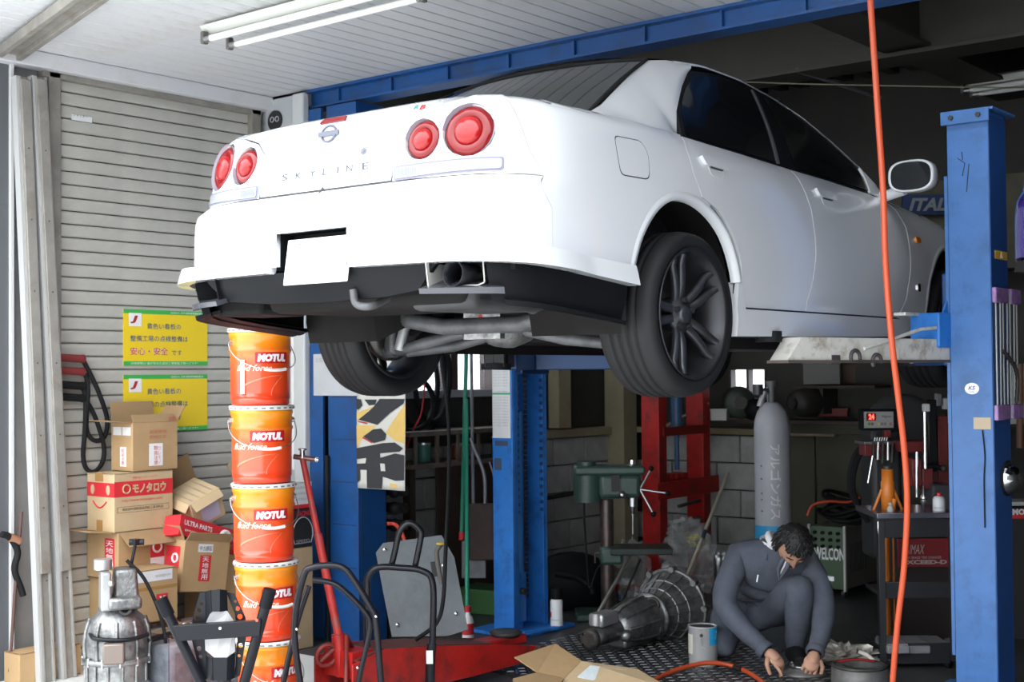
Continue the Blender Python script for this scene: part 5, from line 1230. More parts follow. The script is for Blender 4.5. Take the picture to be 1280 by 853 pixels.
for x in (.03, w-.035): part('bolt', MB().cyl((x, -.034, zt-.02), (x, -.02, zt-.02), .012, n=6), dark_metal, rp)
part('guide_strip', MB().bx(-.02, -.004, .01, .03, .2, zt-.28), blue_post, rp)
a = ony(1215, 486, YL); c = Vector((a.x-xr0, 0, a.z))
sk = part('oval_sticker', MB().prism([(math.cos(t)*.033, math.sin(t)*.026) for t in np.linspace(0, 2*PI, 28, endpoint=False)], c, (1, 0, 0), (0, 0, 1), .002), white_print, rp)
lettering('KS', M('navy_print', (.05, .06, .25), .5), sk, plane_fn(c+Vector((-.016, -.003, -.006)), (1, 0, 0), (0, 0, 1)), .032, .018, .02, .2)
lettering('Tools', MATS['navy_print'], sk, plane_fn(c+Vector((-.012, -.003, -.018)), (1, 0, 0), (0, 0, 1)), .024, .008)
a = ony(1217, 522, YL); b = ony(1236, 537, YL); part('beige_tape', MB().bx(a.x-xr0, b.x-xr0+.01, -.0025, 0, b.z, a.z), M('beige_tape', (.48, .38, .26), .6), rp)
part('thin_cable', MB().tube(bez([ony(x, y, YL-.006)-Vector((xr0, YL, 0)) for x, y in ((1228, 538), (1231, 570), (1230, 600), (1231, 660))], 6), .003, 6), black_rubber, rp)
a = ony(1205, 468, YL)
for pts in ([(1197, 198), (1206, 204), (1203, 220)], [(1202, 190), (1203, 200)], [(1211, 205), (1208, 240)]): part('scratch', MB().tube([ony(x, y, YL-.001)-Vector((xr0, YL, 0)) for x, y in pts], .0025, 5), M('dark_scratch', (.03, .05, .12), .6), rp)
# welding rods taped to the side of the post, yellow sticker, mirror dome
def sidep(x, y, o=.0): return onx(x, y, xr1+o)-Vector((xr0, YL, 0))
a, b = sidep(1243, 313), sidep(1258, 326); yk = part('yellow_sticker', MB().bx(w+.002, w+.004, a.y, b.y, b.z, a.z), M('yellow_warning', (.70, .42, .03), .5), rp)
part('warning_triangle', MB().prism([(-.018, -.012), (.018, -.012), (0, .018)], (w+.004, (a.y+b.y)/2, (a.z+b.z)/2), (0, 1, 0), (0, 0, 1), .001), white_print, yk)
rb = thing('welding_rods', 'bundle of thin welding rods taped upright on the side of the right lift post', 'rods', (xr0, YL, 0))
za, zb = sidep(1250, 362).z, sidep(1250, 524).z
for k in range(7): part('rod', MB().tube([(w+.014+.004*(k % 2), .02+.045*k, za-.01*(k % 3)), (w+.014, .02+.044*k, zb)], .0045, 6), M('grey_rod', (.35, .36, .36), .45, .3), rb)
for z, n in ((za-.03, 'tape'), (zb+.03, 'tape')):
    part(n, MB().bx(w+.003, w+.024, .0, .16, z-.035, z+.035), M('purple_tape', (.36, .20, .45), .25, 0, var=.4, vs=20), rb, bevel=.006); part(n, MB().bx(w+.003, w+.024, .20, .33, z-.035, z+.035), MATS['purple_tape'], rb, bevel=.006)
mb = MB()
pts = [(w+.03, .06, za-.28), (w+.035, .13, za-.32), (w+.035, .2, za-.36), (w+.03, .24, za-.42), (w+.03, .22, za-.52)]
part('dark_chain', mb.tube(bez(pts, 6), [.008+.003*(i % 2) for i in range(25)], 6), dark_metal, rb)
c = sidep(1258, 598); dm = thing('chrome_dome', 'round chrome dome fixed low on the side of the right lift post', 'hub cap', Vector((xr1+.003, YL+c.y, c.z)))
part('dome', MB().lathe([(.075, 0), (.072, .02), (.05, .05), (.02, .062), (.0001, .064)], (0, 0, 0), (1, 0, 0), 28), chrome, dm); part('rim', MB().torus((.004, 0, 0), .076, .006, (1, 0, 0), 28, 8), black_rubber, dm)
# carriage and arms of the right post
part('carriage', MB().bx(-.05, .03, .03, dpt-.03, 1.52, 1.95), navy, rp, bevel=.01)
p0 = onx(1172, 416, xr0-.04); Bp = Vector((xr0, YL, 0))
a = Vector((xr0-.05, YL+.05, AZ+.02)); e = onx(972, 447, -2.70); e = Vector((e.x, e.y, AZ+.02))
u = (a-e); L_ = u.length; u /= L_; ang = math.atan2(u.y, u.x); nrm = Vector((-u.y, u.x, 0)); nrm = nrm if nrm.y < 0 else -nrm
mid = (a+e)/2-Bp
part('white_arm', MB().prism([(-L_/2, -.05), (L_/2, -.05), (L_/2, .05), (-L_/2+.09, .05)], mid+nrm*-.05, u, (0, 0, 1), .10), white_arm, rp, bevel=.004)
part('arm_edge', MB().box(mid-Vector((0, 0, .052)), (L_, .12, .012), Rz(ang)), M('rusty_edge', (.12, .09, .08), .6, .2, var=.4), rp)
dk = M('dark_arm_marks', (.06, .05, .055), .6)
def armp(x, y): r = ray(x, y); pl_ = e+nrm*.053; t = (pl_-EYE).dot(nrm)/r.dot(nrm); return EYE+r*t-Bp
q = armp(1045, 450); part('square_hole', MB().box(q, (.05, .006, .04), Rz(ang)), dk, rp)
for x, y in ((1069, 447), (1096, 452)): cmark(armp(x, y), .030, nrm, u, (0, 0, 1), dk, rp)
bl = a-Bp
part('arm_socket', MB().box(bl+Vector((-.02, -.02, .09)), (.20, .16, .16), Rz(ang)), lift_blue, rp, bevel=.008)
part('socket_plate', MB().box(bl+Vector((-.10, -.08, .165)), (.30, .06, .015), Rz(ang+.15)).box(bl+Vector((-.10, -.08, .02)), (.12, .09, .02), Rz(ang)), white_arm, rp, bevel=.003)
part('gusset', MB().prism([(0, 0), (.12, 0), (.12, .22)], bl+Vector((.02, -.07, .17)), u, (0, 0, 1), .01), lift_blue, rp)
part('restraint_lever', MB().tube([armp(1080, 436), armp(1105, 428), armp(1150, 412), armp(1170, 410)], .008, 8), white_arm, rp)
part('pad', MB().cyl((e-Bp)+Vector((-.04, 0, .03)), (e-Bp)+Vector((-.04, 0, .075)), .055, n=18), black_rubber, rp)
arm(rp, None, (xr0-.05, YL+.2, 0), (-2.80, 6.70, 0), AZ, navy, white_arm, Bp)
# orange air hose hanging from the soffit, second hose on the floor
DH = 4.95
hs = thing('air_hose', 'orange air hose hanging from the ceiling in front of the car door', 'hose', (0, 0, 0))
pts = [(1086, -40), (1088, 0), (1092, 60), (1098, 150), (1104, 240), (1107, 330), (1114, 420), (1122, 490), (1130, 560), (1134, 630), (1130, 710), (1122, 780), (1116, 850), (1112, 905)]
part('hose', MB().tube(bez([ond(x, y, DH+.0006*max(0, y-400)) for x, y in pts], 6), .0118, 10), orange_rub, hs)
q = ond(1086, -40, DH); part('hook', MB().tube([q, Vector((q.x, q.y, ZC-.0))], .006, 8), steel, hs)
h2 = thing('air_hose', 'orange air hose lying in an arc on the floor beside the silver can', 'hose', (0, 0, 0))
pts = [onz(790, 868, .02), onz(826, 846, .03), onz(858, 834, .05), onz(890, 829, .06), onz(922, 835, .04), onz(952, 852, .02), onz(975, 880, .015)]
part('hose', MB().tube(bez(pts, 6), .0115, 10), orange_rub, h2); q = pts[4]; part('coupling', MB().tube([pts[4].lerp(pts[3], .15), pts[4].lerp(pts[5], .15)], .013, 10), black_rubber, h2)
# cardboard lying open in the foreground
a = onz(760, 862, 0.02)
cbx = thing('open_carton', 'flattened cardboard box with open flaps and a white slip in the bottom foreground', 'box', (a.x, a.y, 0))
def cf(pts, nm, mat=card):
    P = [ond(x, y, d)-Vector((a.x, a.y, 0)) for x, y, d in pts]; part(nm, MB().add(P, [tuple(range(len(P)))]), mat, cbx, solid=.006)
df_ = (onz(760, 850, .05)-EYE).dot(FWD)
cf([(643, 823, df_+.05), (694, 806, df_+.25), (727, 828, df_+.12), (704, 849, df_-.02), (672, 842, df_-.0)], 'flap')
cf([(704, 849, df_-.02), (727, 828, df_+.12), (797, 838, df_+.05), (835, 862, df_-.2), (640, 905, df_-.45), (690, 868, df_-.12)], 'panel', card2)
cf([(641, 850, df_-.05), (672, 842, df_+.0), (705, 850, df_-.04), (690, 868, df_-.14), (640, 880, df_-.3)], 'flap', card_in)
cf([(722, 846, df_-.02), (738, 832, df_+.06), (783, 838, df_+.02), (768, 851, df_-.06), (745, 852, df_-.07)], 'slip', M('pale_blue_slip', (.66, .72, .74), .6, var=.1, vs=20))
cf([(762, 853, df_-.07), (797, 838, df_+.06), (838, 862, df_-.18), (800, 900, df_-.5)], 'flap')
# ------------------------------------------------------------------ inside the workshop
green_tool = M('green_machine_paint', (.045, .085, .07), .4, 0, var=.3, vs=6)
# hoses, poles and broom by the left window
cl_ = thing('hose_coil', 'coil of thick black hose hanging by the window behind the left wheel', 'hose', (0, 0, 0))
HX = XW+.14
for k, (x0, y0, rx, ry) in enumerate(((520, 480, 27, 52), (528, 478, 30, 62), (540, 470, 22, 58), (512, 505, 30, 34))):
    part('loop', MB().tube([onx(x0+rx*math.cos(t), y0+ry*math.sin(t), HX+.03*k) for t in np.linspace(0, 2*PI, 26, endpoint=False)], .018, 8, closed=True), black_rubber, cl_)
part('hanger', MB().tube([onx(540, 425, XW), onx(535, 424, XW+.25)], .012), dark_metal, cl_)
pc = thing('red_hose', 'thin red hose hanging among the black hoses', 'cord', (0, 0, 0))
part('tube', MB().tube(bez([onx(x, y, HX+.15) for x, y in ((532, 470), (527, 515), (518, 535), (510, 555), (500, 590))], 6), .005, 6), MATS['red_print'], pc)
def pole(name, label, cat, a, b, da, db, r, mat, extra=None):
    p, q = ond(*a, da), ond(*b, db); t = thing(name, label, cat, (0, 0, 0)); part('shaft', MB().tube([p, q], r, 10), mat, t)
    if extra: extra(t, p, q)
    return t
gpole = M('green_pole', (.03, .28, .17), .4, var=.2)
pole('mop_pole', 'green pole leaning by the left lift post, nearer the hoses', 'pole', (583, 436), (577, 676), 8.6, 8.2, .013, gpole, lambda t, p, q: part('red_collar', MB().tube([q.lerp(p, .04), q], .017, 10), red_print, t))
pole('mop_pole', 'green pole reaching the red capped bottle by the left lift post', 'pole', (583, 500), (584, 760), 8.4, 7.7, .013, gpole)
def shovel(t, p, q):
    d = (q-p).normalized(); part('blade', MB().box(q+d*.12, (.15, .02, .26), orient(RIGHT, -FWD+Vector((0, 0, .01)))), M('worn_shovel_steel', (.22, .23, .24), .45, .6, var=.4), t, bevel=.006)
pole('shovel', 'shovel with a grey handle hanging by the window, left of the lift post', 'shovel', (589, 436), (592, 672), 8.7, 8.3, .011, M('grey_handle', (.30, .29, .30), .4, .3), shovel)
sq = thing('long_brush', 'dark brush with curved grey arms hanging beside the left lift post', 'brush', (0, 0, 0))
part('arm', MB().tube(bez([ond(x, y, 8.2) for x, y in ((588, 548), (593, 562), (601, 580), (606, 600), (606, 640), (603, 680))], 6), .012, 8), M('grey_arm', (.22, .22, .23), .45, .4), sq)
part('arm', MB().tube(bez([ond(x, y, 8.15) for x, y in ((612, 578), (618, 600), (620, 640), (618, 690))], 6), .006, 8), MATS['grey_arm'], sq)
part('head', MB().box(ond(603, 665, 8.2), (.16, .06, .34), Rz(YAW)), dark_wood, sq, bevel=.01)
# work bench with dark boards along the left wall below the window
bx0 = XW+.04; ya, yb2 = 6.1, 7.45
wb = thing('workbench', 'dark wooden bench with slatted shelf under the left window', 'bench', (bx0, ya, 0))
zt_ = onx(540, 524, XW+.3).z-.05
part('bench_top', MB().bx(.0, .34, 0, yb2-ya, .92, .95), M('dusty_bench_top', (.16, .13, .10), .7, var=.4, vs=8), wb, bevel=.004)
part('shelf_rail', MB().bx(.0, .32, 0, yb2-ya, 1.12, 1.15), MATS['dusty_bench_top'], wb, bevel=.004)
for i in range(7): part('slat', MB().bx(.30, .315, .05+i*.2, .075+i*.2, .95, 1.12), MATS['dusty_bench_top'], wb)
for i in range(3): part('front_board', MB().bx(.29, .31, .26+i*.36, .61+i*.36, .05, .92), dark_wood, wb, bevel=.004)
for y in (.02, yb2-ya-.06): part('leg', MB().bx(.24, .30, y, y+.05, 0, .92), dark_wood, wb)
# clutter on the bench
for k, (y, h, m, lb) in enumerate(((.25, .11, M('teal_tin', (.05, .16, .13), .5), 'small teal tin on the bench shelf, nearest the hoses'), (.6, .09, M('orange_tin', (.32, .08, .03), .5), 'small orange tin on the bench shelf, between two others'), (1.0, .12, M('grey_tin', (.2, .2, .2), .5), 'small grey tin on the bench shelf, nearest the green poles'))):
    t = thing('tin', lb, 'tin', (bx0+.2, ya+y, .951)); part('body', MB().cyl((0, 0, 0), (0, 0, h), .05, n=18), m, t, bevel=.004); part('lid', MB().cyl((0, 0, h), (0, 0, h+.012), .052, n=18), steel, t)
# pipes and valves behind the hand truck
pv = thing('valve_manifold', 'dark pipe manifold with a red hose behind the grey undertray', 'valve', (0, 0, 0))
q = ond(478, 645, 8.15)
for k in range(3): part('pipe', MB().cyl(q+Vector((-.05, 0, .1*k-.05)), q+Vector((.15, .05, .1*k-.05)), .03, n=12), dark_metal, pv); part('valve_body', MB().ball(q+Vector((.1, .0, .1*k-.05)), .04, 12, 8), dark_metal, pv)
part('stand_pipe', MB().cyl((q.x, q.y, 0), q+Vector((0, 0, .2)), .025), dark_metal, pv)
part('red_tube', MB().tube(bez([ond(484, 655, 7.6), ond(494, 656, 7.6), ond(502, 666, 7.5), ond(507, 680, 7.4)], 6), .010, 8), M('red_tube', (.55, .05, .03), .5), pv)
# green bin, red bottle
gb_ = ond(610, 788, 8.6); t = thing('green_bin', 'small green plastic bin on the floor between undertray and left lift post', 'bin', (gb_.x, gb_.y, 0))
part('tub', MB().box((0, 0, .075), (.26, .22, .15), Rz(.2), 1.15), M('green_plastic', (.07, .18, .06), .5), t, bevel=.01); part('rim', MB().box((0, 0, .152), (.31, .26, .014), Rz(.2)), MATS['green_plastic'], t)
rbp = ond(585, 788, 7.35); t = thing('fluid_bottle', 'white bottle with red top and stripe standing by the undertray', 'bottle', (rbp.x, rbp.y, .0))
part('body', MB().lathe([(.0001, 0), (.03, 0), (.032, .02), (.032, .17), (.026, .19), (.013, .205), (.013, .22)], n=20), white_print, t); part('cap', MB().cyl((0, 0, .22), (0, 0, .25), .017), red_print, t); part('label_band', MB().lathe([(.0325, .10), (.0325, .16)], n=20), red_print, t)
# spray bottle by the left post
sp = onz(696, 786, 0); t = thing('spray_bottle', 'white spray can with a dark top at the foot of the left lift post', 'spray can', sp)
part('body', MB().lathe([(.0001, 0), (.036, 0), (.037, .01), (.037, .16), (.03, .175)], n=20), white_print, t); part('cap', MB().cyl((0, 0, .172), (0, 0, .235), .031), black_plastic, t, bevel=.006); part('red_mark', MB().lathe([(.0375, .07), (.0375, .10)], n=20, a0=3.6, a1=4.4), red_print, t)
lettering('CLEANER', MATS['grey_print'], t, lambda x, y: Vector((.0378*math.cos(-1.9+x/.037), .0378*math.sin(-1.9+x/.037), .05+y)), .05)
bt = thing('floor_bar', 'blue steel bar lying on the floor at the foot of the left lift post', 'bar', (0, 0, 0)); part('bar', MB().tube([onz(655, 792, .02), onz(697, 786, .02)], .012, 8), lift_blue, bt)
# drill press
cpos = onz(760, 772, 0); cpos = Vector((cpos.x, cpos.y, 0)); 
dcol = ond(759, 700, (cpos-EYE).dot(FWD)); cpos.x, cpos.y = dcol.x, dcol.y
DD = (cpos-EYE).dot(FWD)
dp = thing('drill_press', 'green pillar drill press standing against the block wall', 'drill press', cpos)
def DPp(x, y, d=0.): return ond(x, y, DD+d)-cpos
part('base', MB().box((0, 0, .02), (.4, .3, .04), Rz(YAW)), green_tool, dp, bevel=.01)
zc0 = DPp(759, 625).z
part('pillar', MB().cyl((0, 0, .04), (0, 0, zc0), .042, n=20), M('rusty_pillar', (.13, .10, .09), .4, .7, var=.5, vs=9), dp)
a, b = DPp(748, 592), DPp(800, 622)
hm = (a+b)/2; wd = (b-a).dot(RIGHT); hh = (a-b).z
part('head', MB().box(hm, (wd, .16, abs(hh)), Rz(YAW)), green_tool, dp, bevel=.03, seg=3)
a, b = DPp(717, 583), DPp(805, 592); part('belt_guard', MB().box((a+b)/2, ((b-a).dot(RIGHT), .20, .055), Rz(YAW)), green_tool, dp, bevel=.015)
m0, m1 = DPp(734, 592), DPp(734, 627); part('motor', MB().cyl(m0, m1, .085, n=22), green_tool, dp, bevel=.01); part('motor_top', MB().cyl(DPp(733, 583), DPp(733, 577), .06, n=20), green_tool, dp, bevel=.006)
a, b = DPp(766, 597, -.09), DPp(773, 612, -.09); part('switch_plate', MB().box((a+b)/2, (.05, .012, .10), Rz(YAW)), black_print, dp)
part('quill', MB().cyl(DPp(791, 622), DPp(791, 633), .03, n=16), steel, dp); part('chuck', MB().cyl(DPp(791, 631), DPp(791, 643), .022, .012, n=16), chrome, dp); part('drill_bit', MB().cyl(DPp(791, 643), DPp(791, 668), .005, n=8), steel, dp)
part('spindle_cap', MB().cyl(DPp(790, 583), DPp(790, 575), .02), chrome, dp)
hc = DPp(800, 612, -.06)
for x, y in ((814, 586), (817, 643), (835, 617)): e_ = DPp(x, y, -.10); part('feed_handle', MB().tube([hc, e_], .007, 8), steel, dp); part('knob', MB().ball(e_, .017, 12, 8), black_plastic, dp)
part('depth_knob', MB().ball(DPp(778, 619, -.1), .022, 12, 8), steel, dp)
a, b = DPp(762, 690), DPp(838, 684); part('table', MB().box((a+b)/2, ((b-a).dot(RIGHT), .26, .04), Rz(YAW)), M('dark_green_table', (.03, .04, .035), .5, .3, var=.4), dp, bevel=.006)
part('table_bracket', MB().box(DPp(764, 694), (.14, .13, .11), Rz(YAW)), green_tool, dp, bevel=.02); part('table_crank', MB().tube([DPp(752, 692), DPp(744, 692), DPp(744, 704)], .007), dark_metal, dp)
part('power_cord', MB().tube(bez([DPp(730, 625, -.05), DPp(731, 660, -.05), DPp(735, 720, -.05), DPp(738, 735, -.1), DPp(745, 715, -.02), DPp(755, 700, .05)], 6), .006, 6), black_rubber, dp)
sk2 = thing('black_hood', 'black folded plastic hood on the floor behind the spray can', 'hood', (0, 0, 0))
q = ond(715, 748, 8.7); part('shell', MB().ball((q.x, q.y, .17), .26, 20, 10, (1.05, .6, .75), Rz(YAW)), black_plastic, sk2); part('brim', MB().tube([ond(695, 717, 8.5), ond(720, 721, 8.45), ond(738, 733, 8.4), ond(741, 742, 8.4)], .022, 8), black_plastic, sk2)
wbx = thing('paper_box', 'pale green box lying beside the drill press', 'box', (0, 0, 0)); q = ond(746, 738, 8.9); part('body', MB().box(q, (.14, .10, .075), Rz(.9)@Rx(.15)), M('pale_green_card', (.35, .37, .28), .7), wbx, bevel=.003); part('support_crate', MB().bx(q.x-.08, q.x+.08, q.y-.06, q.y+.06, 0, q.z-.05), dark_wood, wbx)
cn = thing('paint_can', 'white and red striped paint can on a red rack behind the leaning bars', 'can', (0, 0, 0)); q = ond(783, 752, 9.0); cn.location = q
part('body', MB().lathe([(.0001, 0), (.055, 0), (.055, .14), (.05, .145), (.0001, .14)], n=24), white_print, cn); part('red_stripe', MB().lathe([(.0556, .08), (.0556, .115)], n=24), red_print, cn); part('blue_stripe', MB().lathe([(.0556, .02), (.0556, .05)], n=24, a0=3.2, a1=4.6), lift_blue, cn)
t = thing('red_rack', 'low red steel rack on the floor carrying the paint can', 'rack', (q.x, q.y, 0))
part('top', MB().box((0, 0, q.z-.012), (.36, .2, .02), Rz(YAW)), red_paint, t)
for sx in (-1, 1):
    for sy in (-1, 1): v = Rz(YAW)@Vector((sx*.16, sy*.08, 0)); part('leg', MB().cyl((v.x, v.y, 0), (v.x, v.y, q.z-.012), .012, n=8), red_paint, t)
# red shop press
PL, PRt = onz(820, 741, 0), onz(875, 727, 0)
dv = (PRt-PL); dv.z = 0; LP = dv.length; rz = math.atan2(dv.y, dv.x)
ps = thing('shop_press', 'red hydraulic shop press frame standing at the back wall', 'press', PL, rz)
zb_ = ond(820, 613, (PL-EYE).dot(FWD)).z
for x in (0, LP): part('upright', MB().bx(x-.05, x+.05, -.07, -.058, 0, 1.75).bx(x-.05, x-.04, -.058, .07, 0, 1.75).bx(x+.04, x+.05, -.058, .07, 0, 1.75), red_paint, ps, bevel=.003)
part('foot', MB().bx(-.09, .09, -.28, .28, 0, .05), red_paint, ps, bevel=.004); part('foot', MB().bx(LP-.09, LP+.09, -.28, .28, 0, .05), red_paint, ps, bevel=.004)
part('bed_beam', MB().bx(-.12, LP+.12, -.10, -.08, zb_-.06, zb_+.06).bx(-.12, LP+.12, .08, .10, zb_-.06, zb_+.06), red_paint, ps, bevel=.003)
zu = ond(850, 540, (PL-EYE).dot(FWD)).z
part('cross_rail', MB().bx(.0, LP, -.08, -.06, zu-.03, zu+.03), M('dark_red_rail', (.22, .015, .012), .5), ps); part('top_beam', MB().bx(-.06, LP+.06, -.09, .09, 1.68, 1.82), red_paint, ps, bevel=.004)
for i in range(4): part('press_block', MB().bx(.05+i*.085, .11+i*.085, -.05, .05, zb_+.06, zb_+.10), red_paint, ps, bevel=.004)
part('ram', MB().cyl((LP*.5, 0, zu-.28), (LP*.5, 0, zu-.0), .018).cyl((LP*.5, 0, zu), (LP*.5, 0, zu+.3), .04), M('blue_ram', (.05, .12, .25), .4), ps); part('guide_rod', MB().cyl((.10, -.02, zb_+.06), (.10, -.02, zu), .016), red_paint, ps)
for z in (zb_-.10, zb_-.22): part('pin', MB().cyl((-.02, -.2, z), (LP*.55, -.16, z+.01), .012), dark_metal, ps)
pole('wooden_stick', 'pale stick resting across the red press', 'stick', (826, 536), (886, 504), 9.9, 9.8, .012, wood)
pole('wooden_pole', 'pale wooden pole leaning from the gearbox up to the block wall', 'pole', (910, 592), (852, 738), 9.6, 8.3, .012, M('pale_pole', (.50, .46, .36), .6, var=.2), lambda t, p, q: part('tape_wrap', MB().tube([p.lerp(q, .53), p.lerp(q, .60)], .0135, 10), M('dark_blue_wrap', (.03, .05, .08), .6), t))
pole('flat_bar', 'pale flat bar leaning on the drill press table', 'bar', (787, 697), (746, 770), 8.6, 8.0, .012, M('dull_steel_bar', (.30, .29, .26), .5, .3)); pole('thin_bar', 'thin dark bar leaning beside the pale flat bar', 'bar', (808, 712), (796, 765), 8.6, 8.2, .007, steel)
pole('thin_tube', 'dark thin tube leaning between the two bars', 'bar', (800, 700), (772, 765), 8.7, 8.2, .008, dark_metal)
# crumpled clear plastic
crump = bpy.data.materials.new('crumpled_plastic'); crump.use_nodes = True; cb_n = crump.node_tree; b_ = cb_n.nodes['Principled BSDF']; b_.inputs['Base Color'].default_value = (.50, .50, .50, 1); b_.inputs['Roughness'].default_value = .18; b_.inputs['Alpha'].default_value = .28; b_.inputs['Coat Weight'].default_value = .6
def blob(mb, c, r, sc, amp, seed, fr=3.):
    c = Vector(c); n, m = 30, 18; vs = []; fs = []
    for j in range(m+1):
        for i in range(n):
            a, b = PI*j/m, 2*PI*i/n; d = Vector((math.sin(a)*math.cos(b), math.sin(a)*math.sin(b), math.cos(a)))
            k = 1+amp*mnoise.noise(d*fr+Vector((seed, 0, 0)))+amp*.6*mnoise.noise(d*fr*2.7+Vector((0, seed, 0))); vs.append(c+Vector((d.x*sc[0], d.y*sc[1], d.z*sc[2]))*r*k)
    for j in range(m):
        for i in range(n): fs.append((j*n+i, (j+1)*n+i, (j+1)*n+(i+1) % n, j*n+(i+1) % n))
    return mb.add(vs, fs, False)
q = ond(862, 700, 9.1); t = thing('plastic_bag', 'crumpled clear plastic bag with yellow scraps in front of the red press', 'bag', (q.x, q.y, 0))
part('sack', blob(blob(MB(), (0, 0, .22), .21, (.9, .7, 1.0), .5, 3, 6.), (-.05, .05, .40), .13, (1, .8, .8), .6, 9, 6.), crump, t); part('yellow_scrap', blob(MB(), (.05, 0, .38), .06, (1, 1, .7), .5, 5), M('pale_yellow_scrap', (.55, .50, .22), .6), t)
q = ond(790, 716, 8.9); t = thing('plastic_bag', 'small clear plastic bag hanging between the leaning bars', 'bag', (0, 0, 0)); part('sack', blob(MB(), q, .14, (.7, .6, 1.4), .5, 12, 4.), crump, t)
# steel canisters
for k, (x, lb) in enumerate(((899, 'steel canister behind the man, leftmost of three'), (906, 'steel canister behind the man, middle of three'), (914, 'steel canister behind the man, rightmost and brightest of three'))):
    q = ond(x, 724, 8.9); t = thing('steel_canister', lb, 'canister', (q.x, q.y, 0), 0, 'steel canisters behind the man')
    h = ond(x, 690-2*(k == 2), 8.9).z; part('body', MB().lathe([(.0001, 0), (.034, 0), (.034, h-.05), (.03, h-.02), (.0001, h-.02)], n=20), chrome if k == 2 else steel, t); part('cap', MB().cyl((0, 0, h-.02), (0, 0, h), .022), steel, t)
# gas cylinder
cp0 = onz(968, 748, 0); DG = (cp0-EYE).dot(FWD)
gc = thing('gas_cylinder', 'tall grey gas cylinder with white characters and a blue band behind the man', 'gas cylinder', cp0)
zs = ond(968, 535, DG).z; zt2 = ond(968, 506, DG).z; rg = .119
cyl_grey = M('cylinder_grey', (.50, .51, .55), .4, 0, var=.12, vs=4)
part('body', MB().lathe([(.0001, .0), (rg-.01, 0), (rg, .02), (rg, zs), (rg*.96, zs+.05), (rg*.8, zs+.11), (rg*.5, zs+.155), (rg*.3, zs+.17), (.0001, zs+.17)], n=40), cyl_grey, gc)
z0, z1 = ond(968, 688, DG).z, ond(968, 656, DG).z
part('blue_band', MB().lathe([(rg+.0015, z0), (rg+.0015, z1)], n=40), M('sky_blue_band', (.04, .36, .68), .45), gc, fix=True); part('white_line', MB().lathe([(rg+.002, z0-.02), (rg+.002, z0)], n=40), white_print, gc)
ac = math.atan2(-cp0.y, -cp0.x)
def gfn(z, x0, s): return lambda x, y: Vector(((rg+.002)*math.cos(ac+(x0+y*s)/rg), (rg+.002)*math.sin(ac+(x0+y*s)/rg), z-x*s))
za = ond(968, 555, DG).z; zb = ond(968, 648, DG).z
lettering('アルゴンガス', M('faded_white_paint', (.85, .85, .86), .6), gc, gfn(za, -.015, 1), za-zb, .07, .012)
for y in (582, 598, 616, 624, 638): z = ond(955, y, DG).z; part('red_spot', MB().ball((rg*math.cos(ac-.65), rg*math.sin(ac-.65), z), .006, 8, 6), M('dull_red_spot', (.25, .05, .04), .6), gc)
part('valve', MB().cyl((0, 0, zs+.16), (0, 0, zs+.27), .024, n=14).cyl((0, 0, zs+.27), (0, 0, zs+.31), .04, n=14), M('dark_valve', (.16, .16, .16), .5, .4), gc, bevel=.004)
v = -RIGHT*.09; part('regulator', MB().cyl(Vector((0, 0, zs+.24)), Vector((v.x, v.y, zs+.25)), .018).cyl(Vector((v.x, v.y, zs+.22)), Vector((v.x, v.y, zs+.29)), .035, n=16), M('dark_regulator', (.08, .085, .09), .4, .5), gc); part('outlet', MB().cyl(Vector((v.x*.5, v.y*.5, zs+.24)), Vector((v.x*.9, v.y*.9, zs+.14)), .022), M('pale_regulator', (.4, .4, .4), .4, .5), gc)
pole('steel_wand', 'thin steel wand leaning on the grey gas cylinder', 'rod', (959, 480), (977, 672), 9.2, 8.95, .006, steel, lambda t, p, q: part('bright_tip', MB().tube([p, p.lerp(q, .16)], .012, 8), M('bright_tip', (.5, .5, .55), .3, .7), t))
# welder
wf0, wf1 = onz(1013, 728, .05), onz(1056, 727, .05)
a = ond(1013, 722, 9.1); b = ond(1056, 724, 8.95); ex = (b-a); ex.z = 0; ww = ex.length; ex.normalize(); zt3 = ond(1013, 646, 9.1).z-.06
wdr = thing('welder', 'green fronted welding machine with white frame and lettering at the back wall', 'welding machine', (a.x, a.y, 0), math.atan2(ex.y, ex.x))
part('front', MB().bx(0, ww, .0, .02, .06, zt3), M('dull_green_panel', (.07, .12, .065), .5), wdr, bevel=.004); part('case', MB().bx(0, ww, .02, .55, .06, zt3), M('grey_welder_case', (.17, .165, .15), .5), wdr, bevel=.006)
for x in (-.012, ww-.004): part('edge_strip', MB().bx(x, x+.016, -.012, .01, .05, zt3+.01), M('pale_edge_strip', (.55, .55, .52), .5), wdr, bevel=.002)
lettering('WELCON', MATS['faded_white_paint'], wdr, plane_fn((.03, -.004, zt3*.53), (1, 0, 0), (0, 0, 1)), ww*.88, .085, .03)
for i in range(4):
    for j in range(3): part('control_knob', MB().cyl((.04+i*.055, -.018, zt3*.72+j*.045), (.04+i*.055, 0, zt3*.72+j*.045), .012, n=12), black_plastic, wdr)
for k in range(9): part('louvre', MB().bx(ww, ww+.004, .08+k*.03, .092+k*.03, zt3*.35, zt3*.75), M('dark_louvre', (.06, .06, .055), .6), wdr)
for x in (.03, ww-.03):
    for y in (.06, .5): part('caster', MB().cyl((x-.012, y, .03), (x+.012, y, .03), .03, n=16), dark_metal, wdr)
wc = thing('welding_cables', 'black and red welding cables heaped on the green welding machine', 'cable', wdr.location)
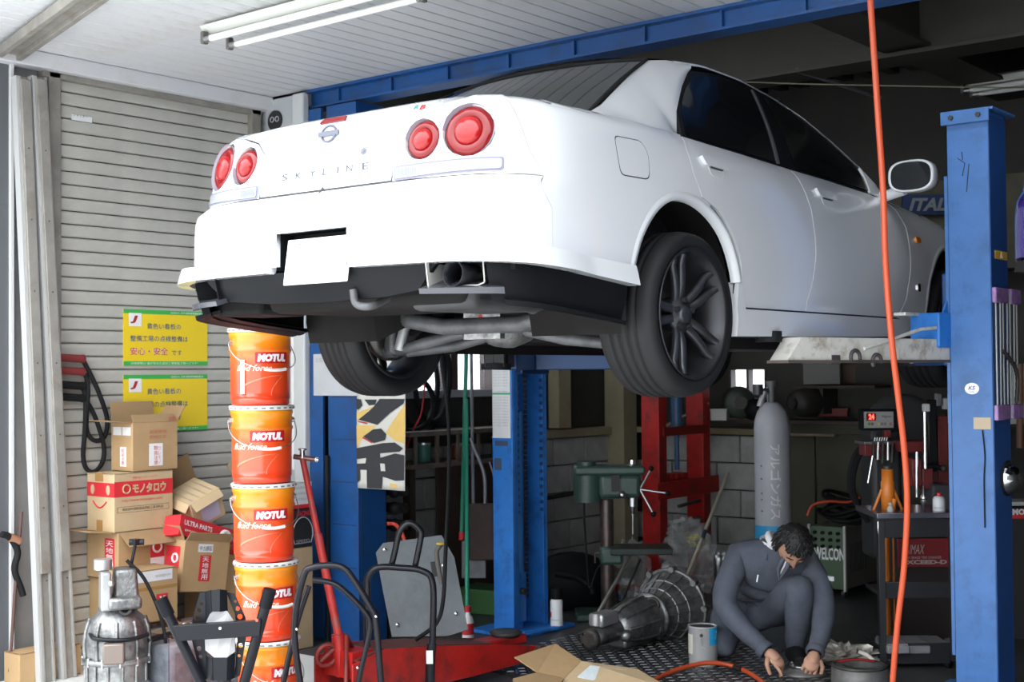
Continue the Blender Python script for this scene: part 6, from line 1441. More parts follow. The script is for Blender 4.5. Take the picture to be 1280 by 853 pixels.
for k in range(9):
    cc0 = Vector((.22+random.uniform(-.08, .1), .25, zt3+.04+.018*k)); M4 = wdr.matrix_basis.to_3x3(); rr = random.uniform(.10, .19)
    part('cable_loop', MB().tube([M4@(cc0+Vector((rr*1.15*math.cos(t), rr*math.sin(t), .03*math.sin(t*2+k)))) for t in np.linspace(0, 2*PI, 22, endpoint=False)], .013, 8, closed=True), black_rubber, wc)
part('red_cable', MB().tube(bez([ond(x, y, 8.95)-wdr.location for x, y in ((1009, 645), (1016, 632), (1035, 627), (1060, 628), (1075, 622))], 6), .009, 8), M('red_cable', (.55, .07, .03), .45), wc)
# shelf clutter along the back wall
def junk(name, label, cat, x, y0, y1, d, w, mat, kind='box', rz=.3):
    a, b = ond(x, y1, d), ond(x, y0, d); t = thing(name, label, cat, (a.x, a.y, a.z)); h = b.z-a.z
    if kind == 'box': part('body', MB().box((0, 0, h/2), (w, w*.8, h), Rz(rz)), mat, t, bevel=.006); part('lid', MB().box((0, 0, h+.003), (w*1.03, w*.83, .012), Rz(rz)), mat, t)
    else: part('body', MB().lathe([(.0001, -w*.5), (h*.42, -w*.5), (h*.5, -w*.2), (h*.5, w*.3), (h*.3, w*.5), (.0001, w*.5)], (0, 0, h/2), (math.cos(rz), math.sin(rz), 0), 24), mat, t); part('hub', MB().cyl((0, 0, h/2), Vector((math.cos(rz), math.sin(rz), 0))*-(w*.6)+Vector((0, 0, h/2)), h*.2), dark_metal, t)
    return t
junk('electric_motor', 'dark round motor on the ledge left of the gas cylinder', 'motor', 924, 483, 524, 9.85, .2, M('dark_green_motor', (.035, .045, .035), .5, var=.3), 'r', 2.2)
junk('starter', 'black starter motor on the ledge behind the gas cylinder', 'motor', 945, 498, 526, 9.75, .18, black_plastic, 'r', 2.6)
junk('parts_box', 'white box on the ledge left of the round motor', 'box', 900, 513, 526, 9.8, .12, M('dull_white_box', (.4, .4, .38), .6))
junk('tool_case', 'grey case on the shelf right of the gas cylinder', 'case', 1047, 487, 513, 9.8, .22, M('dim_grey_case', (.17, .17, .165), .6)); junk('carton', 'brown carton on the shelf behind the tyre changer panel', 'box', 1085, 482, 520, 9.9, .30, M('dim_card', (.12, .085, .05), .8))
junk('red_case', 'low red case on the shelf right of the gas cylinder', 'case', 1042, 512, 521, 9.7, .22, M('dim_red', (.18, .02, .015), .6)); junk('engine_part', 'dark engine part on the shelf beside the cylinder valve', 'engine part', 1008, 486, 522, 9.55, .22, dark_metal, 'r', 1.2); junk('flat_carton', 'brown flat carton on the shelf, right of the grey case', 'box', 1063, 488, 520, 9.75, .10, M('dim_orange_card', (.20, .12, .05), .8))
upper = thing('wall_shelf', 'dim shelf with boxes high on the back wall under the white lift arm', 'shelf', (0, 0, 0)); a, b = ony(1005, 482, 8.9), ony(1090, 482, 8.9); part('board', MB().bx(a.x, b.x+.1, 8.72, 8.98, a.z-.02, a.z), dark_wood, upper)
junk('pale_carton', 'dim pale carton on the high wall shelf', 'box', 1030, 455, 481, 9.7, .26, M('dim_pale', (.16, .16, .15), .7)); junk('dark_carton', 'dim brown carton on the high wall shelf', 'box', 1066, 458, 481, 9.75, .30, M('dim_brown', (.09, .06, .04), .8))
part('shelf_bracket', MB().bx(a.x+.2, a.x+.22, 8.75, 8.98, a.z-.2, a.z-.02), dark_metal, upper)
part('dark_shelf', MB().bx(-5.2, -2.6, 8.66, 8.98, 1.135, 1.16), dark_wood, upper)
# ---- tyre changer
tb = onz(1150, 800, 0); DT = (tb-EYE).dot(FWD)
tc_ = thing('tyre_changer', 'dark red tyre changer with a lettered cabinet behind the black tool cart', 'tyre changer', tb)
def T(x, y, d=0.): return ond(x, y, DT+d)-tb
maroon = M('maroon_paint', (.20, .022, .025), .4, 0, var=.3, vs=7)
def fbox(x0, y0, x1, y1, d, th, mat, nm, bevel=.006):
    a, b = T(x0, y0, d), T(x1, y1, d); w_ = (b-a).dot(_R0); h_ = (a-b).z; c = (a+b)/2; c = c+Vector((FWD.x, FWD.y, 0)).normalized()*th/2
    return part(nm, MB().box(c, (w_, th, h_), Rz(YAW)), mat, tc_, bevel=bevel), a, b
cabm = M('red_cabinet', (.30, .025, .03), .45)
_, a, b = fbox(1122, 674, 1190, 800, 0, .45, M('dark_cabinet_side', (.03, .02, .02), .5), 'cabinet'); fbox(1122, 674, 1187, 709, -.012, .01, cabm, 'name_panel', .002)
o = T(1133, 695, -.02)
for txt, x, y, x1, h_, bo, sh_ in (('AIMAX', 1131, 693, 1156, .052, .0, .3), ('HIGH GRADE TIRE CHANGER', 1129, 699, 1177, .013, .01, 0), ('EXCEED-D', 1128, 706, 1184, .024, .05, 0)):
    p = T(x, y, -.016); q = T(x1, y, -.016); lettering(txt, M('pale_pink_letters', (.62, .50, .50), .5), tc_, plane_fn(p, _R0, (0, 0, 1)), (q-p).dot(_R0), h_, bo, sh_)
fbox(1172, 520, 1186, 608, .1, .12, maroon, 'column'); fbox(1160, 500, 1172, 590, .06, .08, black_steel, 'mast'); fbox(1156, 505, 1163, 515, .02, .06, paper, 'pale_fitting')
part('chrome_rod', MB().tube([T(1156, 515, -.02), T(1157, 586, -.02)], .011, 10), chrome, tc_); part('ball_joint', MB().ball(T(1180, 586, -.02), .02, 10, 8), dark_metal, tc_)
part('tilt_arm', MB().tube([T(1157, 584), T(1168, 582), T(1180, 587)], .014, 8), black_steel, tc_)
for x0, y0, x1, y1 in ((1140, 574, 1153, 608), (1153, 585, 1167, 612)): fbox(x0, y0, x1, y1, .0, .10, maroon, 'red_block')
part('short_rod', MB().tube([T(1146, 565), T(1146, 622)], .009, 8), chrome, tc_)
fbox(1128, 552, 1160, 566, .2, .2, maroon, 'turntable_box'); fbox(1165, 606, 1190, 640, -.05, .2, M('dark_grey_seat', (.05, .05, .055), .6), 'foot_block', .015)
fbox(1180, 498, 1186, 512, .3, .05, M('bright_white_card', (.72, .72, .72), .6), 'white_tag'); fbox(1186, 492, 1192, 530, .5, .03, MATS['bright_white_card'], 'white_tag'); fbox(1171, 492, 1178, 508, .3, .05, M('mid_grey_box', (.25, .25, .26), .6), 'grey_box')
# wheel balancer with control panel
cb2 = thing('wheel_balancer', 'wheel balancer with a pale control panel and glowing red digits', 'wheel balancer', (0, 0, 0))
DW_ = 8.0
def Tb(x, y, d=0.): return ond(x, y, DW_+d)
def fb2(x0, y0, x1, y1, d, th, mat, nm, bevel=.004):
    a, b = Tb(x0, y0, d), Tb(x1, y1, d); c = (a+b)/2+Vector((FWD.x, FWD.y, 0)).normalized()*th/2
    return part(nm, MB().box(c, ((b-a).dot(_R0), th, (a-b).z), Rz(YAW)), mat, cb2, bevel=bevel)
fb2(1077, 512, 1121, 538, 0, .08, black_plastic, 'bezel'); pnl = fb2(1080, 515, 1117, 535, -.006, .006, M('pale_panel', (.36, .36, .35), .5), 'control_panel', .001)
fb2(1083, 517, 1095, 526, -.010, .004, M('dark_red_window', (.10, .005, .005), .3), 'display', .001); p = Tb(1086, 524.5, -.014); lettering('24', M('red_led', (1, .03, .02), .4, emit=2.2), cb2, plane_fn(p, _R0, (0, 0, 1)), .032, .030, .02)
p = Tb(1102, 523, -.010); lettering('Aligner', black_print, cb2, plane_fn(p, _R0, (0, 0, 1)), .06, .018, 0, .3)
for x, m in ((1085, M('green_key', (.05, .3, .08), .5)), (1089, M('brown_key', (.2, .1, .05), .5)), (1097, M('yellow_key', (.6, .5, .1), .5)), (1101, M('grey_key', (.2, .2, .22), .5)), (1105, MATS['grey_key']), (1112, M('rose_key', (.45, .15, .12), .5))): fb2(x, 528.5, x+3, 532, -.010, .004, m, 'key', .0005)
fb2(1080, 552, 1128, 556, -.05, .22, M('tray_steel', (.20, .20, .21), .35, .7), 'weight_tray'); fb2(1081, 556, 1108, 570, .0, .14, maroon, 'red_body'); fb2(1090, 535, 1130, 700, .20, .30, M('dark_grey_body', (.03, .031, .033), .5), 'cabinet', .03); fb2(1106, 537, 1114, 548, .0, .06, maroon, 'red_bracket')
part('hood', MB().lathe([(.0001, 0), (.20, .0), (.24, .05), (.24, .10), (.2, .12), (.0001, .12)], Tb(1123, 540, .5), (-FWD.x, -FWD.y, 0), 30), M('grey_hood', (.07, .072, .075), .4), cb2)
for k in range(5): part('hung_tool', MB().tube([Tb(1092+k*6, 553, -.06), Tb(1092+k*6+random.uniform(-1, 1), 578+random.uniform(-8, 12), -.06)], [.008, .012], 8), steel if k % 2 else dark_metal, cb2)
for k in range(6): part('clip', MB().tube([Tb(1093+k*3, 552, -.03), Tb(1094+k*3, 547, -.03)], .004, 6), steel, cb2)
part('tyre_iron', MB().tube([Tb(1091, 570, -.1), Tb(1085, 604, -.1)], .007, 8), chrome, cb2)
t = thing('balancer_hose', 'dark looping hoses left of the wheel balancer', 'hose', (0, 0, 0))
for k in range(3): part('hose', MB().tube(bez([Tb(1085-k*3, 555, .2), Tb(1072-k*3, 575, .2), Tb(1066-k*2, 605, .2), Tb(1072-k, 630, .2), Tb(1085, 645+k*4, .2)], 6), .016, 8), black_rubber, t)
# orange bottle jack stand on the cart
ct0, ct1 = onz(1100, 838, 0), None
DC = (onz(1105, 838, 0)-EYE).dot(FWD)
def Cc(x, y, d=0.): return ond(x, y, DC+d)
ctb = Cc(1147, 838); ctb.z = 0
ct = thing('tool_cart', 'black steel tool cart with three shelves beside the right lift post', 'tool cart', ctb)
def cbox(x0, y0, x1, y1, d, th, mat, nm, bevel=.003, par=None):
    a, b = Cc(x0, y0, d)-ctb, Cc(x1, y1, d)-ctb; c = (a+b)/2+Vector((FWD.x, FWD.y, 0)).normalized()*th/2
    return part(nm, MB().box(c, ((b-a).dot(_R0), th, (a-b).z), Rz(YAW)), mat, par or ct, bevel=bevel)
blk = M('black_cart_paint', (.016, .017, .02), .35)
WTH = .36
zg = ctb.z
for d in (0, WTH):
    for x0 in (1097, 1186): 
        a = Cc(x0, 655, d)-ctb; b = Cc(x0+8, 655, d)-ctb; part('leg', MB().box(((a.x+b.x)/2, (a.y+b.y)/2, a.z/2+.03), (.032, .03, a.z-.03), Rz(YAW)), blk, ct, bevel=.002)
cbox(1096, 642, 1197, 648, -.02, WTH+.06, M('cart_top_steel', (.20, .20, .24), .25, .8), 'top_tray'); cbox(1097, 648, 1196, 672, -.005, .01, blk, 'top_skirt'); cbox(1105, 728, 1188, 748, -.002, .01, blk, 'shelf_front'); cbox(1105, 744, 1188, 748, 0, WTH, blk, 'shelf'); cbox(1105, 805, 1188, 830, -.002, .01, blk, 'bottom_front'); cbox(1105, 812, 1188, 816, 0, WTH, blk, 'bottom_shelf')
for x in (1097, 1189): cbox(x, 652, x+6, 668, -.012, .006, chrome, 'corner_plate')
for x in (1101, 1190):
    for y in (732, 744, 808, 820): p = Cc(x, y, -.012)-ctb; part('bolt', MB().ball(p, .007, 8, 6), chrome, ct)
for x in (1103, 1186):
    for d in (.03, WTH-.03): p = Cc(x, 845, d)-ctb; part('caster', MB().cyl((p.x-.012, p.y, .035), (p.x+.012, p.y, .035), .035, n=18), black_rubber, ct); part('caster_fork', MB().box((p.x, p.y, .07), (.03, .03, .05), Rz(YAW)), chrome, ct)
def onC(name, label, cat, x, y, d): p = Cc(x, y, d); return thing(name, label, cat, p)
t = onC('spray_can', 'white spray can with a red nozzle on the top tray of the tool cart', 'spray can', 1174, 648, .08); part('body', MB().lathe([(.0001, 0), (.03, 0), (.031, .006), (.031, .095), (.024, .108), (.012, .112)], n=20), M('white_can', (.66, .66, .70), .35), t); part('nozzle', MB().cyl((0, 0, .11), (0, 0, .128), .011), red_print, t)
lettering('BRAKE', MATS['grey_print'], t, lambda x, y: Vector((.0315*math.cos(-1.9+x/.031), .0315*math.sin(-1.9+x/.031), .05+y)), .04)
t = onC('orange_jack', 'orange hydraulic bottle jack with splayed legs on the tool cart', 'jack', 1110, 644, .16); ob = M('orange_jack_paint', (.66, .19, .02), .4, var=.2)
part('cylinder', MB().lathe([(.0001, 0), (.034, 0), (.034, .17), (.030, .175), (.030, .235), (.0001, .235)], n=24), ob, t)
for s in (-1, 1): part('leg', MB().tube([Vector((.03*_c*s, .03*_s*s, .13)), Vector((.075*_c*s, .075*_s*s, .02))], .008, 8), ob, t)
part('pump', MB().cyl((.03, -.02, 0), (.05, -.03, .09), .012), ob, t); part('ram', MB().cyl((0, 0, .235), (0, 0, .25), .02), dark_metal, t)
t = onC('glue_bottle', 'tiny pale bottle in front of the orange jack on the cart', 'bottle', 1113, 646, .06); part('body', MB().lathe([(.0001, 0), (.017, 0), (.017, .04), (.007, .055)], n=16), MATS['dull_white_box'], t); part('cap', MB().ball((0, 0, .062), .011, 10, 8), MATS['dull_white_box'], t)
t = onC('air_tool', 'steel air nozzle standing upright on the tool cart', 'tool', 1155, 645, .12); part('body', MB().lathe([(.0001, 0), (.009, 0), (.009, .06), (.016, .07), (.016, .10), (.008, .11), (.006, .16), (.0001, .16)], n=14), steel, t); part('grip_ring', MB().torus((0, 0, .085), .015, .004, (0, 0, 1), 14, 6), dark_metal, t)
for k in range(3):
    t = onC('grey_block', ('grey plastic case on the bottom shelf of the cart, left', 'grey plastic case on the bottom shelf of the cart, middle', 'grey plastic case on the bottom shelf of the cart, right')[k], 'case', 1115+k*26, 810, .06+.05*k); part('body', MB().box((0, 0, .012), (.11, .24, .04), Rz(YAW)), M('grey_case', (.17, .17, .18), .5), t, bevel=.006); part('lid', MB().box((0, 0, .036), (.10, .22, .008), Rz(YAW)), MATS['grey_case'], t)
op = Cc(1109, 800, .55); t = thing('orange_post', 'orange steel post standing behind the tool cart', 'post', (op.x, op.y, 0)); part('tube', MB().cyl((0, 0, 0), (0, 0, Cc(1109, 665, .55).z), .022, n=14), ob, t); part('rod', MB().cyl((.035, .02, 0), (.035, .02, Cc(1109, 665, .55).z), .006, n=8), ob, t)
t = onC('pry_bar', 'thin steel bar lying on the middle shelf of the tool cart', 'bar', 1150, 738, .1); part('bar', MB().tube([Vector((-.1, -.02, .01)), Vector((.14, .1, .03))], .007, 8), steel, t)
# ---- things right of the post
def rbox(name, label, cat, x0, y0, x1, y1, d, th, mat):
    a, b = ond(x0, y0, d), ond(x1, y1, d); c = (a+b)/2; t = thing(name, label, cat, c); part('body', MB().box(Vector((FWD.x, FWD.y, 0)).normalized()*th/2, ((b-a).dot(_R0), th, (a-b).z), Rz(YAW)), mat, t, bevel=.004); return t
t = rbox('white_cabinet', 'pale cabinet seen past the right lift post under the purple car', 'cabinet', 1259, 455, 1300, 530, 8.0, .3, M('pale_cabinet', (.40, .41, .40), .6)); part('brown_pipe', MB().cyl(ond(1275, 455, 7.9)-t.location, ond(1275, 560, 7.9)-t.location, .02), M('brown_pipe', (.14, .07, .04), .6), t)
rk = rbox('dark_rack', 'dark tool rack seen past the right lift post', 'rack', 1258, 648, 1310, 850, 7.6, .3, M('rack_dark', (.02, .02, .022), .6))
part('pale_top', MB().box(ond(1275, 628, 7.6)-rk.location, (.3, .2, .02), Rz(YAW)), MATS['dull_white_box'], rk)
mo = rbox('oil_box', 'red and white oil box on the dark rack at the right edge', 'box', 1260, 634, 1300, 648, 7.6, .2, black_print)
p = ond(1264, 646, 7.59)-mo.location; part('red_panel', MB().box(ond(1280, 643, 7.59)-mo.location, (.2, .004, .05), Rz(YAW)), red_print, mo); lettering('MOTUL', white_print, mo, plane_fn(p+Vector((-FWD.x*.02, -FWD.y*.02, .01)), _R0, (0, 0, 1)), .15, .035, .05)
# fluorescent fittings
FX = onz(268, 40, ZC-.03); FE = onz(540, -40, ZC-.03)
lt = thing('fluorescent_light', 'white twin tube fluorescent fitting on the canopy soffit', 'light fitting', (FX.x, FX.y, ZC))
LF = 1.3
dxf = Vector((1, 0, 0)); tubew = M('white_tube', (.84, .84, .82), .25)
part('body', MB().prism([(-.05, 0), (.05, 0), (.09, -.02), (.05, -.055), (-.05, -.055), (-.09, -.02)], (0, 0, 0), (0, 1, 0), (0, 0, 1), LF), M('fitting_enamel', (.62, .62, .58), .4), lt)
for y in (-.075, .075):
    part('tube', MB().cyl((.05, y, -.085), (LF-.05, y, -.085), .016, n=16), tubew, lt)
    part('tube_end', MB().cyl((.03, y, -.085), (.07, y, -.085), .0165, n=16), steel, lt)
    for x in (.02, LF-.02): part('holder', MB().box((x, y, -.075), (.022, .035, .06)), M('dark_holder', (.12, .11, .10), .5), lt, bevel=.006)
l2 = copy_tree(lt); q = ony(1205, 100, 8.4); l2.location = (q.x, 8.4, q.z); tag(l2, 'unlit fluorescent fitting in the dark workshop roof at upper right', 'light fitting')
# dim banner with letters above the far wing, conduit and wire in the roof
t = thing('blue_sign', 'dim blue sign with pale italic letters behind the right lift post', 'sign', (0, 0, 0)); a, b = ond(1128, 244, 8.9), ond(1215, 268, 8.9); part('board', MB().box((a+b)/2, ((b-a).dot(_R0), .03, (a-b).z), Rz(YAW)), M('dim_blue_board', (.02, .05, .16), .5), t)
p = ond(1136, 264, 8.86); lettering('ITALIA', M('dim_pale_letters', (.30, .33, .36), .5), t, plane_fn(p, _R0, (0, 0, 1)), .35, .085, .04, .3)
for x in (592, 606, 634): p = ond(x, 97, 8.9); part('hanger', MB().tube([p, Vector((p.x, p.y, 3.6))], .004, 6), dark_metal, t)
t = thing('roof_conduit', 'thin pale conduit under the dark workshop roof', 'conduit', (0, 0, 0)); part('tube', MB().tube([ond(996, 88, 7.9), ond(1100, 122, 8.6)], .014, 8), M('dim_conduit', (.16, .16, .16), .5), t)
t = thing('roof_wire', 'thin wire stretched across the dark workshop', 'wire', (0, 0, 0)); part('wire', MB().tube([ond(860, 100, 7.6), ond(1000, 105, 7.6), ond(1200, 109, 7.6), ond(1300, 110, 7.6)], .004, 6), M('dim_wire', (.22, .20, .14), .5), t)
t = thing('hung_signs', 'row of red and yellow signs under the lintel behind the car roof', 'sign', (0, 0, 0))
for x0, x1, y0, y1, m in ((588, 601, 98, 112, M('dull_red_sign', (.20, .02, .02), .6)), (601, 612, 96, 110, M('cream_sign', (.35, .32, .22), .6)), (612, 640, 90, 108, M('ochre_sign', (.40, .22, .03), .6))):
    a, b = ond(x0, y0, 8.9), ond(x1, y1, 8.9); part('panel', MB().box((a+b)/2, ((b-a).dot(_R0), .02, (a-b).z), Rz(YAW)), m, t)
# ---- gearbox lying on the floor
D0_ = (onz(790, 815, 0)-EYE).dot(FWD)
gb0 = onz(790, 812, 0); g2 = thing('gearbox', 'grey gearbox with a ribbed bell housing lying on the tread plate left of the man', 'gearbox', gb0)
A0 = ond(738, 792, D0_-.30); A0.z = .13; A1 = ond(848, 768, D0_+.42); A1.z = .175
ax = (A1-A0); LG = ax.length; ax.normalize(); a0 = A0-gb0
def gp_(t): return a0+ax*LG*t
# bell housing: large ribbed cone opening to the far right
bp_ = [(.10, 0), (.13, .05), (.165, .13), (.195, .20), (.205, .22), (.21, .24), (.19, .24)]
xg = ax.orthogonal().normalized()
part('bell_housing', MB().lathe(bp_, gp_(.66), ax, 30), alu, g2)
def lath_rib(mb, prof, o, ax, n, th):
    z = ax; x = z.orthogonal().normalized(); y = z.cross(x)
    for i in range(n):
        c, s = math.cos(2*PI*i/n), math.sin(2*PI*i/n); mb.tube([o+z*h+(x*c+y*s)*(r+.002) for r, h in prof], th, 5)
    return mb
part('bell_ribs', lath_rib(MB(), bp_[:6], gp_(.66), ax, 18, .006), alu, g2, kind='stuff')
for h, r in ((.07, .14), (.14, .172)): part('ring_rib', MB().torus(gp_(.66)+ax*h, r, .006, ax, 30, 6), alu, g2)
part('bell_rim', MB().torus(gp_(.66)+ax*.235, .215, .012, ax, 34, 8), alu2, g2)
for i in range(9):
    z = ax; x = z.orthogonal().normalized(); y = z.cross(x); c, s = math.cos(2*PI*i/9), math.sin(2*PI*i/9); p = gp_(.66)+ax*.225+(x*c+y*s)*.222; part('lug', MB().cyl(p-ax*.02, p+ax*.02, .018, n=12), alu, g2)
part('main_case', MB().lathe([(.0001, 0), (.06, 0), (.08, .02), (.10, .06), (.115, .16), (.12, .28), (.11, .34), (.0001, .34)], gp_(.26), ax, 26), alu, g2)
part('case_ribs', lath_rib(MB(), [(.082, .02), (.102, .06), (.117, .16), (.122, .28)], gp_(.26), ax, 9, .008), alu, g2, kind='stuff')
part('joint_flange', MB().lathe([(.10, 0), (.132, 0), (.132, .02), (.10, .02)], gp_(.66)-ax*.03, ax, 28), alu2, g2)
part('tail_case', MB().lathe([(.0001, 0), (.045, 0), (.05, .04), (.055, .12), (.06, .25), (.0001, .25)], gp_(.02), ax, 20), alu2, g2); part('output_flange', MB().lathe([(.0001, 0), (.035, -.005), (.055, 0), (.055, .03), (.03, .05)], gp_(-.02), ax, 24), dark_metal, g2)
for i in range(4): z = ax; x = z.orthogonal().normalized(); y = z.cross(x); c, s = math.cos(PI*i/2), math.sin(PI*i/2); p = gp_(-.02)+(x*c+y*s)*.038; part('flange_bolt', MB().cyl(p-ax*.01, p, .008, n=6), chrome, g2)
part('shift_housing', MB().box(gp_(.14)+Vector((0, 0, .08)), (.16, .09, .07), Rz(math.atan2(ax.y, ax.x))).cyl(gp_(.06)+Vector((0, 0, .06)), gp_(.06)+Vector((0, 0, .12)), .03), MATS['bright_aluminium'], g2, bevel=.012)
part('oil_pan', MB().box(gp_(.42)+Vector((0, 0, -.075)), (.3, .14, .06), Rz(math.atan2(ax.y, ax.x))), alu2, g2, bevel=.015)
part('clutch_fork', MB().tube([gp_(.78)-FWD*.16+Vector((0, 0, .02)), gp_(.74)-FWD*.2+Vector((0, 0, -.06))], .010, 8), steel, g2); part('release_bore', MB().torus(gp_(.66)-FWD*.10+Vector((0, 0, .08)), .035, .010, (-FWD.x, -FWD.y, .3), 18, 6), dark_metal, g2)
part('side_boss', MB().ball(gp_(.48)-FWD*.11+Vector((0, 0, .02)), .03, 12, 8).ball(gp_(.36)-FWD*.10+Vector((0, 0, -.03)), .035, 12, 8), alu, g2)
# silver can
q = onz(879, 832, .008); D_ = (q-EYE).dot(FWD); t = thing('paint_tin', 'silver paint tin with a blue label standing beside the man', 'tin', (q.x, q.y, .012)); rt_ = .073; ht = .20; tang = math.atan2(-q.y, -q.x)
part('body', MB().lathe([(.0001, 0), (rt_-.002, 0), (rt_, .004), (rt_, ht-.006), (rt_+.003, ht-.003), (rt_+.002, ht), (rt_-.008, ht), (rt_-.010, ht-.008), (.0001, ht-.008)], n=36), M('tin_plate', (.60, .60, .60), .3, .35, var=.15, vs=10), t)
part('blue_label', MB().lathe([(rt_+.0012, ht*.55), (rt_+.0012, ht*.97)], n=16, a0=tang+.45, a1=tang+1.5), M('bright_blue_label', (.02, .32, .62), .4), t, fix=False); part('pale_label', MB().lathe([(rt_+.0012, ht*.30), (rt_+.0012, ht*.80)], n=10, a0=tang-1.5, a1=tang-.75), M('cream_label', (.55, .53, .46), .6), t, fix=False)
lettering('7', white_print, t, lambda x, y: Vector(((rt_+.002)*math.cos(tang+.95+x/rt_), (rt_+.002)*math.sin(tang+.95+x/rt_), ht*.68+y)), .02, .04, 0, .3); p = Vector((rt_*math.cos(tang-.1), rt_*math.sin(tang-.1), ht*.80)); part('ear', MB().ball(p, .009, 10, 6), dark_metal, t); part('dark_rim', MB().lathe([(.0001, ht-.006), (rt_-.010, ht-.006)], n=30), M('dark_tin_inside', (.04, .04, .04), .6), t)
part('bail', MB().tube([p+Vector((0, 0, 0)), p+Vector((.02, -.03, -.04)), p+Vector((.045, -.03, -.06))], .0015, 5), steel, t)
# clutch drum, disc, rag heap on the floor near the hands
q = onz(1003, 842, .01); t = thing('clutch_disc', 'grey disc with bolts and springs on the floor under the mans hands', 'clutch disc', (q.x, q.y, .008))
part('disc', MB().lathe([(.0001, 0), (.115, 0), (.118, .012), (.07, .016), (.068, .03), (.0001, .03)], n=40), M('grey_disc', (.16, .155, .15), .5, .5, var=.4), t); part('hub', MB().lathe([(.065, .03), (.06, .045), (.02, .05), (.02, .03)], n=28), dark_metal, t)
for i in range(6): a = i*PI/3; part('bolt', MB().cyl((.055*math.cos(a), .055*math.sin(a), .03), (.055*math.cos(a), .055*math.sin(a), .052), .009, n=10), chrome, t)
part('bright_ring', MB().torus((0, 0, .042), .06, .004, (0, 0, 1), 30, 6), steel, t)
q = onz(1075, 862, 0); t = thing('brake_drum', 'worn grey drum with a red ring on the floor by the tool cart', 'drum', (q.x, q.y, 0)); part('body', MB().lathe([(.0001, .0), (.13, 0), (.135, .02), (.13, .10), (.11, .115), (.07, .115), (.065, .06), (.0001, .06)], n=36), M('worn_drum', (.15, .145, .14), .55, .4, var=.5, vs=12), t)
part('rim', MB().torus((0, 0, .112), .12, .008, (0, 0, 1), 36, 8), dark_metal, t); part('red_ring', MB().lathe([(.085, .118), (.10, .122), (.115, .118)], n=20, a0=1.2, a1=3.4), M('red_ring', (.6, .02, .025), .4), t)
q = onz(1056, 834, 0); t = thing('foil_rag', 'crumpled silvery rag lying behind the drum', 'rag', (q.x, q.y, 0)); part('rag', blob(MB(), (0, 0, .05), .13, (1.3, .8, .45), .8, 21, 5.), M('silvery_rag', (.40, .37, .33), .4, .3, var=.7, vs=25), t); part('pale_fold', MB().sheet(lambda a, b: Vector((.10+.10*a, -.06+.05*b, .09-.05*a*a+.015*math.sin(5*b))), 8, 4), M('pale_cloth', (.6, .57, .5), .7), t, solid=.004)
q = onz(960, 826, .01); t = thing('yellow_tool', 'yellow handled tool on the floor between the mans hands', 'tool', (q.x, q.y, .0)); part('handle', MB().tube([ond(972, 816, D0_+.1)-Vector((q.x, q.y, 0)), ond(990, 808, D0_+.15)-Vector((q.x, q.y, 0))], .010, 8), M('yellow_handle', (.55, .28, .03), .4), t); part('tip', MB().tube([ond(990, 808, D0_+.15)-Vector((q.x, q.y, 0)), ond(998, 805, D0_+.16)-Vector((q.x, q.y, 0))], .005, 8), steel, t)
# ------------------------------------------------------------------ the crouching man (local frame: x to the right of the photo, y away from the viewer, z up)
q = onz(965, 832, .010)
man = thing('person', 'person with black hair in dark blue work overalls crouching over parts on the floor', 'person', (q.x, q.y, .012), YAW)
cloth = M('navy_overalls', (.085, .095, .125), .85, 0, var=.22, vs=9, bump=.35, bs=26, dirt=(.06, .063, .075), ds=5)
skin = M('skin', (.50, .27, .18), .55, 0, var=.12, vs=20)
hair_m = M('black_hair', (.010, .009, .009), .55, bump=.5, bs=120)
def skinmesh(nodes, edges, root, sub=2):
    """a smooth body grown on a skeleton of joints"""
    me = bpy.data.meshes.new('skeleton'); names = list(nodes); me.from_pydata([nodes[k][0] for k in names], [(names.index(a), names.index(b)) for a, b in edges], []); me.update()
    o = bpy.data.objects.new('skeleton', me); COL.objects.link(o)
    m = o.modifiers.new('skin', 'SKIN'); m.use_smooth_shade = True
    for i, k in enumerate(names):
        r = nodes[k][1]; r = r if isinstance(r, tuple) else (r, r); sv_ = me.skin_vertices[0].data[i]; sv_.radius = r; sv_.use_root = (k == root)
    s = o.modifiers.new('sub', 'SUBSURF'); s.levels = sub; s.render_levels = sub
    out = bpy.data.meshes.new_from_object(o.evaluated_get(bpy.context.evaluated_depsgraph_get()))
    bpy.data.objects.remove(o); return out
B = {
 'pelvis': ((-.06, .34, .23), .150), 'waist': ((-.05, .30, .33), .150), 'chest': ((.0, .18, .44), (.165)), 'upper': ((.03, .09, .53), .125), 'neckbase': ((.055, .03, .60), .060),
 'hip_l': ((-.17, .30, .19), .105), 'thigh_l': ((-.22, .16, .14), .095), 'knee_l': ((-.255, .02, .085), .075), 'shin_l': ((-.28, .20, .065), .062), 'ankle_l': ((-.29, .36, .07), .05), 'toe_l': ((-.28, .42, .03), .035),
 'hip_r': ((.05, .30, .21), .105), 'thigh_r': ((.10, .08, .35), .095), 'knee_r': ((.135, -.08, .415), .080), 'calf_r': ((.135, .0, .25), .072), 'ankle_r': ((.13, .06, .09), .052), 'heel_r': ((.13, .06, .045), .042), 'toe_r': ((.12, -.14, .035), .036),
 'sh_l': ((-.145, .08, .535), .085), 'arm_l': ((-.215, .03, .42), .075), 'elbow_l': ((-.255, -.02, .31), .067), 'fore_l': ((-.16, -.13, .20), .056), 'wrist_l': ((-.065, -.22, .115), .040),
 'sh_r': ((.195, .09, .515), .085), 'arm_r': ((.245, .04, .41), .075), 'elbow_r': ((.265, -.03, .29), .066), 'fore_r': ((.225, -.13, .19), .055), 'wrist_r': ((.17, -.225, .105), .041)}
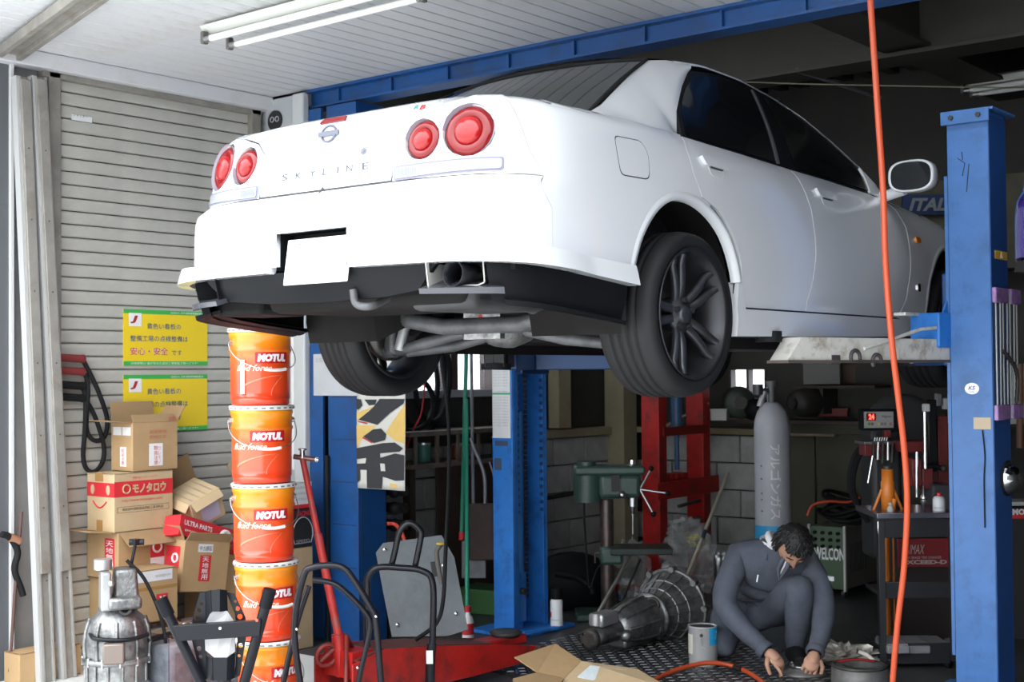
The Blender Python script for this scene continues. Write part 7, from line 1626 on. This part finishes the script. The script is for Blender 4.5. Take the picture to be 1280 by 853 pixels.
Ed = [('pelvis', 'waist'), ('waist', 'chest'), ('chest', 'upper'), ('upper', 'neckbase'), ('pelvis', 'hip_l'), ('hip_l', 'thigh_l'), ('thigh_l', 'knee_l'), ('knee_l', 'shin_l'), ('shin_l', 'ankle_l'), ('ankle_l', 'toe_l'),
      ('pelvis', 'hip_r'), ('hip_r', 'thigh_r'), ('thigh_r', 'knee_r'), ('knee_r', 'calf_r'), ('calf_r', 'ankle_r'), ('ankle_r', 'heel_r'), ('heel_r', 'toe_r'),
      ('upper', 'sh_l'), ('sh_l', 'arm_l'), ('arm_l', 'elbow_l'), ('elbow_l', 'fore_l'), ('fore_l', 'wrist_l'), ('upper', 'sh_r'), ('sh_r', 'arm_r'), ('arm_r', 'elbow_r'), ('elbow_r', 'fore_r'), ('fore_r', 'wrist_r')]
me = skinmesh(B, Ed, 'pelvis', 2)
# cloth folds
for v in me.vertices:
    p = v.co; k = .006*mnoise.noise(p*14)+.004*mnoise.noise(Vector((p.x*30, p.y*30, p.z*9)))
    v.co += v.normal*k
bmB = bmesh.new(); bmB.from_mesh(me); bpy.data.meshes.remove(me)
for f in bmB.faces: f.material_index = 0; f.smooth = True
# head: an ellipsoid worked into a face, bowed towards the hands
HC = Vector((.105, -.05, .605)); 
fwd = Vector((-.05, -.62, -.78)).normalized()      # the face looks down towards the hands
upv = Vector((.10, -.78, .62)); upv = (upv-fwd*upv.dot(fwd)).normalized(); rt = fwd.cross(upv).normalized()
def H(x, y, z): return HC+rt*x+fwd*y+upv*z     # x to the man's right ear side, y out of the face, z crown
def headmesh(bm):
    n, m = 36, 26; rows = []
    for j in range(m+1):
        row = []
        for i in range(n):
            a = PI*j/m; b = 2*PI*i/n; d = Vector((math.sin(a)*math.cos(b), math.sin(a)*math.sin(b), math.cos(a)))
            x, y, z = d.x*.074, d.y*.094, d.z*.112
            if d.z < 0: k = 1-.30*d.z*d.z; x *= k; y *= (1-.12*d.z*d.z)
            if d.y > 0:
                y *= 1-.10*abs(d.x)
                zz = d.z
                # brow, eye sockets, nose, lips, chin
                y += .006*math.exp(-((zz-.18)/.10)**2)*math.exp(-(d.x/.6)**2)
                for ex in (-.42, .42): y -= .010*math.exp(-((zz-.02)/.10)**2-((d.x-ex)/.16)**2)
                y += .024*math.exp(-((zz+.22)/.10)**2-(d.x/.13)**2)+.012*math.exp(-((zz-.0)/.16)**2-(d.x/.09)**2)
                y += .007*math.exp(-((zz+.52)/.07)**2-(d.x/.22)**2)-.005*math.exp(-((zz+.60)/.03)**2-(d.x/.25)**2)
                y += .012*math.exp(-((zz+.84)/.12)**2-(d.x/.3)**2)
            row.append(bm.verts.new(H(x, y, z)))
        rows.append(row)
    for j in range(m):
        for i in range(n):
            try: f = bm.faces.new((rows[j][i], rows[j+1][i], rows[j+1][(i+1) % n], rows[j][(i+1) % n])); f.material_index = 1; f.smooth = True
            except ValueError: pass
headmesh(bmB)
def addmesh(bm, me, mi):
    k = len(bm.faces); bm.from_mesh(me); bm.faces.ensure_lookup_table()
    for f in bm.faces[k:]: f.material_index = mi; f.smooth = True
    bpy.data.meshes.remove(me)
nk = skinmesh({'a': ((.05, .07, .575), .060), 'b': (tuple(HC+Vector((-.015, .035, -.03))), .055)}, [('a', 'b')], 'a'); addmesh(bmB, nk, 1)
for s in (-1, 1):
    ear = MB().ball(H(.073*s, -.012, -.005), .03, 14, 10, (.35, .6, 1.0), Matrix((rt, fwd, upv)).transposed()); t_ = ear.mesh('ear', []); addmesh(bmB, t_, 1)
# hands: palm and five separate bent fingers
def hand(wrist, palm_dir, normal, thumb_side, curls):
    d = Vector(palm_dir).normalized(); nrm = Vector(normal); nrm = (nrm-d*nrm.dot(d)).normalized(); sd = d.cross(nrm).normalized()*thumb_side; w = Vector(wrist)
    nodes = {'w': (tuple(w-d*.02), .030), 'p1': (tuple(w+d*.035), (.036)), 'p2': (tuple(w+d*.07), .034)}
    addmesh(bmB, skinmesh(nodes, [('w', 'p1'), ('p1', 'p2')], 'w'), 1)
    bm_ = MB().ball(w+d*.052, .047, 16, 10, (1.0, .86, .42), Matrix((d, sd, nrm)).transposed()); addmesh(bmB, bm_.mesh('palm', []), 1)
    for i, (off, ln) in enumerate(((.030, .072), (.011, .080), (-.009, .074), (-.028, .060))):
        p = w+d*.062+sd*off; a = 0; pts = [p]; c1, c2 = curls[i]; seg = [ln*.42, ln*.33, ln*.25]; ang = c1
        for k, sl in enumerate(seg):
            dirv = (d*math.cos(ang)-nrm*math.sin(ang)+sd*off*1.2).normalized(); p = p+dirv*sl; pts.append(p); ang += c2
        nd = {k: (tuple(q), r) for k, q, r in zip('abcd', pts, (.0105, .0098, .0088, .0072))}
        addmesh(bmB, skinmesh(nd, [('a', 'b'), ('b', 'c'), ('c', 'd')], 'a'), 1)
    p0 = w+d*.018+sd*.026; p1 = p0+(d*.55+sd*.75-nrm*.35).normalized()*.040; p2 = p1+(d*.85+sd*.15-nrm*.5).normalized()*.032; p3 = p2+(d*.9-nrm*.5).normalized()*.024
    addmesh(bmB, skinmesh({'a': (tuple(p0), .0145), 'b': (tuple(p1), .0125), 'c': (tuple(p2), .0105), 'd': (tuple(p3), .008)}, [('a', 'b'), ('b', 'c'), ('c', 'd')], 'a'), 1)
hand((-.060, -.228, .110), (.62, -.42, -.62), (.35, -.55, .75), 1, [(.10, .22), (.35, .45), (.45, .5), (.5, .55)])
hand((.168, -.232, .100), (-.42, -.52, -.70), (.05, -.80, .55), -1, [(.55, .55), (.6, .6), (.6, .6), (.65, .6)])
mb_ = bpy.data.meshes.new('body'); bmB.to_mesh(mb_); bmB.free(); mb_.materials.append(cloth); mb_.materials.append(skin)
bo = link('body', mb_, man)
# hair: a cap of overlapping tufts, short at the neck
hb = MB(); rngs = []
n, m = 34, 16
for j in range(m+1):
    for i in range(n):
        a = PI*.60*j/m; b = 2*PI*i/n; d = Vector((math.sin(a)*math.cos(b), math.sin(a)*math.sin(b), math.cos(a)))
        lim = 1.0
        if d.y > .2: a = min(a, PI*(.33+.03*math.sin(b*9)))
        elif d.y < -.1: a = a*1.18
        d = Vector((math.sin(a)*math.cos(b), math.sin(a)*math.sin(b), math.cos(a)))
        k = 1.13+.05*mnoise.noise(d*5)+.035*mnoise.noise(d*13)
        rngs.append(H(d.x*.078*k, d.y*.100*k-.006, d.z*.114*k))
hb.add(rngs, [(j*n+i, (j+1)*n+i, (j+1)*n+(i+1) % n, j*n+(i+1) % n) for j in range(m) for i in range(n)], True)
hair = part('hair', hb, hair_m, man, 'short black hair', solid=.006)
random.seed(3)
tf = MB()
for k in range(170):
    a = random.uniform(.05, PI*.55); b = random.uniform(0, 2*PI); d = Vector((math.sin(a)*math.cos(b), math.sin(a)*math.sin(b), math.cos(a)))
    if d.y > .15 and a > PI*.30: continue
    p0 = H(d.x*.086, d.y*.108-.006, d.z*.124); t1 = Vector((d.x*.5+random.uniform(-.4, .4), d.y*.5+.35, -.5)).normalized(); t2 = rt*t1.x+fwd*t1.y+upv*t1.z
    nrm = (p0-HC).normalized(); tf.tube([p0, p0+t2*.016+nrm*.004, p0+t2*.032+nrm*.001], [.009, .007, .002], 5)
part('hair_tufts', tf, hair_m, hair, kind='stuff')
# eyes, brows and mouth
for s in (-1, 1):
    e = part('eye', MB().ball(H(.030*s, .080, .004), .0105, 12, 8), M('eye_white', (.7, .68, .65), .3), man); part('eyelid', MB().ball(H(.030*s, .081, .006), .0115, 12, 8, (1.1, 1, .8)), skin, e)
    part('eyebrow', MB().tube([H(.012*s, .094, .022), H(.030*s, .092, .027), H(.048*s, .080, .022)], [.002, .0035, .002], 6), hair_m, man)
part('mouth', MB().tube([H(-.020, .080, -.064), H(0, .090, -.066), H(.020, .080, -.064)], [.002, .0035, .002], 6), M('lip', (.38, .14, .11), .5), man)
# shirt collar and placket, chest pocket, sleeve patch, boots, knee dirt
white_cl = M('white_shirt', (.72, .72, .74), .8)
def nb(t, r, z): return Vector((.045+r*math.cos(t), .055+r*.9*math.sin(t), z+.02*math.sin(t)))
part('white_collar', MB().sheet(lambda a, b: nb(PI*.35+a*PI*1.0, .078+.010*b, .575+.055*b), 18, 3), white_cl, man, 'white shirt collar', solid=.006)
part('white_towel', MB().tube(bez([(.035, .10, .645), (.005, .055, .655), (-.004, .01, .640), (.012, -.02, .605)], 6), [.012]+[.019]*17+[.010], 10), white_cl, man, 'white towel round the neck')
part('overall_collar', MB().sheet(lambda a, b: nb(-.2+a*PI*1.35, .092+.018*b, .60-.05*b), 20, 3), cloth, man, solid=.008)
part('shirt_front', MB().sheet(lambda a, b: Vector((.085-.055*a+.028*(b-.5)*(1-.5*a), -.075+.012*a, .555-.105*a)), 6, 3), white_cl, man, 'white shirt showing at the open front', solid=.006)
for x, nm in ((-.045, 'lapel'), (.028, 'lapel')): part(nm, MB().tube([(.085+x*.4, -.07, .575), (.05+x*.6, -.078, .50), (.028, -.070, .44)], [.012, .012, .006], 6), cloth, man)
part('pocket_pen', MB().tube([(-.075, -.058, .465), (-.083, -.068, .43)], .004, 6), white_print, man)
part('sleeve_patch', MB().box((.305, -.0, .435), (.012, .045, .022), Rz(.3)), white_cl, man)
for w_, d_ in (((-.075, -.212, .122), (.62, -.5, -.55)), ((.172, -.222, .112), (-.3, -.55, -.6))):
    dd_ = Vector(d_).normalized(); part('cuff', MB().lathe([(.043, -.022), (.047, -.012), (.047, .012), (.041, .018), (.034, .014)], w_, dd_, 18), cloth, man)
for (a, b) in (((.13, .07), (.115, -.15)), ((-.29, .36), (-.28, .42))):
    part('boot', MB().tube([(a[0], a[1], .045), ((a[0]+b[0])/2, (a[1]+b[1])/2, .045), (b[0], b[1], .035)], [.05, .047, .036], 12), black_rubber, man)
part('belt_line', MB().tube([nb2 for nb2 in [(-.05+.152*math.cos(t), .31+.14*math.sin(t), .325+.03*math.sin(t)) for t in np.linspace(PI*.9, PI*2.1, 16)]], .007, 6), M('dark_belt', (.02, .022, .03), .6), man)
